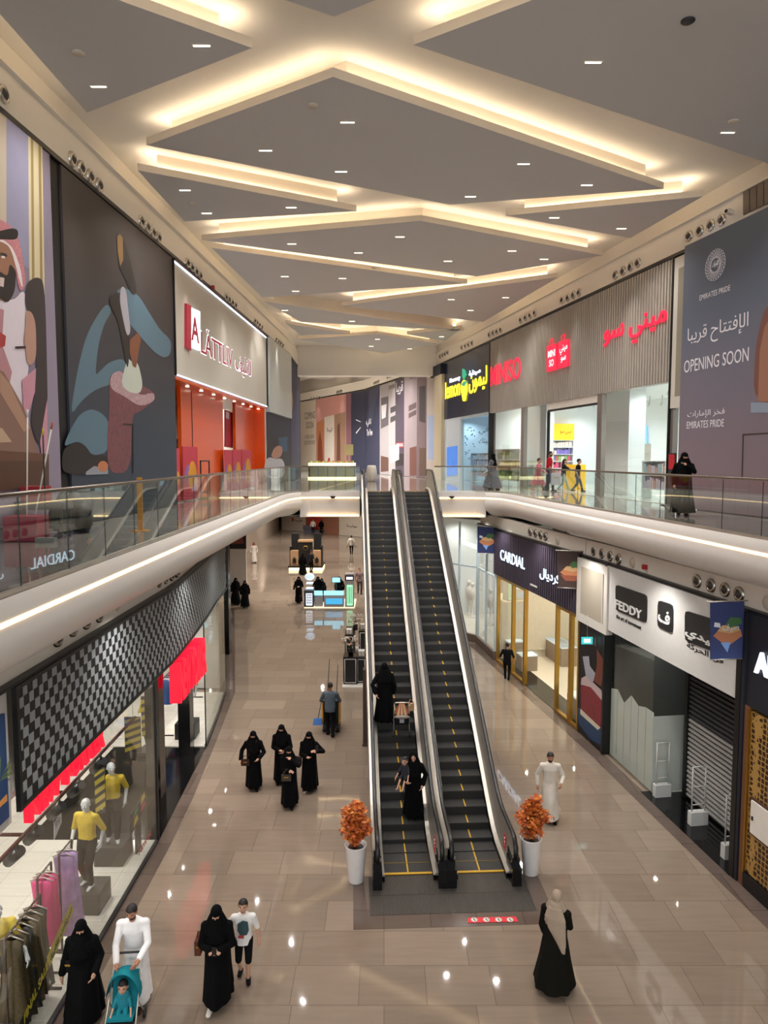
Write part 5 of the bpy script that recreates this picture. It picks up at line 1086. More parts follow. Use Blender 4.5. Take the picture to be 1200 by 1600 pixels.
for (t0, t1, z0, z1, w, lab) in ((ya - 8 + .4, ya - 8 + 3.2, zc0 - .42, zc0 + .1, LS, 0), (17.0 - 8, 19.6 - 8, zc0 - 1.15, zc0 - .1, LS, 1)):
    b = MB(); text(b, w, 'NEW YORKER', t0, t1, z0, z1, -.05 if not lab else .0, .12 if not lab else .28, 0, .04); b.build('lettering', rl, root)
b = MB(); c = [LS.P(u, v, .006) for u, v in ((30, 1600), (22, 1625), (36, 1625), (77.5, 1512), (73, 1496))]; b.add([c[0], c[1], c[2], c[3], c[4]], [[0, 1, 2, 3, 4]], 0)
c = [LS.P(u, v, .006) for u, v in ((73, 1496), (77.5, 1512), (115, 1424), (111, 1409))]; b.add(c, [[0, 1, 2, 3]], 1)
def slant(b, s, p0, p1, up, m):
    vs_, fs, _ = glyphs(s, .02); a, c = LS.P(*p0, .008), LS.P(*p1, .008); b.add([a + (c - a) * x + V((0, 0, up)) * z + LS.n * .003 * d for x, z, d in vs_], fs, m)
slant(b, 'FINAL SALE', (38, 1600), (75, 1513), .15, 1); slant(b, 'تنزيلات نهائية'.replace('ز', 'ر').replace('ئ', 'ي').replace('ه', 'ة'), (79, 1506), (112, 1426), .13, 0)
b.build('sale_sticker', [P('161616'), P('B8A828')], root)
b = MB(); textp(b, LS, 'NEW IN', (217, 1337), (236, 1313), (217, 1328), .004, .003, 0, .03); b.build('sticker', P('C02A34'), root)
# track with lamp heads along the top of the window
tr = thing('track_lights', 'dark red rail with black lamp heads along the left shop window', 'track light', (-5.62, 11, 3.0))
b = MB(); b.tube([(-5.62, 7, 3.0), (-5.66, 15.6, 3.0)], .035, 6); b.build('rail', P('4A2420'), tr)
for y in (9.6, 10.4, 11.0, 11.8, 12.6, 13.6):
    b = MB(); b.tube([(-5.64, y, 2.97), (-5.64, y, 2.85)], .02, 6); b.tube([(-5.60, y, 2.86), (-5.85, y + .1, 2.62)], .09, 10); b.build('lamp_head', black, tr)
for z in (3.0,):
    b = MB()
    for y in (9.4, 10.6, 12.0): b.tube([(-5.62, y, 3.0), (-7.4, y, 3.0)], .03, 5); b.tube([(-7.4, y, .05), (-7.4, y, 3.0)], .035, 5)
    b.build('side_bar', P('4A2420'), tr)
# racks with clothes
def rack(y0, y1, x, h, label, pal, n, ln, wd=.24, mats=None):
    r_ = thing('clothes_rack', label, 'clothes rack', (x, (y0 + y1) / 2, .04))
    b = MB(); b.tube([(x, y0, .045), (x, y0, h), (x, y1, h), (x, y1, .045)], .02, 6)
    for y in (y0, y1): b.tube([(x - .3, y, .06), (x + .3, y, .06)], .02, 6)
    b.build('rail', P('3A2A26'), r_)
    for k in range(n):
        y = y0 + .1 + (y1 - y0 - .2) * (k + .5) / n
        b = MB(); b.tube([(x, y, h + .02), (x, y, h - .06)], .006, 4, 1); b.tube([(x - .2, y, h - .14), (x, y, h - .06), (x + .2, y, h - .14)], .012, 5, 1)
        prof = [(.10, -.12), (.19, -.16), (.16, -.45), (.19, -.8), (wd, -ln)]
        vs_ = []; m_ = 12
        for r0, dz in prof:
            for j in range(m_):
                a = 2 * math.pi * j / m_; rr = r0 * (1 + (.16 * math.sin(5 * a + k) if dz < -.4 else 0)); vs_.append((x + rr * math.cos(a), y + rr * .32 * math.sin(a), h + dz))
        b.add(vs_, [(i * m_ + j, i * m_ + (j + 1) % m_, (i + 1) * m_ + (j + 1) % m_, (i + 1) * m_ + j) for i in range(len(prof) - 1) for j in range(m_)], 0, True)
        c_ = (mats or [P(q) for q in pal])[k % len(mats or pal)]
        g = b.build('dress', [c_, steel]); tag(g, label.replace('rack of ', 'dress on the rack of ').replace('rail of ', 'garment on the rail of '), 'dress', label)
seq = mat('sequin cloth', '54472F', .35, metal=.4, noise=1.0, nscale=45)
rack(10.0, 11.1, -5.68, 1.7, 'rack of sequin gowns in the left shop window', None, 6, 1.45, .26, [seq, seq, mat('dark sequin cloth', '3A362E', .4, noise=.8, nscale=50)])
rack(11.45, 11.95, -5.9, 1.75, 'rack of bright pink gowns in the left shop window', ['D84A82', 'E0568C'], 3, 1.3, .2)
rack(12.0, 12.5, -5.78, 1.85, 'rack of lilac tie dyed gowns in the left shop window', None, 2, 1.6, .26, [mat('lilac cloth', 'B898C8', .5, noise=.5, nscale=6)])
rack(21.8, 25.4, -7.0, 1.9, 'rail of jeans and shirts in the far window of the clothes shop', ['3A5A96', 'C8CCD4', '2A3A5A', 'B83A4A', '6A86B8', '1E2430'], 14, .9, .2)
for k, (u0, v0, u1, v1, y) in enumerate(((196, 1120, 221, 1175, 16.6), (222, 1088, 246, 1150, 18.0), (150, 1200, 166, 1270, 14.6))):
    c = [AY(u, v, y) for u, v in ((u0, v1), (u1, v1), (u1, v0), (u0, v0))]
    b = MB(); x0, x1, z0, z1 = c[0].x, c[1].x, c[0].z, c[2].z; b.box(((x0 + x1) / 2, y, (z0 + z1) / 2), (x1 - x0, .04, z1 - z0), 0)
    for q in range(5): f = q / 5; b.add([(x0, y - .022, z0 + (z1 - z0) * f), (x1, y - .022, z0 + (z1 - z0) * min(1, f + .16)), (x1, y - .022, z0 + (z1 - z0) * min(1, f + .27)), (x0, y - .022, z0 + (z1 - z0) * (f + .11))], [[0, 1, 2, 3]], 1)
    b.tube([((x0 + x1) / 2, y + .03, z1), ((x0 + x1) / 2, y + .03, 4.04)], .008, 4, 2)
    tag(b.build('striped_board', [P('3A3634'), P('A8963A'), steel]), ['hanging board with yellow and black stripes behind the middle mannequin', 'upper yellow and black striped board near the shop entrance', 'lowest yellow and black striped board, nearest in the left window'][k], 'display board')
b = MB(); c = [LS.P(u, v, -.25) for u, v in ((203, 1305), (228, 1255), (228, 1236), (203, 1272))]; b.prism(c, LS.n * .03, 0)
for i in range(2):
    for j in range(2): 
        e = lambda x, y: c[0] + (c[1] - c[0]) * x + (c[3] - c[0]) * y + LS.n * .032
        b.add([e(.12 + .45 * i, .12 + .42 * j), e(.42 + .45 * i, .12 + .42 * j), e(.36 + .45 * i, .45 + .42 * j), e(.18 + .45 * i, .45 + .42 * j)], [[0, 1, 2, 3]], 1 + (i + 2 * j) % 3)
zz = min(p_.z for p_ in c); b.box((c[0].x - .02, (c[0].y + c[1].y) / 2, zz / 2 + .02), (.04, .3, zz - .03), 0)
tag(b.build('letter_board', [P('1C1A1A'), P('C8B040'), P('B82A50'), P('3A7A4A')]), 'black board with coloured letter blocks in the left shop window', 'display board')
b = MB(); c = [LS.P(u, v, -.5) for u, v in ((84, 1312), (95, 1285), (95, 1265), (84, 1288))]; b.prism(c, LS.n * .015, 0); textp(b, LS, '99', (86, 1296), (94, 1280), (86, 1284), -.484, .003, 1, .02); b.tube([c[3], V((c[3].x, c[3].y, 3.0))], .006, 4, 1); tag(b.build('price_board', [P('C8C8CC'), P('8A8A90')]), 'white price board hanging among the gowns in the left window', 'price board')
# black column and glass further along, white hoarding end and far fronts
b = MB(); b.box((-7.15, 31.4, 3.1), (.35, .45, 6.2)); tag(b.build('column', blackgloss), 'tall black gloss column where the left shop line ends', 'column')
b = MB(); 
for k in range(3):
    a, c = 26.1 + 1.7 * k, 26.1 + 1.7 * (k + 1); xa, xc = -5.98 - .21 * (a - 26), -5.98 - .21 * (c - 26)
    b.hexa([(xa, a, .1), (xc, c - .03, .1), (xc - .012, c - .03, .1), (xa - .012, a, .1), (xa, a, 5.6), (xc, c - .03, 5.6), (xc - .012, c - .03, 5.6), (xa - .012, a, 5.6)])
tag(b.build('glass_screen', shopglass), 'tall curved glass screen between the clothes shop and the black column', 'glass screen')
b = MB(); b.add([(-6.0, 26.2, .02), (-7.1, 31.2, .02), (-11.4, 31.2, .02), (-11.4, 27.4, .02)], [[0, 1, 2, 3]]); b.box((-9.6, 31.5, 3.1), (4.2, .2, 6.2)); struct('wall_left_end', b, P('4A4440'))
a, c = AY(362, 980, 43.6), AY(386, 980, 43.6)
b = MB(); x0, x1 = a.x - 1.2, c.x; zt = AY(374, 858, 43.6).z; b.box(((x0 + x1) / 2, 43.7, zt / 2), (x1 - x0, .2, zt), 0); b.box(((x0 + x1) / 2, 43.7, (zt + SOF) / 2), (x1 - x0, .2, SOF - zt - .03), 1)
b.add([(x1 - .9, 43.59, zt + .3), (x1 - .1, 43.59, zt + .35), (x1 - .2, 43.59, zt + .75), (x1 - .8, 43.59, zt + .8)], [[0, 1, 2, 3]], 2)
tag(b.build('hoarding', [P('D2CAC2'), P('1A1614'), P('7A3C30')]), 'white hoarding with a dark printed top beyond the black column on the left', 'hoarding')
BW = Wall((-16.0, 88.5), (0.5, 75.5)); 
for k, (u0, u1, c_, lab) in enumerate(((395, 440, '2E2A26', 'dark far hoarding at the end of the lower hall, leftmost'), (440.2, 477.8, 'C9BEAE', 'cream far hoarding with a red mark and Arabic lettering under the bridge'), (478, 529.8, '8A5A46', 'brown far hoarding with a poster, behind the seated pair'), (530, 575, 'BFB5A6', 'cream far hoarding with a grey name, rightmost under the bridge'))):
    a0, a1 = sorted((BW.t(u0, 825), BW.t(u1, 825)))
    b = MB(); b.wbox(BW, a0, a1, .02, 6.2, -.1, .02, 0); ms = [P(c_), P('B03A30'), P('3A3430')]
    if k == 1: textp(b, BW, 'قريبا', (461, 815), (472, 817), (461, 811), .025, .01, 2, .01); b.wpx(BW, [(456, 809), (459, 809), (459, 815), (456, 814)], .02, .03, 1)
    if k == 2: b.wpx(BW, [(481, 808), (503, 808), (503, 833), (481, 830)], .02, .03, 1)
    if k == 3: textp(b, BW, 'بولينا', (542, 824), (558, 825.5), (542, 819), .025, .01, 2, .01)
    b.wbox(BW, a0, a1, .02, .18, .02, .06, 0); tag(b.build('hoarding', ms), lab, 'hoarding')
b = MB(); b.box((-13, 60, 3.1), (.2, 60, 6.2)); struct('wall_left_far', b, P('A89888'))
# ================================================================== people
def capsule(mb, p0, p1, r0, r1, side=None, ratio=1.0, n=12):
    """closed tapered limb with round ends; side/ratio flatten its section"""
    p0, p1 = V(p0), V(p1); d = p1 - p0
    if d.length < 1e-4: d = V((0, 0, 1e-3))
    ax = d.normalized(); u = (V(side) if side is not None else (V((1, 0, 0)) if abs(ax.x) < .8 else V((0, 1, 0))))
    u = (u - ax * u.dot(ax)).normalized(); w = ax.cross(u)
    rows = []
    for k in range(4): a = math.pi / 2 * k / 3.0 - math.pi / 2; rows.append((p0 + ax * (r0 * math.sin(a)), max(.0004, r0 * math.cos(a))))
    for k in range(4): a = math.pi / 2 * k / 3.0; rows.append((p1 + ax * (r1 * math.sin(a)), max(.0004, r1 * math.cos(a))))
    vs_ = [c + u * (r * ratio * math.cos(2 * math.pi * j / n)) + w * (r * math.sin(2 * math.pi * j / n)) for c, r in rows for j in range(n)]
    k = len(rows)
    fs = [(i * n + j, i * n + (j + 1) % n, (i + 1) * n + (j + 1) % n, (i + 1) * n + j) for i in range(k - 1) for j in range(n)] + [tuple(range(n))[::-1], tuple(range((k - 1) * n, k * n))]
    return mb.add(vs_, fs, 0, True)
def ring_loft(mb, rings, n=20):
    """closed shell through rings (centre, rx, ry)"""
    vs_ = [V(c) + V((rx * math.cos(2 * math.pi * j / n), ry * math.sin(2 * math.pi * j / n), 0)) for c, rx, ry in rings for j in range(n)]; k = len(rings)
    return mb.add(vs_, [(i * n + j, i * n + (j + 1) % n, (i + 1) * n + (j + 1) % n, (i + 1) * n + j) for i in range(k - 1) for j in range(n)] + [tuple(range(n))[::-1], tuple(range((k - 1) * n, k * n))], 0, True)
def fuse(mb, vox, smooth=2):
    """one continuous surface out of overlapping limbs"""
    me = bpy.data.meshes.new('fused'); me.from_pydata([tuple(v) for v in mb.v], [], mb.f)
    bm = bmesh.new(); bm.from_mesh(me); bmesh.ops.recalc_face_normals(bm, faces=bm.faces); bm.to_mesh(me); bm.free()
    o = bpy.data.objects.new('fused', me); col.objects.link(o)
    m = o.modifiers.new('r', 'REMESH'); m.mode = 'VOXEL'; m.voxel_size = vox; m.use_smooth_shade = True
    if smooth: s = o.modifiers.new('s', 'SMOOTH'); s.factor = .5; s.iterations = smooth
    dg = bpy.context.evaluated_depsgraph_get(); out = bpy.data.meshes.new_from_object(o.evaluated_get(dg))
    bpy.data.objects.remove(o); bpy.data.meshes.remove(me)
    return out
def ik(a, b, l1, l2, pole):
    a, b, pole = V(a), V(b), V(pole); d = b - a; L = min(d.length, (l1 + l2) * .995)
    if d.length > L: b = a + d.normalized() * L; d = b - a
    x = (l1 * l1 - l2 * l2 + L * L) / (2 * L); h = math.sqrt(max(0, l1 * l1 - x * x)); n = d.normalized()
    p = pole - n * pole.dot(n); p.normalize()
    return a + n * x + p * h, b
skin_tones = {'tan': 'B98468', 'fair': 'C99A80', 'deep': '8A5E46'}
def skinmat(k): return mat('skin ' + k, skin_tones[k], .5, noise=.05)
cloth = lambda c: mat('cloth ' + c, c, .9, noise=.12, nscale=9, spec=.12)
E_DIR = V((0, -1, 0))
class Fig:
    """pose of a figure in its own frame: feet at the origin, facing -Y, height h"""
    def __init__(s, h=1.62, stride=.0, lead=1, arms=None, lean=.02, head=(0, 0), seat=None, wide=1.0, fat=1.0, child=False):
        s.h = h; k = s.k = h / 1.7; s.fat = fat; s.child = child
        hr = .115 * (k if not child else .80 + .2 * k)                     # half the head's height
        s.hr = hr
        sw_, hw = .19 * k * wide, .095 * k
        hip = .90 * k if not child else .86 * k
        s.pelvis = V((0, .0, hip)); s.chest = V((0, -lean * k * .8, hip + .36 * k)); s.neck = V((0, -lean * k, h - 2 * hr - .06 * k)); 
        s.headc = s.neck + V((0, -.02 * k - lean * .4, hr + .065 * k))
        s.hyaw, s.hpitch = head
        s.sh = {e: V((e * sw_, -lean * k * .9, h - 2 * hr - .115 * k)) for e in (-1, 1)}
        s.hipj = {e: s.pelvis + V((e * hw, 0, -.02 * k)) for e in (-1, 1)}
        s.ua, s.fa, s.th, s.sn = .29 * k, .25 * k, (hip - .08 * k) * .52, (hip - .08 * k) * .50
        arms = arms or {}
        s.el, s.wr, s.hd = {}, {}, {}
        for e in (-1, 1):
            t = arms.get(e, (e * .26, -.02, .86)); tgt = V((t[0] * k, t[1] * k, t[2] * k))
            pole = V((e * .6, .8, -.35)) if len(t) < 4 else V(t[3])
            s.el[e], s.wr[e] = ik(s.sh[e], tgt, s.ua, s.fa, pole)
            d = (s.wr[e] - s.el[e]).normalized(); s.hd[e] = d if len(t) < 5 else (d * .4 + V(t[4])).normalized()
        s.ft, s.kn = {}, {}
        for e in (-1, 1):
            if seat: f = V((e * .11 * k, seat[1] * k, .07 * k)) if not seat[2:] else V((e * .11 * k, seat[1] * k, seat[2] * k))
            else: f = V((e * .085 * k, -stride * k * (1 if e == lead else -1) * .5, .07 * k + (0 if e == lead else abs(stride) * .12 * k)))
            s.kn[e], s.ft[e] = ik(s.hipj[e], f, s.th, s.sn, V((e * .12, -1, .1)))
    def hand(s, mb, e, fine):
        k = s.k if not s.child else s.k * 1.06; w = s.wr[e]; d = s.hd[e]; up = V((0, -1, 0)) if abs(d.y) < .75 else V((0, 0, 1))
        thumbdir = up - d * up.dot(d); thumbdir.normalize(); nrm = d.cross(thumbdir); side = thumbdir
        if nrm.x * e > 0: nrm = -nrm                                        # palm towards the body
        capsule(mb, w - d * .02 * k, w + d * .075 * k, .028 * k, .034 * k, side, 1.25)
        if not fine: capsule(mb, w + d * .07 * k, w + d * .15 * k + nrm * .03 * k, .03 * k, .018 * k, side, 1.3); capsule(mb, w + d * .02 * k + side * .03 * k, w + d * .08 * k + side * .06 * k, .014 * k, .011 * k); return
        for i in range(4):
            off = side * ((1.5 - i) * .0225 * k); L = (.078, .088, .082, .064)[i] * k
            a = w + d * .088 * k + off; b = a + d * L * .52 + nrm * .012 * k + off * .12; c = b + d * L * .40 + nrm * L * .34
            capsule(mb, a - d * .02 * k, b, .0098 * k, .0090 * k, n=8); capsule(mb, b, c, .0090 * k, .0076 * k, n=8)
        a = w + d * .018 * k + side * .026 * k; b = a + d * .038 * k + side * .028 * k + nrm * .01 * k; c = b + d * .036 * k + side * .006 * k + nrm * .012 * k
        capsule(mb, a, b, .0125 * k, .0108 * k, n=8); capsule(mb, b, c, .0105 * k, .0088 * k, n=8)
    def headR(s): return Matrix.Translation(s.headc) @ Matrix.Rotation(s.hyaw, 4, 'Z') @ Matrix.Rotation(s.hpitch, 4, 'X')
    def head(s, mb):
        Q = s.headR(); r = s.hr
        def put(c, rr):
            t = MB(); t.ball((c[0] * r, c[1] * r, c[2] * r), (rr[0] * r, rr[1] * r, rr[2] * r), 0, 16, 10)
            mb.add([Q @ V(v) for v in t.v], t.f, 0, True)
        put((0, .10, .20), (.70, .82, .80)); put((0, -.18, -.30), (.56, .60, .68)); put((0, -.55, -.74), (.22, .18, .20))   # skull, face, chin
        put((0, -.86, -.10), (.10, .16, .14)); put((0, -.80, .10), (.07, .10, .22))                                          # nose
        for e in (-1, 1): put((e * .70, .05, -.02), (.09, .20, .28)); put((e * .30, -.66, -.12), (.20, .14, .16)); put((e * .27, -.72, .20), (.20, .10, .07))   # ears, cheeks, brows
        put((0, -.74, -.44), (.20, .10, .06))                                                                                # lips
        capsule(mb, s.neck - V((0, -.01, .08 * s.k)), s.headc + V((0, .02, -.3 * r)), .058 * s.k, .052 * s.k)
    def torso(s, mb, g=0.0, top=True):
        k, f = s.k, s.fat
        capsule(mb, s.pelvis + V((0, .01, -.03 * k)), s.pelvis + V((0, 0, .10 * k)), (.118 + g) * k * f, (.112 + g) * k * f, (1, 0, 0), 1.36)
        capsule(mb, s.pelvis + V((0, 0, .10 * k)), s.chest + V((0, 0, .02)), (.108 + g) * k * f, (.122 + g) * k * f, (1, 0, 0), 1.36)
        capsule(mb, s.chest, s.chest + V((0, 0, .08 * k)), (.122 + g) * k * f, (.108 + g) * k, (1, 0, 0), 1.42)
        for e in (-1, 1): capsule(mb, s.neck - V((0, -.012, .05 * k)), s.sh[e], (.052 + g * .5) * k, (.058 + g) * k)
    def arm(s, mb, e, g=0.0, to=1.0, flare=0.0):
        k = s.k * (1 if not s.child else .95)
        capsule(mb, s.sh[e], s.el[e], (.052 + g) * k, (.040 + g) * k); 
        if to > .5: capsule(mb, s.el[e], s.el[e].lerp(s.wr[e], (to - .5) * 2), (.041 + g) * k, (.027 + g + flare) * k)
    def legs(s, mb, g=0.0, to=1.0):
        k = s.k
        for e in (-1, 1):
            capsule(mb, s.hipj[e], s.kn[e] if to >= .5 else s.hipj[e].lerp(s.kn[e], to * 2), (.082 + g) * k, (.054 + g) * k if to >= .5 else (.066 + g) * k)
            if to > .5: capsule(mb, s.kn[e], s.kn[e].lerp(s.ft[e], (to - .5) * 2), (.052 + g) * k, (.036 + g) * k)
    def feet(s, mb, g=0.0, sides=(-1, 1)):
        k = s.k
        for e in sides: a = s.ft[e]; capsule(mb, a + V((0, .035 * k, -.033 * k)), a + V((e * .02 * k, -.13 * k, -.042 * k)), (.036 + g) * k, (.026 + g) * k, (1, 0, 0), 1.25)
    def body(s, vox, fine=True):
        mb = MB(); s.head(mb); s.torso(mb); s.legs(mb); s.feet(mb)
        for e in (-1, 1): s.arm(mb, e); s.hand(mb, e, fine)
        return fuse(mb, vox, 1)
def facepaint(s, me, sk, hairc, beard, lips='8A4A42'):
    """eyes, brows, lips and beard are areas of the one body mesh"""
    ms = [sk, mat('eye white', 'E8E2DA', .3), mat('eye dark', '1A1210', .2), mat('brow ' + hairc, hairc, .8), mat('lips ' + lips, lips, .5)]
    for m in ms: me.materials.append(m)
    Qi = s.headR().inverted(); r = s.hr
    for p in me.polygons:
        c = Qi @ p.center
        x, y, z = c.x / r, c.y / r, c.z / r
        if abs(z) > 1.1 or abs(x) > 1 or y > .2: continue
        ax = abs(abs(x) - .30)
        if ax < .085 and abs(z - .07) < .045 and y < -.4: p.material_index = 2
        elif ax < .16 and abs(z - .28) < .032 and y < -.4: p.material_index = 3
        elif beard and y < .12 and (z < -.34 or (z < -.26 and abs(x) < .26)) and not (abs(x) < .19 and abs(z + .44) < .06) and z > -1.0 and (y < -.15 or abs(x) > .4): p.material_index = 3
        elif abs(x) < .19 and abs(z + .44) < .065 and y < -.5: p.material_index = 4
def folds(me, z0, z1, amp, n, cx=0, cy=0, ph=0.0):
    for v in me.vertices:
        if v.co.z < z1:
            f = min(1, (z1 - v.co.z) / (z1 - z0)); a = math.atan2(v.co.y - cy, v.co.x - cx)
            d = amp * f * (math.sin(n * a + ph) + .5 * math.sin((n * 2 - 3) * a + 1.7 * ph))
            v.co.x += d * math.cos(a); v.co.y += d * math.sin(a)
def cut(me, keep):
    bm = bmesh.new(); bm.from_mesh(me)
    bmesh.ops.delete(bm, geom=[f for f in bm.faces if not keep(f.calc_center_median())], context='FACES')
    bm.to_mesh(me); bm.free(); return me
def putmesh(name, me, m, parent, M):
    me.transform(M); me.name = name
    if m is not None: me.materials.clear(); me.materials.append(m)
    for p in me.polygons: p.use_smooth = True
    return link(name, me, parent)
def gown(s, g, hem, hemr, sleeve=.97, flare=.02, vox=.014, amp=.018, n=9, ph=0.0, shift=(0, 0)):
    """abaya or thobe: chest, sleeves and a skirt in one cloth"""
    k = s.k; mb = MB(); s.torso(mb, g)
    for e in (-1, 1): s.arm(mb, e, g * .9, sleeve, flare)
    c = s.chest; p = s.pelvis; f = s.fat
    fy = (s.ft[-1].y + s.ft[1].y) / 2 + shift[1]; sy = abs(s.ft[-1].y - s.ft[1].y) / 2
    rings = [(V((0, c.y, c.z)), (.155 + g) * k * f, (.115 + g) * k * f), (V((0, p.y, p.z + .05)), (.165 + g) * k * f, (.125 + g) * k * f), (V((0, p.y * .6 + fy * .4, p.z * .6)), (.17 + g + hemr * .4) * k * f, (.14 + g + hemr * .5) * k * f + sy * .6), (V((shift[0], fy, hem)), (.18 + g + hemr) * k * f, (.15 + g + hemr) * k * f + sy * .9)]
    ring_loft(mb, rings, 28)
    me = fuse(mb, vox, 3); folds(me, hem, p.z + .1 * k, amp, n, 0, fy, ph)
    return me
def place(pt, face): return Matrix.Translation(pt) @ Matrix.Rotation(face, 4, 'Z')
VOX = {'near': (.0068, .012), 'mid': (.010, .015), 'far': (.016, .020)}
def root_person(s, label, M, lod, skin, hair, beard=False, group=None):
    me = s.body(VOX[lod][0], lod == 'near'); facepaint(s, me, skinmat(skin), hair, beard)
    o = putmesh('person', me, None, None, M); tag(o, label, 'person', group); return o
def shell(s, sc_, vox=.010, extra=()):
    """close cloth or hair around the head"""
    Q = s.headR(); r = s.hr; t = MB()
    for c, rr in ((((0, .10, .20)), (.70, .82, .80)), ((0, -.18, -.30), (.58, .60, .70))): t.ball([x * r for x in c], [x * r * sc_ for x in rr], 0, 18, 10)
    mb = MB(); mb.add([Q @ V(v) for v in t.v], t.f, 0, True)
    for a in extra: capsule(mb, *a)
    return fuse(mb, vox, 2)
BLK = '070708'
def woman(pt, label, face=0.0, h=1.6, lod='near', arms=None, stride=.3, lead=1, lean=.03, head=(0, .1), cover='niqab', scarf=BLK, dress=BLK, fat=1.08, shoes='1A1A1A', group=None, hemr=.015, skin='fair', shift=(0, 0), seat=None, hem=.09):
    s = Fig(h, stride, lead, arms, lean, head, fat=fat, seat=seat); M = place(pt, face); k = s.k; vx = VOX[lod][1]
    o = root_person(s, label, M, lod, skin, '1A1412', group=group)
    if seat:
        mb = MB(); s.torso(mb, .022); s.legs(mb, .035, .97)
        for e in (-1, 1): s.arm(mb, e, .02, .97, .02)
        me = fuse(mb, vx, 3)
    else: me = gown(s, .022, hem, hemr, vox=vx, ph=h * 37 % 6, n=8, amp=.016, shift=shift)
    putmesh('abaya', me, cloth(dress), o, M)
    nk = s.neck
    ex = [(nk + V((0, .035, .07 * k)), nk + V((0, .05, -.20 * k)), .085 * k, .14 * k, (1, 0, 0), 1.4), (nk + V((0, -.06, .03 * k)), nk + V((0, -.075, -.26 * k)), .075 * k, .12 * k, (1, 0, 0), 1.35)]
    ex += [(s.headc + V((e * .05 * k, .02, -.02)), s.sh[e] + V((-e * .05 * k, .0, .0)), .06 * k, .07 * k) for e in (-1, 1)]
    me = shell(s, 1.2, vx * .8, ex); Qi = s.headR().inverted(); r = s.hr
    if cover == 'niqab':
        def keep(c): q = Qi @ c; return not (q.y < -.35 * r and abs(q.z - .10 * r) < .15 * r and abs(q.x) < .56 * r)
    elif cover == 'open':
        def keep(c): q = Qi @ c; return not (q.y < -.30 * r and (q.x / (.52 * r)) ** 2 + ((q.z + .15 * r) / (.72 * r)) ** 2 < 1)
    else:
        def keep(c): return True
    cut(me, keep); putmesh('headscarf', me, cloth(scarf), o, M)
    for e in (-1, 1): mb = MB(); s.feet(mb, .008, (e,)); putmesh('shoe', fuse(mb, vx * .7, 1), cloth(shoes), o, M)
    return o, s, M
def hair_mesh(s, style, vx):
    r = s.hr; me = shell(s, 1.09, vx * .7, []); Qi = s.headR().inverted()
    def keep(c):
        q = (Qi @ c) / r
        if style == 'bald': return False
        if q.z < (-.30 if q.y > .25 else .18 if abs(q.x) > .55 and q.y > -.2 else .02): return False
        return not (q.y < -.42 and q.z < .62 and abs(q.x) < .6) and not (q.y < -.25 and q.z < .45)
    return cut(me, keep)
def man(pt, label, face=0.0, h=1.72, lod='near', arms=None, stride=.3, lead=1, lean=.03, head=(0, .1), outfit='thobe', top='E6E4E2', legs='1A1A1C', shoes='1A1412', hair='1A1310', beard=True, sleeve=.97, short=1.0, skin='tan', fat=1.0, child=False, ghutra=False, group=None, long_hair=False, seat=None, hemr=.04, headless=False, tone=None):
    s = Fig(h, stride, lead, arms, lean, head, fat=fat, child=child, seat=seat); M = place(pt, face); k = s.k; vx = VOX[lod][1]
    o = root_person(s, label, M, lod, skin, hair, beard, group)
    if outfit == 'thobe': putmesh('thobe', gown(s, .016, .09 * k, hemr, vox=vx, amp=.008, n=7, flare=.008), cloth(top), o, M)
    elif outfit == 'dress': putmesh('dress', gown(s, .012, .34 * k, hemr, sleeve=sleeve, vox=vx, amp=.01, n=7), cloth(top), o, M)
    else:
        mb = MB(); s.torso(mb, .014)
        for e in (-1, 1): s.arm(mb, e, .016, sleeve)
        capsule(mb, s.pelvis + V((0, .0, .04)), s.pelvis + V((0, 0, -.13 * k)), .130 * k * fat, .138 * k * fat, (1, 0, 0), 1.34)
        me = fuse(mb, vx, 2); zc = s.pelvis.z - .09 * k; hz = s.neck.z + .005; cut(me, lambda c: c.z > zc or abs(c.x) > .2 * k); putmesh('shirt', me, cloth(top), o, M)
        mb = MB(); s.legs(mb, .016, short); capsule(mb, s.pelvis + V((0, 0, .05)), s.pelvis + V((0, 0, -.05 * k)), .122 * k * fat, .125 * k * fat, (1, 0, 0), 1.32)
        putmesh('trousers', fuse(mb, vx, 2), cloth(legs), o, M)
    if ghutra:
        nk = s.neck; me = shell(s, 1.14, vx * .8, [(nk + V((e * .07, .04, .06)), nk + V((e * .12, .03, -.22 * k)), .07 * k, .10 * k) for e in (-1, 1)]); Qi = s.headR().inverted(); r = s.hr
        cut(me, lambda c: not ((Qi @ c).y < -.25 * r and (Qi @ c).z < .45 * r and abs((Qi @ c).x) < .56 * r)); putmesh('headcloth', me, mat('red check cloth', 'C46A6A', .8, noise=.5, nscale=60), o, M)
        Q = s.headR(); b = MB(); b.tube([Q @ V((.72 * r * math.cos(a), (.86 * math.sin(a) + .1) * r, .55 * r)) for a in [i * math.pi / 8 for i in range(16)]], .015, 6, closed=True); me = bpy.data.meshes.new('head_cord'); me.from_pydata(b.v, [], b.f); putmesh('head_cord', me, cloth(BLK), o, M)
    else:
        me = hair_mesh(s, 'short', vx)
        putmesh('hair', me, mat('hair ' + hair, hair, .6, noise=.2, nscale=40), o, M)
        if long_hair:
            Q = s.headR(); b = MB(); capsule(b, Q @ V((0, .45 * s.hr, .2 * s.hr)), Q @ V((0, .75 * s.hr, -1.9 * s.hr)), .62 * s.hr, .42 * s.hr, (1, 0, 0), 1.25); putmesh('long_hair', fuse(b, vx, 1), mat('hair ' + hair, hair, .6), o, M)
    for e in (-1, 1): mb = MB(); s.feet(mb, .008, (e,)); putmesh('shoe', fuse(mb, vx * .7, 1), cloth(shoes), o, M)
    return o, s, M
def hold(M, p): return M @ V(p)
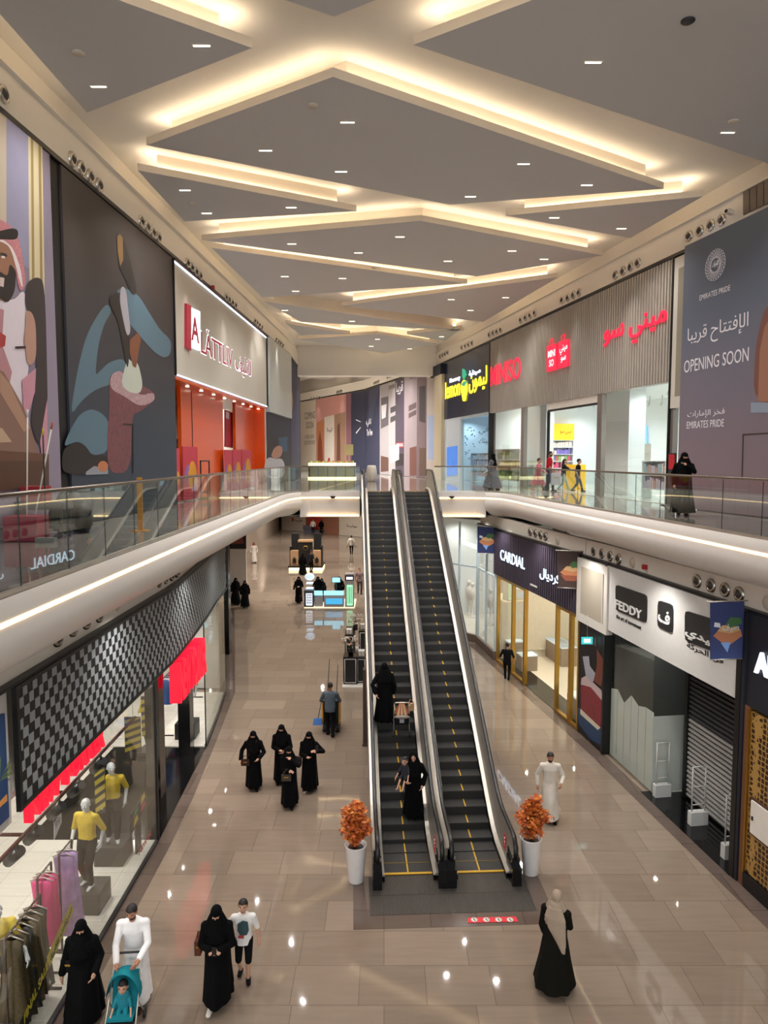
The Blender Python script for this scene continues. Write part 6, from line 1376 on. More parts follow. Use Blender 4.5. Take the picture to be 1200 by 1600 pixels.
def bag(pt, sz, m, label, strap=None, rz=0.0):
    r_ = thing('handbag', label, 'handbag', pt); b = MB(); b.box(pt, sz, 0, rz)
    x, z = sz[0] / 2, sz[2] / 2; b.tube([V(pt) + V((-x * .7, 0, z)), V(pt) + V((-x * .4, 0, z + .09)), V(pt) + V((x * .4, 0, z + .09)), V(pt) + V((x * .7, 0, z))], .010, 6)
    b.build('pouch', m, r_)
    b = MB(); b.box(V(pt) + V((0, -sz[1] / 2 - .004, sz[2] * .12)), (sz[0] * .5, .008, .03)); nest(r_, []); b.build('clasp', gold, r_); nest(r_, [('clasp', 'pouch')])
    if strap: b = MB(); b.tube(strap, .010, 6); b.build('strap', m, r_)
    return r_
def phone(pt, rz, label):
    b = MB(); b.box(pt, (.075, .012, .15), 0, rz); b.box(V(pt) + V((0, .007, 0)), (.066, .002, .14), 1, rz); return tag(b.build('phone', [black, mat('phone screen', '6A7A90', .2, emit=.2)]), label, 'phone')
REST = (.25, -.03, .85)
# ---- near group, lower hall
woman(W(133, 1588, 0), 'woman in a wide black abaya with a covered face walking beside the stroller', .12, 1.63, 'near', {-1: (-.32, -.06, .80), 1: (.24, -.20, .92)}, .45, 1, .03, (.1, .22), hemr=.06, fat=1.18)
bag(W(133, 1588, 0) + V((-.19, -.06, .92)), (.24, .10, .2), cloth('141416'), 'small black bag at the hip of the woman beside the stroller')
pm_ = W(214, 1562, 0)
mo, ms_, mM = man(pm_, 'bearded man in a white thobe pushing the teal stroller', .10, 1.74, 'near', {-1: (-.17, -.46, .98, (-.8, .5, -.4)), 1: (.17, -.46, 1.02, (.8, .5, -.4))}, .35, 1, .10, (-.15, .42), top='F0EEEE', shoes='5A3A28', skin='tan')
# stroller: frame, canopy, seat, wheels; the child rides in it as a figure of its own
sb = W(193, 1612, 0) + V((.02, -.02, 0)); sM = Matrix.Translation(sb) @ Matrix.Rotation(.08, 4, 'Z'); S = lambda x, y, z: sM @ V((x, y, z))
st = thing('stroller', 'teal folding stroller with a rounded canopy, pushed by the man in white', 'stroller', sb)
teal = cloth('1F7F8C'); bk = cloth('1B1D20')
for sx in (-1, 1):
    b = MB(); b.tube([S(sx * .23, -.34, .10), S(sx * .22, .0, .52), S(sx * .21, .36, .98)], .013, 8); b.tube([S(sx * .23, .30, .09), S(sx * .22, .0, .52)], .013, 8); b.build('side_frame', steel, st)
    for y in (-.34, .30):
        b = MB(); b.lathe([(0, -.02), (.07, -.02), (.085, -.012), (.085, .012), (.07, .02), (0, .02)], S(sx * .24, y, .086), 18, axis=sM.to_3x3() @ V((1, 0, 0))); b.build('wheel', rubber, st)
b = MB(); b.tube([S(-.21, .36, .98), S(-.19, .40, 1.02), S(.19, .40, 1.02), S(.21, .36, .98)], .018, 8); b.build('handlebar', black, st)
b = MB()
vs_ = [S(.25 * math.cos(a) * f, -.04 + .32 * t, .58 + .40 * math.sin(a) * f) for t, f in ((0, 1.0), (.35, 1.03), (.7, .96), (1, .80)) for a in [math.pi * i / 12 for i in range(13)]]
b.add(vs_, [(i * 13 + j, i * 13 + j + 1, (i + 1) * 13 + j + 1, (i + 1) * 13 + j) for i in range(3) for j in range(12)], 0, True)
b.add([S(.25 * math.cos(a) * .8, .28, .58 + .40 * math.sin(a) * .8) for a in [math.pi * i / 12 for i in range(13)]], [list(range(13))], 0); b.build('canopy', teal, st)
b = MB(); b.hexa([S(-.19, -.22, .36), S(.19, -.22, .36), S(.19, .08, .34), S(-.19, .08, .34), S(-.19, -.22, .40), S(.19, -.22, .40), S(.19, .08, .38), S(-.19, .08, .38)]); b.hexa([S(-.19, .08, .34), S(.19, .08, .34), S(.19, .24, .86), S(-.19, .24, .86), S(-.19, .03, .38), S(.19, .03, .38), S(.19, .20, .88), S(-.19, .20, .88)]); b.build('seat', teal, st)
b = MB(); b.hexa([S(-.18, -.40, .14), S(.18, -.40, .14), S(.18, -.3, .12), S(-.18, -.3, .12), S(-.18, -.40, .17), S(.18, -.40, .17), S(.18, -.3, .15), S(-.18, -.3, .15)]); b.hexa([S(-.2, -.22, .3), S(.2, -.22, .3), S(.2, .2, .2), S(-.2, .2, .2), S(-.2, -.2, .34), S(.2, -.2, .34), S(.2, .22, .24), S(-.2, .22, .24)]); b.build('footrest', bk, st)
# small child seated
cM = sM @ Matrix.Translation((0, -.01, .16)) @ Matrix.Rotation(0, 4, 'Z')
def seated_child(M, label, top, legs, h=.80, lod='near', bare=True):
    s = Fig(h, 0, 1, {-1: (-.32, -.30, .72), 1: (.32, -.30, .72)}, -.02, (0, .1), child=True, seat=(0, -.62, .34), fat=1.15)
    s.pelvis.z *= 1.0
    dz = s.pelvis.z - .30
    for n_ in ('pelvis', 'chest', 'neck', 'headc'): setattr(s, n_, getattr(s, n_) - V((0, 0, dz)))
    for dct in (s.sh, s.el, s.wr, s.hipj): 
        for e in dct: dct[e] = dct[e] - V((0, 0, dz))
    for e in (-1, 1): s.kn[e], s.ft[e] = ik(s.hipj[e], V((e * .07, -.26, .02)), .17, .17, V((e * .3, -1, .6)))
    o = root_person(s, label, M, lod, 'fair', '1A1310')
    mb = MB(); s.torso(mb, .014); [s.arm(mb, e, .014, .5) for e in (-1, 1)]; putmesh('romper', fuse(mb, .010, 2), cloth(top), o, M)
    mb = MB(); s.legs(mb, .014, .35 if bare else .95); putmesh('shorts', fuse(mb, .010, 1), cloth(legs), o, M)
    putmesh('hair', hair_mesh(s, 'short', .012), mat('hair 1A1310', '1A1310', .6), o, M)
    return o
seated_child(cM, 'dark haired baby in teal strapped into the stroller', '2A8090', '1F7F8C')
# ---- woman with phone, boy in white
pt = W(342, 1563, 0)
o, s, M = woman(pt, 'woman in black looking at a phone, beside the boy in a white shirt', .05, 1.66, 'near', {-1: (-.05, -.27, 1.08, (-.9, .5, -.4), (.6, -.2, .2)), 1: (.07, -.27, 1.08, (.9, .5, -.4), (-.6, -.2, .2))}, .5, -1, .04, (.0, .35), shoes='D8D2C8', fat=1.12, hem=.15)
phone(hold(M, (.01 * s.k, -.36 * s.k, 1.12 * s.k)), .1, 'phone in the hands of the woman beside the boy')
bag(hold(M, (-.30, .02, .98)), (.10, .26, .24), cloth('5A3326'), 'brown handbag on the arm of the woman with the phone')
o, s, M = man(W(382, 1527, 0), 'boy in a white printed shirt and black shorts beside the woman in black', .1, 1.42, 'near', {-1: (-.24, -.10, .98), 1: (.30, .02, .80)}, .22, 1, .02, (-.1, .12), 'shirt', 'E8E6E4', '121214', '151515', beard=False, sleeve=.42, short=.5, skin='fair', child=True)
b = MB(); q = [hold(M, (x * s.k, -.158 * s.k, z * s.k)) for x, z in ((-.10, 1.27), (.0, 1.33), (.10, 1.30), (.12, 1.12), (.08, 1.02), (-.04, 1.0), (-.11, 1.12))]; q2 = [hold(M, (x * s.k, -.163 * s.k, z * s.k)) for x, z in ((-.10, 1.02), (.02, 1.03), (.02, .95), (-.09, .96))]
b.add(q, [list(range(7))], 0); b.add(q2, [[0, 1, 2, 3]], 1); b.build('shirt_print', [P('2E4A50'), P('A83A3A')], o)
# ---- four women walking in the middle
woman(W(397, 1231, 0), 'woman in black with a crossbody bag, leftmost of the four walking abreast', .1, 1.58, 'near', {-1: (-.36, -.06, .90), 1: (.17, -.28, 1.0, (.9, .5, -.4))}, .25, 1, .03, (-.1, .15))
pt = W(397, 1231, 0); bag(pt + V((-.19, -.16, .78)), (.22, .08, .16), cloth('3A2A26'), 'dark crossbody bag of the leftmost of the four women', [pt + V((-.15, -.15, .87)), pt + V((-.02, -.19, 1.15)), pt + V((.12, -.10, 1.36))])
woman(W(441, 1222, 0), 'woman in black with folded hands, at the back of the four walking women', .0, 1.62, 'near', {-1: (-.04, -.26, 1.06, (-.9, .5, -.4)), 1: (.10, -.26, 1.02, (.9, .5, -.4))}, .2, -1, .02, (.0, .1))
o, s, M = woman(W(453, 1258, 0), 'woman in black raising one hand, in front of the four walking women', -.05, 1.55, 'near', {-1: (.04, -.27, 1.12, (-.9, .5, -.5)), 1: (.10, -.20, 1.40, (1, .2, -.6))}, .35, 1, .02, (.1, .1), skin='fair')
pt = W(453, 1258, 0); bag(pt + V((-.05, -.24, .84)), (.24, .06, .16), cloth('4A4640'), 'grey handbag hanging from the front woman of the four', [pt + V((-.13, -.24, .92)), pt + V((-.04, -.27, 1.08)), pt + V((.05, -.24, .92))])
o, s, M = woman(W(484, 1234, 0), 'woman in black holding a phone up, rightmost of the four walking abreast', -.1, 1.6, 'near', {-1: (-.02, -.27, 1.08, (-.9, .5, -.4)), 1: (.24, -.22, 1.24, (1, .3, -.7))}, .25, -1, .02, (0, .12), shoes='C8C2BA')
phone(hold(M, (.25, -.25, 1.26)), 0, 'phone held up by the rightmost of the four women')
bag(W(484, 1234, 0) + V((-.26, -.04, .80)), (.10, .2, .18), cloth('2A2220'), 'dark handbag at the side of the rightmost of the four women')
# ---- cleaner with cart
pt = W(516, 1150, 0)
o, s, M = man(pt, 'cleaner in a grey polo shirt and black trousers pushing a cart, seen from behind', math.pi, 1.72, 'near', {-1: (-.26, -.36, 1.0), 1: (.26, -.36, 1.0)}, .25, 1, .05, (.3, .25), 'shirt', '55606A', '101012', '0E0E0E', beard=False, sleeve=.42, skin='deep')
cc = pt + V((0, .62, 0)); ct = thing('cleaning_cart', 'yellow sided cleaning cart pushed by the cleaner', 'cart', cc)
for sx in (-1, 1): b = MB(); b.box(cc + V((sx * .27, 0, .62)), (.04, .62, .72)); b.build('side_panel', P('D39A2A'), ct)
b = MB(); b.box(cc + V((0, 0, .2)), (.52, .75, .08)); b.box(cc + V((0, .1, .62)), (.46, .4, .7)); b.box(cc + V((0, 0, 1.0)), (.5, .6, .05)); b.build('bin', P('2A3036'), ct)
b = MB(); b.tube([cc + V((-.24, -.28, 1.0)), cc + V((-.24, -.36, 1.04)), cc + V((.24, -.36, 1.04)), cc + V((.24, -.28, 1.0))], .016, 6); b.build('handle', black, ct)
for sx in (-1, 1):
    for sy in (-.3, .3): b = MB(); b.ball(cc + V((sx * .22, sy, .07)), .068); b.build('caster', rubber, ct)
b = MB(); b.tube([cc + V((-.2, .3, .3)), cc + V((-.08, .28, 2.25))], .014, 6); tag(b.build('mop_stick', dark), 'tall upright mop stick standing in the cleaning cart', 'mop')
b = MB(); b.tube([cc + V((.1, .3, .3)), cc + V((.2, .3, 2.05))], .014, 6); tag(b.build('broom_stick', dark), 'slanting broom stick standing in the cleaning cart', 'broom')
bp = pt + V((-.42, .25, 0)); r_ = thing('dustpan', 'blue long handled dustpan hanging beside the cleaning cart', 'dustpan', bp)
b = MB(); b.hexa([bp + V(p) for p in ((-.15, -.12, .30), (.15, -.12, .30), (.15, .1, .28), (-.15, .1, .28), (-.13, -.02, .46), (.13, -.02, .46), (.13, .1, .46), (-.13, .1, .46))]); b.build('pan', P('2460A8'), r_)
b = MB(); b.tube([bp + V((0, .08, .44)), bp + V((.12, .12, 1.05))], .012, 6); b.build('handle', black, r_)
# ---- escalator riders (left escalator)
def on_step(u, v):
    """point of the left escalator's step line seen at a photo point"""
    r_ = ray(u, v); best = None
    for i in range(2000):
        y = 14.4 + i * .0085; k = y / r_.y; p = V((0, 0, CZ)) + r_ * k
        t = (V((p.x, p.y)) - E0).dot(ED); st_ = math.floor((t - .02) / .382); z = eh(st_ * .382 + .02 + .191) + .006
        if p.z <= z: return V((p.x, p.y, z))
    return V((0, 18, 2))
face_up = math.pi + math.atan2(-ED.x, ED.y)
pt = on_step(601, 1131)
o, s, M = woman(pt, 'woman in black riding up the left escalator with the buggy', face_up, 1.64, 'near', {-1: (-.25, -.05, .86), 1: (.26, .18, .92, (.9, .3, -.3))}, .0, 1, .02, (-.2, .05), hemr=.06, fat=1.12)
sp_ = on_step(627, 1150); r_ = thing('buggy', 'dark buggy with an orange patterned hood carried up the left escalator', 'buggy', sp_)
BM = Matrix.Translation(sp_) @ Matrix.Rotation(face_up, 4, 'Z'); S = lambda x, y, z: BM @ V((x, y, z))
b = MB(); b.hexa([S(x, y, z) for x, y, z in ((-.19, -.25, .42), (.19, -.25, .42), (.19, .16, .36), (-.19, .16, .36), (-.2, -.25, .60), (.2, -.25, .60), (.2, .20, .66), (-.2, .20, .66))]); b.build('seat', bk, r_)
b = MB()
for sx in (-1, 1): b.tube([S(sx * .21, .16, .10), S(sx * .2, .0, .5), S(sx * .2, .30, .98)], .014, 6); b.tube([S(sx * .21, -.3, .28), S(sx * .2, .05, .5)], .014, 6)
b.tube([S(-.2, .30, .98), S(-.17, .34, 1.02), S(.17, .34, 1.02), S(.2, .30, .98)], .016, 6); b.build('frame', steel, r_)
b = MB(); b.add([S(-.18, .20, .62), S(.18, .20, .62), S(.05, .16, .98), S(-.05, .16, .98), S(-.18, .05, .66), S(.18, .05, .66)], [(0, 1, 2, 3), (0, 3, 4), (1, 5, 2), (3, 2, 5, 4)], 0); 
for x in (-.1, .0, .1): b.add([S(x - .03, .206, .63), S(x + .03, .206, .63), S(x * .45 + .012, .172, .92), S(x * .45 - .012, .172, .92)], [[0, 1, 2, 3]], 1)
b.build('hood', [P('B5653A'), P('D8B890')], r_)
b = MB(); b.ball(S(0, .25, .60), (.22, .06, .05), 0); b.build('canopy_rim', P('8A8078'), r_)
for sx in (-1, 1):
    for y in (.16, -.3): b = MB(); b.lathe([(0, -.02), (.08, -.02), (.09, 0), (.08, .02), (0, .02)], S(sx * .22, y, .10 if y > 0 else .28), 16, axis=BM.to_3x3() @ V((1, 0, 0))); b.build('wheel', rubber, r_)
b = MB(); b.box(S(0, .21, .48), (.12, .02, .10)); b.build('tag_plate', P('A8A8A8'), r_)
bag(S(-.24, .22, .86), (.16, .07, .2), P('B08A68'), 'small tan bag hanging from the buggy handle')
pt = on_step(646, 1277)
o, s, M = woman(pt, 'woman in black on the left escalator carrying a small child on her arm', face_up + 2.9, 1.62, 'near', {-1: (-.16, -.22, 1.02, (-.9, .4, -.4), (.4, -.3, 0)), 1: (.24, -.05, .9)}, .0, 1, .0, (.1, .05), 'open', fat=1.05, hemr=.05)
CM = M @ Matrix.Translation((-.20, -.10, .80)) @ Matrix.Rotation(-.3, 4, 'Z')
o2 = seated_child(CM, 'small child in dark grey with a headband, carried on the escalator', '35363C', '35363C', .84)
Q = M @ Matrix.Translation((-.20, -.10, .80))
b = MB(); b.tube([Q @ V((.08 * math.cos(a), .0 + .03 * math.sin(a), .66)) for a in [i * math.pi / 6 for i in range(12)]], .014, 6, closed=True); b.build('headband', P('6A4A4A'), o2)
# ---- right side of the lower hall
man(W(858, 1279, 0), 'man in a cream thobe walking behind the right planter', -.1, 1.70, 'near', {-1: (-.30, -.02, .86), 1: (.24, -.22, 1.0)}, .35, 1, .02, (.1, .35), top='D9D0C4', shoes='141210', skin='tan', beard=True)
o, s, M = woman(W(866, 1540, 0), 'woman in a dark abaya and long beige headscarf, seen from behind at the lower right', math.pi - .5, 1.64, 'near', {-1: (-.02, -.27, 1.08, (-.9, .5, -.4)), 1: (.22, -.12, .86, (.3, 1, -.2))}, .2, 1, .03, (.2, .1), 'open', 'A89684', '14140F', 1.1, hemr=.12)
b = MB(); nk = s.neck; pts = [(nk + V((0, .09, .06)), .12, .05), (nk + V((-.02, .14, -.10)), .18, .05), (nk + V((-.06, .16, -.28)), .15, .045), (nk + V((-.13, .17, -.46)), .09, .035), (nk + V((-.18, .18, -.64)), .03, .02)]
ring_loft(b, pts[::-1], 16); me = fuse(b, .012, 2); putmesh('scarf_tail', me, cloth('A89684'), o, M)
man(W(792, 1062, 0), 'boy in a black shirt and black trousers before the gold framed window', math.pi - .25, 1.50, 'near', {-1: (-.26, .02, .86), 1: (.20, -.22, 1.02)}, .3, 1, .02, (.3, .1), 'shirt', '111216', '131316', '0E0E0E', beard=False, sleeve=.42, skin='tan', child=True)
# ---- further people of the lower hall
woman(W(368, 944, 0), 'woman in a black abaya leaning forward, left of the pair by the black column', .5, 1.62, 'mid', None, .5, 1, .08, (.2, .1), hemr=.08, fat=1.1)
woman(W(383, 949, 0), 'woman in black, right of the pair by the black column', .3, 1.6, 'mid', None, .3, -1, .03, (.2, .1), hemr=.05, fat=1.1)
man(W(397, 879, 0), 'far man in a white thobe and red checked headdress', .2, 1.72, 'mid', None, .3, 1, ghutra=True, top='E2DAD0')
man(W(549, 866, 0), 'far man in a white shirt and black trousers walking away by the escalator', math.pi, 1.72, 'mid', None, .4, 1, outfit='shirt', top='DAD4CA', legs='141416', beard=False)
o, s, M = woman(W(467, 942, 0), 'woman in black holding a phone, left of the blue lit kiosk', .0, 1.62, 'mid', {-1: (-.05, -.26, 1.1, (-.9, .5, -.4)), 1: (.08, -.26, 1.1, (.9, .5, -.4))}, .2, 1, .02, (0, .25))
bag(W(467, 942, 0) + V((-.28, 0, .95)), (.1, .26, .22), cloth('2A2624'), 'dark bag of the woman left of the blue lit kiosk')
woman(W(473, 898, 0), 'woman in a long black abaya facing the perfume kiosk', math.pi, 1.62, 'mid', None, .1, 1, hemr=.10)
man(W(486, 894, 0), 'man in a dark shirt and black trousers beside the perfume kiosk', math.pi - .4, 1.7, 'mid', {1: (.1, -.3, 1.1)}, .1, 1, outfit='shirt', top='26262C', legs='121214', beard=True, sleeve=.42)
man(W(562, 928, 0), 'man in a grey purple shirt half hidden behind the left escalator flank', .2, 1.72, 'mid', None, .2, 1, outfit='shirt', top='8A7478', legs='3A3438', beard=False)
# ---- upper level
woman(W(1066, 806, UP), 'woman in a full black abaya holding a phone to her face on the right balcony', -.2, 1.60, 'near', {-1: (-.25, -.04, .86), 1: (.03, -.24, 1.36, (.9, .4, -.5))}, .1, 1, .02, (.2, .2), hemr=.08, fat=1.15)
man(W(857, 768, UP), 'man in a red shirt among the group before the white shop', 1.2, 1.74, 'near', {-1: (-.2, -.2, .92), 1: (.24, -.1, .9)}, .35, 1, outfit='shirt', top='A8202C', legs='2A3048', beard=True, sleeve=.42)
bag(W(860, 768, UP) + V((.15, -.22, .55)), (.4, .2, .5), P('C8C4CC'), 'big pale patterned shopping bag held beside the man in red')
man(W(840, 768, UP), 'girl in a long pink dress running ahead of the man in red', 1.3, 1.45, 'near', {-1: (-.45, -.35, 1.0), 1: (.25, .05, .86)}, .55, 1, outfit='dress', top='C87080', beard=False, sleeve=.9, hair='3A2A24', skin='fair', shoes='D05060', child=True)
man(W(880, 767, UP), 'girl with long brown hair and pale green trousers reaching towards the man in red', 1.4, 1.42, 'near', {-1: (-.2, -.5, 1.15), 1: (.2, -.5, 1.12)}, .55, 1, outfit='shirt', top='2A2A2E', legs='A8B8A8', beard=False, sleeve=.42, hair='3A2418', long_hair=True, skin='fair', shoes='C8C8C0', child=True)
man(W(902, 769, UP), 'boy in a black shirt and grey trousers, last of the group before the white shop', 1.3, 1.42, 'near', None, .5, 1, outfit='shirt', top='15161C', legs='4A525A', beard=False, sleeve=.42, skin='fair', child=True)
woman(W(769, 765, UP), 'woman in a grey dress and black headscarf by the corner of the white shop', .9, 1.64, 'mid', None, .4, 1, .03, (.3, .1), 'niqab', BLK, '6A6A70', hemr=.12)
man(W(762, 764, UP), 'small child in a pale shirt at the hand of the woman in grey', .8, 1.10, 'mid', {-1: (-.5, -.1, .95)}, .3, 1, outfit='shirt', top='B8B8B4', legs='3A3A40', beard=False, sleeve=.42, child=True)
man(W(517, 737, UP), 'far person in a red shirt behind the glowing display counter', 0, 1.7, 'far', None, .2, 1, outfit='shirt', top='B03A34', legs='4A3030', beard=False)
# ---- mannequins of the clothes shop on their plinths
plaster = mat('mannequin grey', 'C6C8CA', .35)
def mannequin(u, v, ph, label, plinth_label, face=0.0, h=1.78, arms=None, yellow_top=True, dark_=False):
    b0 = W(u, v, .04); M = place(b0 + V((0, 0, ph)), face)
    b = MB(); b.box(b0 + V((0, 0, ph / 2 + .001)), (.62, .62, ph - .002)); tag(b.build('plinth', P('3F3A36') if not dark_ else black), plinth_label, 'plinth')
    s = Fig(h, .12, 1, arms or {-1: (-.22, -.16, .92), 1: (.26, .02, .86)}, 0, (.3, 0)); me = s.body(.0085, True); me.materials.append(plaster)
    o = putmesh('mannequin', me, None, None, M); tag(o, label, 'mannequin')
    mb = MB(); s.torso(mb, .012); [s.arm(mb, e, .013, .42) for e in (-1, 1)]; me = cut(fuse(mb, .012, 2), lambda c: c.z > s.pelvis.z - .02); putmesh('top', me, mat('yellow jersey', 'C9AE36', .7, noise=.25, nscale=7), o, M)
    mb = MB(); s.legs(mb, .022, .97); capsule(mb, s.pelvis + V((0, 0, .06)), s.pelvis + V((0, 0, -.05)), .13, .13, (1, 0, 0), 1.34); putmesh('trousers', fuse(mb, .012, 2), cloth('2E2B29'), o, M)
mannequin(140, 1415, .42, 'grey mannequin in a yellow top, middle one in the left shop window', 'dark square plinth under the middle mannequin', -.2)
mannequin(178, 1342, .42, 'grey mannequin in a yellow top, third in the left window towards the entrance', 'dark square plinth under the third mannequin', .3)
mannequin(2, 1606, .25, 'white mannequin in a yellow top cut by the left picture edge', 'low plinth under the nearest mannequin', .6, arms={-1: (-.3, -.1, .9), 1: (.34, -.30, .95)})
mannequin(293, 1150, .5, 'grey mannequin in a yellow top in the far window past the shop entrance', 'black gloss plinth in the far window past the shop entrance', .1, dark_=True)
mannequin(236, 1175, .1, 'grey mannequin in a yellow top deep inside by the shop entrance', 'flat plinth deep inside by the shop entrance', .2)
# ================================================================== planters, kiosks and seats
def planter(pt, foliage_c, fw, fh, label, seed, shift=0.0):
    r_ = thing('potted_tree', label, 'planter', pt)
    b = MB(); b.lathe([(0, .003), (.155, .003), (.165, .02), (.225, .78), (.235, .80), (.215, .805), (.20, .74), (0, .72)], pt, 28); b.build('pot', mat('white glazed pot', 'EDEAE8', .25), r_)
    b = MB(); b.lathe([(0, .745), (.19, .735)], pt, 16); b.build('soil', P('2A1E16'), r_)
    rn = random.Random(seed); b = MB()
    tips = []
    for k in range(9):
        a = rn.random() * 6.28; rr = rn.random() * .26; p0 = pt + V((0, 0, .74)); p2 = pt + V((math.cos(a) * rr + shift, math.sin(a) * rr, .95 + fh * rn.random() * .75)); b.tube([p0, p0.lerp(p2, .5) + V((0, 0, .06)), p2], [.016, .011, .006], 6); tips.append(p2)
    b.build('branches', P('3A261A'), r_)
    b = MB(); n = 1250
    for k in range(n):
        while True:
            x, y, z = rn.uniform(-1, 1), rn.uniform(-1, 1), rn.uniform(-1, 1)
            if x * x + y * y + z * z < 1: break
        aa = math.atan2(y, x); wz = (1 - .45 * max(0, z) ** 2) * (.82 + .22 * math.sin(3 * aa + 5 * z + seed) + .12 * math.sin(7 * z + seed))
        c = pt + V((x * fw * wz + shift * (z + 1) * .5 + .05 * math.sin(9 * z), y * fw * wz, .80 + fh * .5 + z * fh * .5))
        q = Matrix.Rotation(rn.random() * 6.28, 3, 'Z') @ Matrix.Rotation(rn.uniform(-1.2, 1.2), 3, 'X') @ Matrix.Rotation(rn.uniform(-.6, .6), 3, 'Y'); L = .055 + .035 * rn.random()
        for da in (-.7, 0, .7):
            d = q @ V((math.sin(da), math.cos(da), -.15)); e = q @ V((math.cos(da), -math.sin(da), 0)) * .016
            b.add([c, c + d * L * .5 + e, c + d * L, c + d * L * .5 - e], [[0, 1, 2, 3]], k % 3)
    lf = b.build('foliage', [mat('orange leaf', 'D06A28', .6, noise=.2), mat('rust leaf', 'B0501F', .6, noise=.2), mat('amber leaf', 'E08838', .6, noise=.2)], r_); lf['kind'] = 'stuff'
    return r_
planter(W(556, 1376, 0), None, .34, .95, 'orange leaved potted tree in a white pot left of the escalators', 3)
planter(W(829, 1364, 0), None, .35, .92, 'orange leaved potted tree in a white pot right of the escalators', 8, .06)
# --- perfume kiosk
p0, p1 = W(451, 892, 0), W(504, 890, 0); cx, y0, wd = (p0.x + p1.x) / 2, p0.y + .4, p1.x - p0.x
k_ = thing('kiosk', 'black and wood perfume kiosk with a glowing base in the far hall', 'kiosk', (cx, y0, 0)); oak = mat('pale oak', 'B08A66', .5, noise=.15)
b = MB(); b.box((cx, y0 + 1, .10), (wd, 2.6, .2)); b.build('lit_base', mat('warm lit base', 'FFE6B0', .5, emit=2.0, noise=0), k_)
b = MB(); b.box((cx, y0 + 1, .30), (wd + .1, 2.7, .12)); b.build('deck', black, k_)
for s in (-1, 1):
    x = cx + s * wd * .34; b = MB(); b.box((x, y0 + .3, .95), (wd * .24, .8, 1.2), 0); b.build('side_counter', oak, k_)
    b = MB(); b.box((x, y0 + .7, 2.0), (wd * .22, .5, 1.7), 0); b.box((x + s * wd * .13, y0 + .6, 1.1), (.12, .9, 1.5), 0); b.build('tall_cabinet', black, k_)
    b = MB(); b.lathe([(0, 0), (.14, 0), (.14, .3), (.06, .36), (.06, .45), (0, .45)], (x, y0 - .11, .6), 12); tag(b.build('perfume_bottle', blackgloss), 'big dark bottle standing before the %s oak counter of the perfume kiosk' % ('left' if s < 0 else 'right'), 'bottle')
b = MB(); b.box((cx, y0 + .2, 1.25), (wd * .40, .5, 1.9), 0); b.build('front_counter', mat('dark kiosk front', '1E1815', .35), k_)
b = MB(); b.box((cx, y0 + .25, 2.3), (wd * .46, .7, .14), 0); b.build('counter_top', oak, k_)
KW = Wall((cx - 2, y0 - .06), (cx + 2, y0 - .06), (0, 0)); tm = wd * .5
b = MB(); b.lathe([(.16, 0), (.19, 0), (.19, .02), (.16, .02)], (cx, y0 - .06, 1.75), 18, axis=V((0, -1, 0))); b.build('emblem', gold, k_)
# --- blue lit kiosk with its four fronts
ky = W(475, 950, 0).y; AX = lambda u, v=930: AY(u, v, ky).x; hgt = lambda v, u=515: AY(u, v, ky).z
k_ = thing('kiosk', 'grey kiosk with blue and green lit fronts in the middle of the hall', 'kiosk', (AX(515), ky + 1, 0)); kg = mat('kiosk grey', 'A8A4A4', .4)
def kbox(name, u0, u1, v0, d, m, o=0, z0=.0, parent=k_):
    b = MB(); x0, x1, z1 = AX(u0), AX(u1), hgt(v0); b.box(((x0 + x1) / 2, ky + o + d / 2, (z0 + z1) / 2), (x1 - x0, d, z1 - z0)); return b.build(name, m, parent)
kf = mat('kiosk frame', '3A3A40', .4)
kbox('lit_base', 475, 554, 948.5, 2.4, mat('cream lit base', 'FFEFC8', .5, emit=1.0, noise=0), .02)
kbox('left_pillar', 475, 490, 923, .7, kf, 0, .06); kbox('gate_panel', 491, 504, 930, .3, kg, .1, .06); kbox('front_counter', 506, 537, 930, .8, kg, 0, .06); kbox('totem', 539, 553, 897, .6, kg, 0, .06)
cb = mat('cyan lit glass', '9CE0F4', .3, emit=1.3, ecol='8CD8F4', noise=0); vm = mat('blue lit panel', '3A9AC8', .3, emit=.9, ecol='49A8D8', noise=.5, nscale=6)
for nm, u0, u1, va, vb, m in (('lit_top', 506, 537, 923, 930, cb), ('lit_gate_top', 491, 504, 923, 930, cb), ('lit_panel', 509, 535, 935, 944, vm), ('lit_poster', 478, 488, 927, 946, mat('pale lit poster', 'D8E8F4', .3, emit=.9, noise=0)), ('lit_screen', 542, 551, 914, 946, mat('green lit screen', 'A8F0C0', .3, emit=1.0, ecol='98F0B8', noise=0)), ('dark_header', 539, 553, 899, 907, mat('navy header', '10142A', .4))):
    x0, x1 = AX(u0), AX(u1); z1, z0 = hgt(va), hgt(vb); b = MB(); b.box(((x0 + x1) / 2, ky - .012, (z0 + z1) / 2), (x1 - x0, .03, z1 - z0)); b.build(nm, m, k_)
KW2 = Wall((AX(475), ky - .03), (AX(555), ky - .03), (0, 0))
b = MB(); [b.wpx(KW2, [(541.2 + 2.6 * i, 905.5), (543.2 + 2.6 * i, 905.5), (543.2 + 2.6 * i, 901.5), (541.2 + 2.6 * i, 901.5)], .0, .01) for i in range(4)]; b.build('header_mark', whitelit, k_)
b = MB()
for u in (543.5, 546, 548.5): b.wpx(KW2, [(u, 943), (u + 1, 943), (u + 1, 917), (u, 917)], .004, .008, 0)
for i in range(3):
    for j in range(4): b.wpx(KW2, [(479.5 + 2.8 * i, 931 + 4 * j), (481 + 2.8 * i, 931 + 4 * j), (481 + 2.8 * i, 928.5 + 4 * j), (479.5 + 2.8 * i, 928.5 + 4 * j)], .004, .008, 1 + (i + j) % 2)
b.build('screen_marks', [P('1A5A2A'), P('B03A4A'), P('3A5AA8')], k_)
b = MB(); x0, x1 = AX(477), AX(489); 
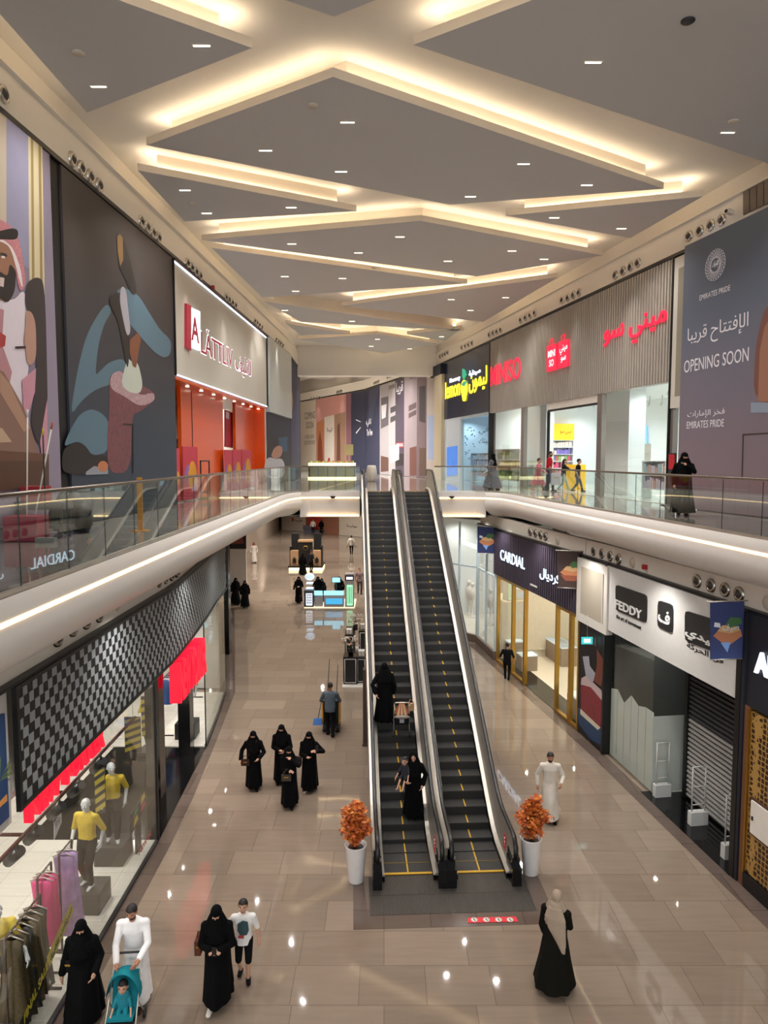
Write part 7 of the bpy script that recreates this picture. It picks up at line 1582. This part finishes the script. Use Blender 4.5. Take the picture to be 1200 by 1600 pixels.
for j, zz in enumerate((hgt(921), hgt(913), hgt(906))): b.box(((x0 + x1) / 2, ky + .4, zz), ((x1 - x0) * (.95 - .1 * j), .5, .05))
b.ball(((x0 + x1) / 2, ky + .4, hgt(903)), (.3, .25, .22)); b.build('lit_cups', mat('ice lit shelf', 'C8E0F4', .3, emit=.8, noise=.3, nscale=8), k_)
b = MB(); b.box((AX(523), ky + 1.3, hgt(912)), (.55, .06, .34), 0); b.box((AX(523), ky + 1.35, hgt(925)), (.12, .12, 1.0), 1); b.box((AX(523), ky + 1.265, hgt(912)), (.48, .01, .28), 2); tag(b.build('monitor', [black, black, cb]), 'small monitor with a cyan screen on the blue lit kiosk', 'monitor')
for u, v, lab in ((493, 942, 'woman in black seated left behind the blue lit kiosk'), (499, 944, 'woman in black bending beside the left pillar of the blue lit kiosk'), (528, 943, 'woman in black standing behind the counter of the blue lit kiosk')):
    x = AX(u); woman(V((x, ky + 1.5, 0)), lab, .2 if u < 520 else 0, 1.62 if u != 499 else 1.5, 'mid', None, .05, 1, .04)
nest(k_, [('lit_top', 'front_counter'), ('lit_panel', 'front_counter'), ('lit_gate_top', 'gate_panel'), ('lit_poster', 'left_pillar'), ('lit_screen', 'totem'), ('dark_header', 'totem'), ('header_mark', 'totem')])
# --- flower and gift counters beside the escalators
fy0, fy1 = W(540, 1072, 0).y, W(527, 1020, 0).y
root = thing('display_island', 'island of black display counters with white edging beside the escalators', 'display counter', W(545, 1070, 0))
xs = lambda u, v: W(u, v, 0).x
b = MB(); x0, x1 = xs(538, 1074), xs(566, 1074); b.box(((x0 + x1) / 2, (fy0 + fy1) / 2 + .3, .03), (x1 - x0 + .15, fy1 - fy0 + 1.2, .06)); b.build('base', P('CFC8C0'), root)
wl = P('D8D4CC')
def counter(x, y, w_, d, h):
    b = MB(); b.box((x, y, .06 + h / 2), (w_, d, h)); b.build('counter', black, root)
    b = MB(); f = y - d / 2 - .005
    for a, c in (((x - w_ / 2 + .06, f, .12), (x + w_ / 2 - .06, f, .12)), ((x - w_ / 2 + .06, f, h), (x + w_ / 2 - .06, f, h)), ((x - w_ / 2 + .06, f, .12), (x - w_ / 2 + .06, f, h)), ((x + w_ / 2 - .06, f, .12), (x + w_ / 2 - .06, f, h))): b.tube([a, c], .014, 5)
    b.build('edging', wl, root)
    b = MB(); b.box((x, y, .06 + h + .015), (w_, d, .03)); b.build('top', blackgloss, root)
counter((x0 + xs(552, 1074)) / 2 + .05, fy0 + .35, .55, .6, 1.05); counter(xs(562, 1074) + .05, fy0 + .5, .4, .6, 1.0); counter(x0 + .02, fy1 - .4, .4, 1.6, 1.05); counter(xs(562, 1035) + .1, fy1 + .1, .35, 1.2, 1.05)
def flowers(pt, label, seed):
    r_ = thing('flower_arrangement', label, 'flowers', pt); rn = random.Random(seed); b = MB(); b.lathe([(0, .002), (.1, .002), (.11, .22), (0, .2)], pt, 12); b.build('vase', blackgloss, r_)
    b = MB(); c2 = MB()
    for k in range(24):
        a = rn.random() * 6.28; rr = .12 + .22 * rn.random(); e = pt + V((rr * math.cos(a), rr * math.sin(a), .35 + .4 * rn.random())); b.tube([pt + V((0, 0, .2)), pt.lerp(e, .6) + V((0, 0, .12)), e], .005, 4); c2.ball(e, .032 + .02 * rn.random(), k % 3, 7, 4)
    b.build('stems', P('3A4A2A'), r_); c2.build('blossoms', [P('D8C8B8'), P('B88A78'), P('E8E4DC')], r_); nest(r_, [('blossoms', 'stems')])
flowers(V(((x0 + xs(552, 1074)) / 2 + .05, fy0 + .45, 1.14)), 'nearer vase of pale flowers on the black counter', 2)
flowers(V((x0 + .25, fy1 - .3, 1.14)), 'further vase of pale flowers on the black counters', 5)
for i, (x, y, z) in enumerate(((x0 + .0, fy1 - .9, 1.14), (xs(562, 1074) + .05, fy0 + .5, 1.09), (xs(562, 1035) + .1, fy1, 1.14))):
    b = MB(); b.box((x, y, z + .09), (.22, .3, .17)); b.box((x, y, z + .185), (.24, .32, .02)); b.box((x, y - .001, z + .09), (.03, .304, .172), 1); tag(b.build('gift_box', [P('DCD8D0'), gold]), ['white gift box on the left black counter', 'white gift box on the small counter by the pillar', 'white gift box on the rear counter by the escalator'][i], 'box')
# --- bench with the seated pair far down the hall
c = W(492, 834, 0)
b = MB(); b.box((c.x, c.y + .2, .22), (2.6, .6, .44)); b.box((c.x - .9, c.y + .3, .7), (1.0, .3, .5)); tag(b.build('bench', P('4A4450')), 'dark bench with the seated pair in the far hall', 'bench')
for dx, lab, tp in ((-.2, 'far seated man in a white shirt on the dark bench', 'DAD6D0'), (.75, 'far seated woman in black on the dark bench', '0C0C0D')):
    Mx = V((c.x + dx, c.y - .05, 0))
    if dx < 0: man(V((Mx.x, Mx.y, -.0)), lab, 0, 1.7, 'far', None, .0, 1, outfit='shirt', top=tp, legs='16161A', beard=False)
    else: woman(Mx, lab, 0, 1.6, 'far', None, .0, 1)
# ================================================================== general light of the storeys
# lower hall lamps under the balconies and beyond the bridge
for x, y in ((-4.3, 8), (-4.3, 13), (-4.3, 18), (-4.35, 23)): spot('soffit lamp', (x, y, 6.25), 230 * LOW_W, (1, .97, .93), 2.4, .04)
for x, y in ((-5.2, 28), (-6.0, 31), (-8, 37), (-4, 36), (0, 37), (4, 32)):
    spot('soffit lamp', (x, y, 6.2), 420 * LOW_W, (1, .97, .93), 2.4, .07)
for x, y in ((7.0, 12), (6.2, 17), (5.7, 21), (5.2, 25), (4.6, 29)):
    spot('soffit lamp', (x - .1, y, 6.2), 260 * LOW_W, (1, .97, .93), 2.4, .07)
for x, y in ((-9, 45), (-4, 45), (1, 45), (-9, 54), (-4, 54), (1, 54), (-9, 64), (-4, 64), (-11, 74), (-5, 73)):
    spot('hall lamp', (x, y, 6.15), 1500 * LOW_W, (1, .95, .89), 2.6, .1)
for x, y, p in ((-6, 54, 0), (-2, 53, 0), (-8, 61, 0), (-12, 66, 0), (-5, 58, 0)):
    spot('hall lamp', (x, y, 16.6), 4500, (1, .97, .93), 2.4, .1)
# ------------------------------------------------------------------ gimbal spotlights in fours along the bulkheads
gim = None
def gimbals(w, pxs, o, label, group, rad=.16):
    global gim
    for u, v in pxs:
        p = w.P(u, v, o); rz = math.atan2(w.n.y, w.n.x)
        if gim is None:
            gim = thing('gimbal_spotlight', label, 'spotlight', p, group); ax = w.n
            b = MB(); b.lathe([(.10, -.02), (.10, .06), (.15, .05), (.165, .0), (.165, -.03)], p, 18, axis=ax); b.build('rim', silver, gim)
            b = MB(); b.lathe([(0, .075), (.07, .075), (.085, .03), (.10, .0)], p + V((0, 0, -.01)), 14, axis=(ax + V((0, 0, -.5)))); b.build('lamp_head', P('3A3632'), gim)
            gim['base'] = rz
        else:
            dup(gim, p, rz - gim['base'], label, group)
def four(a, b_, n=4): return [(a[0] + (b_[0] - a[0]) * k / (n - 1), a[1] + (b_[1] - a[1]) * k / (n - 1)) for k in range(n)]
G = 'silver gimbal spotlight, one of four over '
for w, o, a, c, what in ((LW, .06, (112, 249), (154, 289), 'the black strip beside the cake hoarding'), (LW, .06, (220, 346), (247, 371), 'the cake hoarding, near the orange shop'), (LW, .06, (292, 411), (312, 431), 'the left part of the lit sign board'), (LW, .06, (352, 464), (367, 477), 'the right part of the lit sign board'), (LW, .06, (397, 501), (408, 511), 'the blank white sign box'), (LW, .06, (431, 530), (441, 539), 'the far end of the left wall'),
                         (RW, .06, (1077, 369), (1128, 344), 'the mauve hoarding with the emblem'), (RW, .06, (962, 430), (997, 411), 'the red Arabic letters'), (RW, .06, (879, 469), (905, 457), 'the middle of the ribbed sign'), (RW, .06, (814, 500), (836, 489), 'the bag shaped logos'), (RW, .06, (765, 523), (783, 515), 'the corner of the navy sign'), (RW, .06, (722, 543), (738, 536), 'the yellow lit letters'), (RW, .06, (688, 557), (700, 551), 'the beige column'),
                         (RB1, .06, (632, 580), (640, 577), 'the grey pink hoarding'), (RB1, .06, (606, 590), (614, 587), 'the chevron hoarding'), (RB1, .06, (585, 599), (592, 596), 'the navy hoarding'), (RB3, .06, (527, 613), (534, 611), 'the right of the pink hoarding'), (RB3, .06, (487, 623), (500, 621), 'the cream hoarding'),
                         (RS1, -.12, (1090, 908), (1156, 928), 'the blue island banner'), (RS1, -.12, (929, 861), (967, 873), 'the left end of the pale sign'), (RS2, -.12, (829, 831), (853, 838), 'the jeweller sign')):
    gimbals(w, four(a, c), o, G + what, 'four gimbal spotlights over ' + what)
    if w in (LW, RW, RB1, RB3):
        p = w.P((a[0] + c[0]) / 2, (a[1] + c[1]) / 2, .35); l = spot('gimbal lamp', p, 420, (1, .98, .95), 1.5, .08); l.rotation_euler = (w.n * .42 + V((0, 0, -1))).to_track_quat('-Z', 'Y').to_euler()
gimbals(LW, [(4, 147)], .06, 'single gimbal spotlight at the left edge over the printed man', 'gimbal over the printed man')
for u, y, lab in ((520, 30.35, 'small black dome camera on the white bridge face left of the escalators'), (706, 30.15, 'small black dome camera on the white bridge face right of the escalators')):
    p = AY(u, 777, y); b = MB(); b.ball(p, (.11, .09, .06), 0); b.box(p + V((0, .05, .03)), (.26, .06, .03), 0); tag(b.build('dome_camera', blackgloss), lab, 'camera')
LBW = Wall((-5.22, 8), (-5.25, 17.5))
gimbals(LBW, [(88, 996), (112, 981), (133, 970), (153, 960)], .0, G + 'the near part of the chequered sign', 'gimbals over the near checks')
gimbals(LBW, [(247, 908), (257, 903), (267, 898), (276, 893)], .0, G + 'the far part of the chequered sign', 'gimbals over the far checks')
for w, u, v, o, lab in ((LW, 332, 449, .06, 'tiny red alarm box over the lit sign board'), (LBW, 219, 921, .0, 'red alarm box over the chequered sign'), (RS1, 1008, 886, -.12, 'red alarm box over the pale shop sign')):
    p = w.P(u, v, o + .03); b = MB(); b.box(p, (.14, .14, .12)); tag(b.build('alarm_box', P('B01C1C')), lab, 'alarm box')
for w, u, v, lab in ((RS1, 988, 879, 'round white disc cover over the pale shop sign'), (RS1, 1199, 942, 'round white disc cover at the right edge over the dark sign'), (RS2, 871, 844, 'round white disc cover over the jeweller sign'), (LBW, 183, 944, 'round white disc cover over the chequered sign')):
    p = w.P(u, v, -.11 if w is not LBW else .01); b = MB(); b.lathe([(0, .02), (.13, .02), (.15, 0), (.15, -.02)], p, 18, axis=w.n); tag(b.build('disc_cover', P('CFC4B4')), lab, 'disc cover')
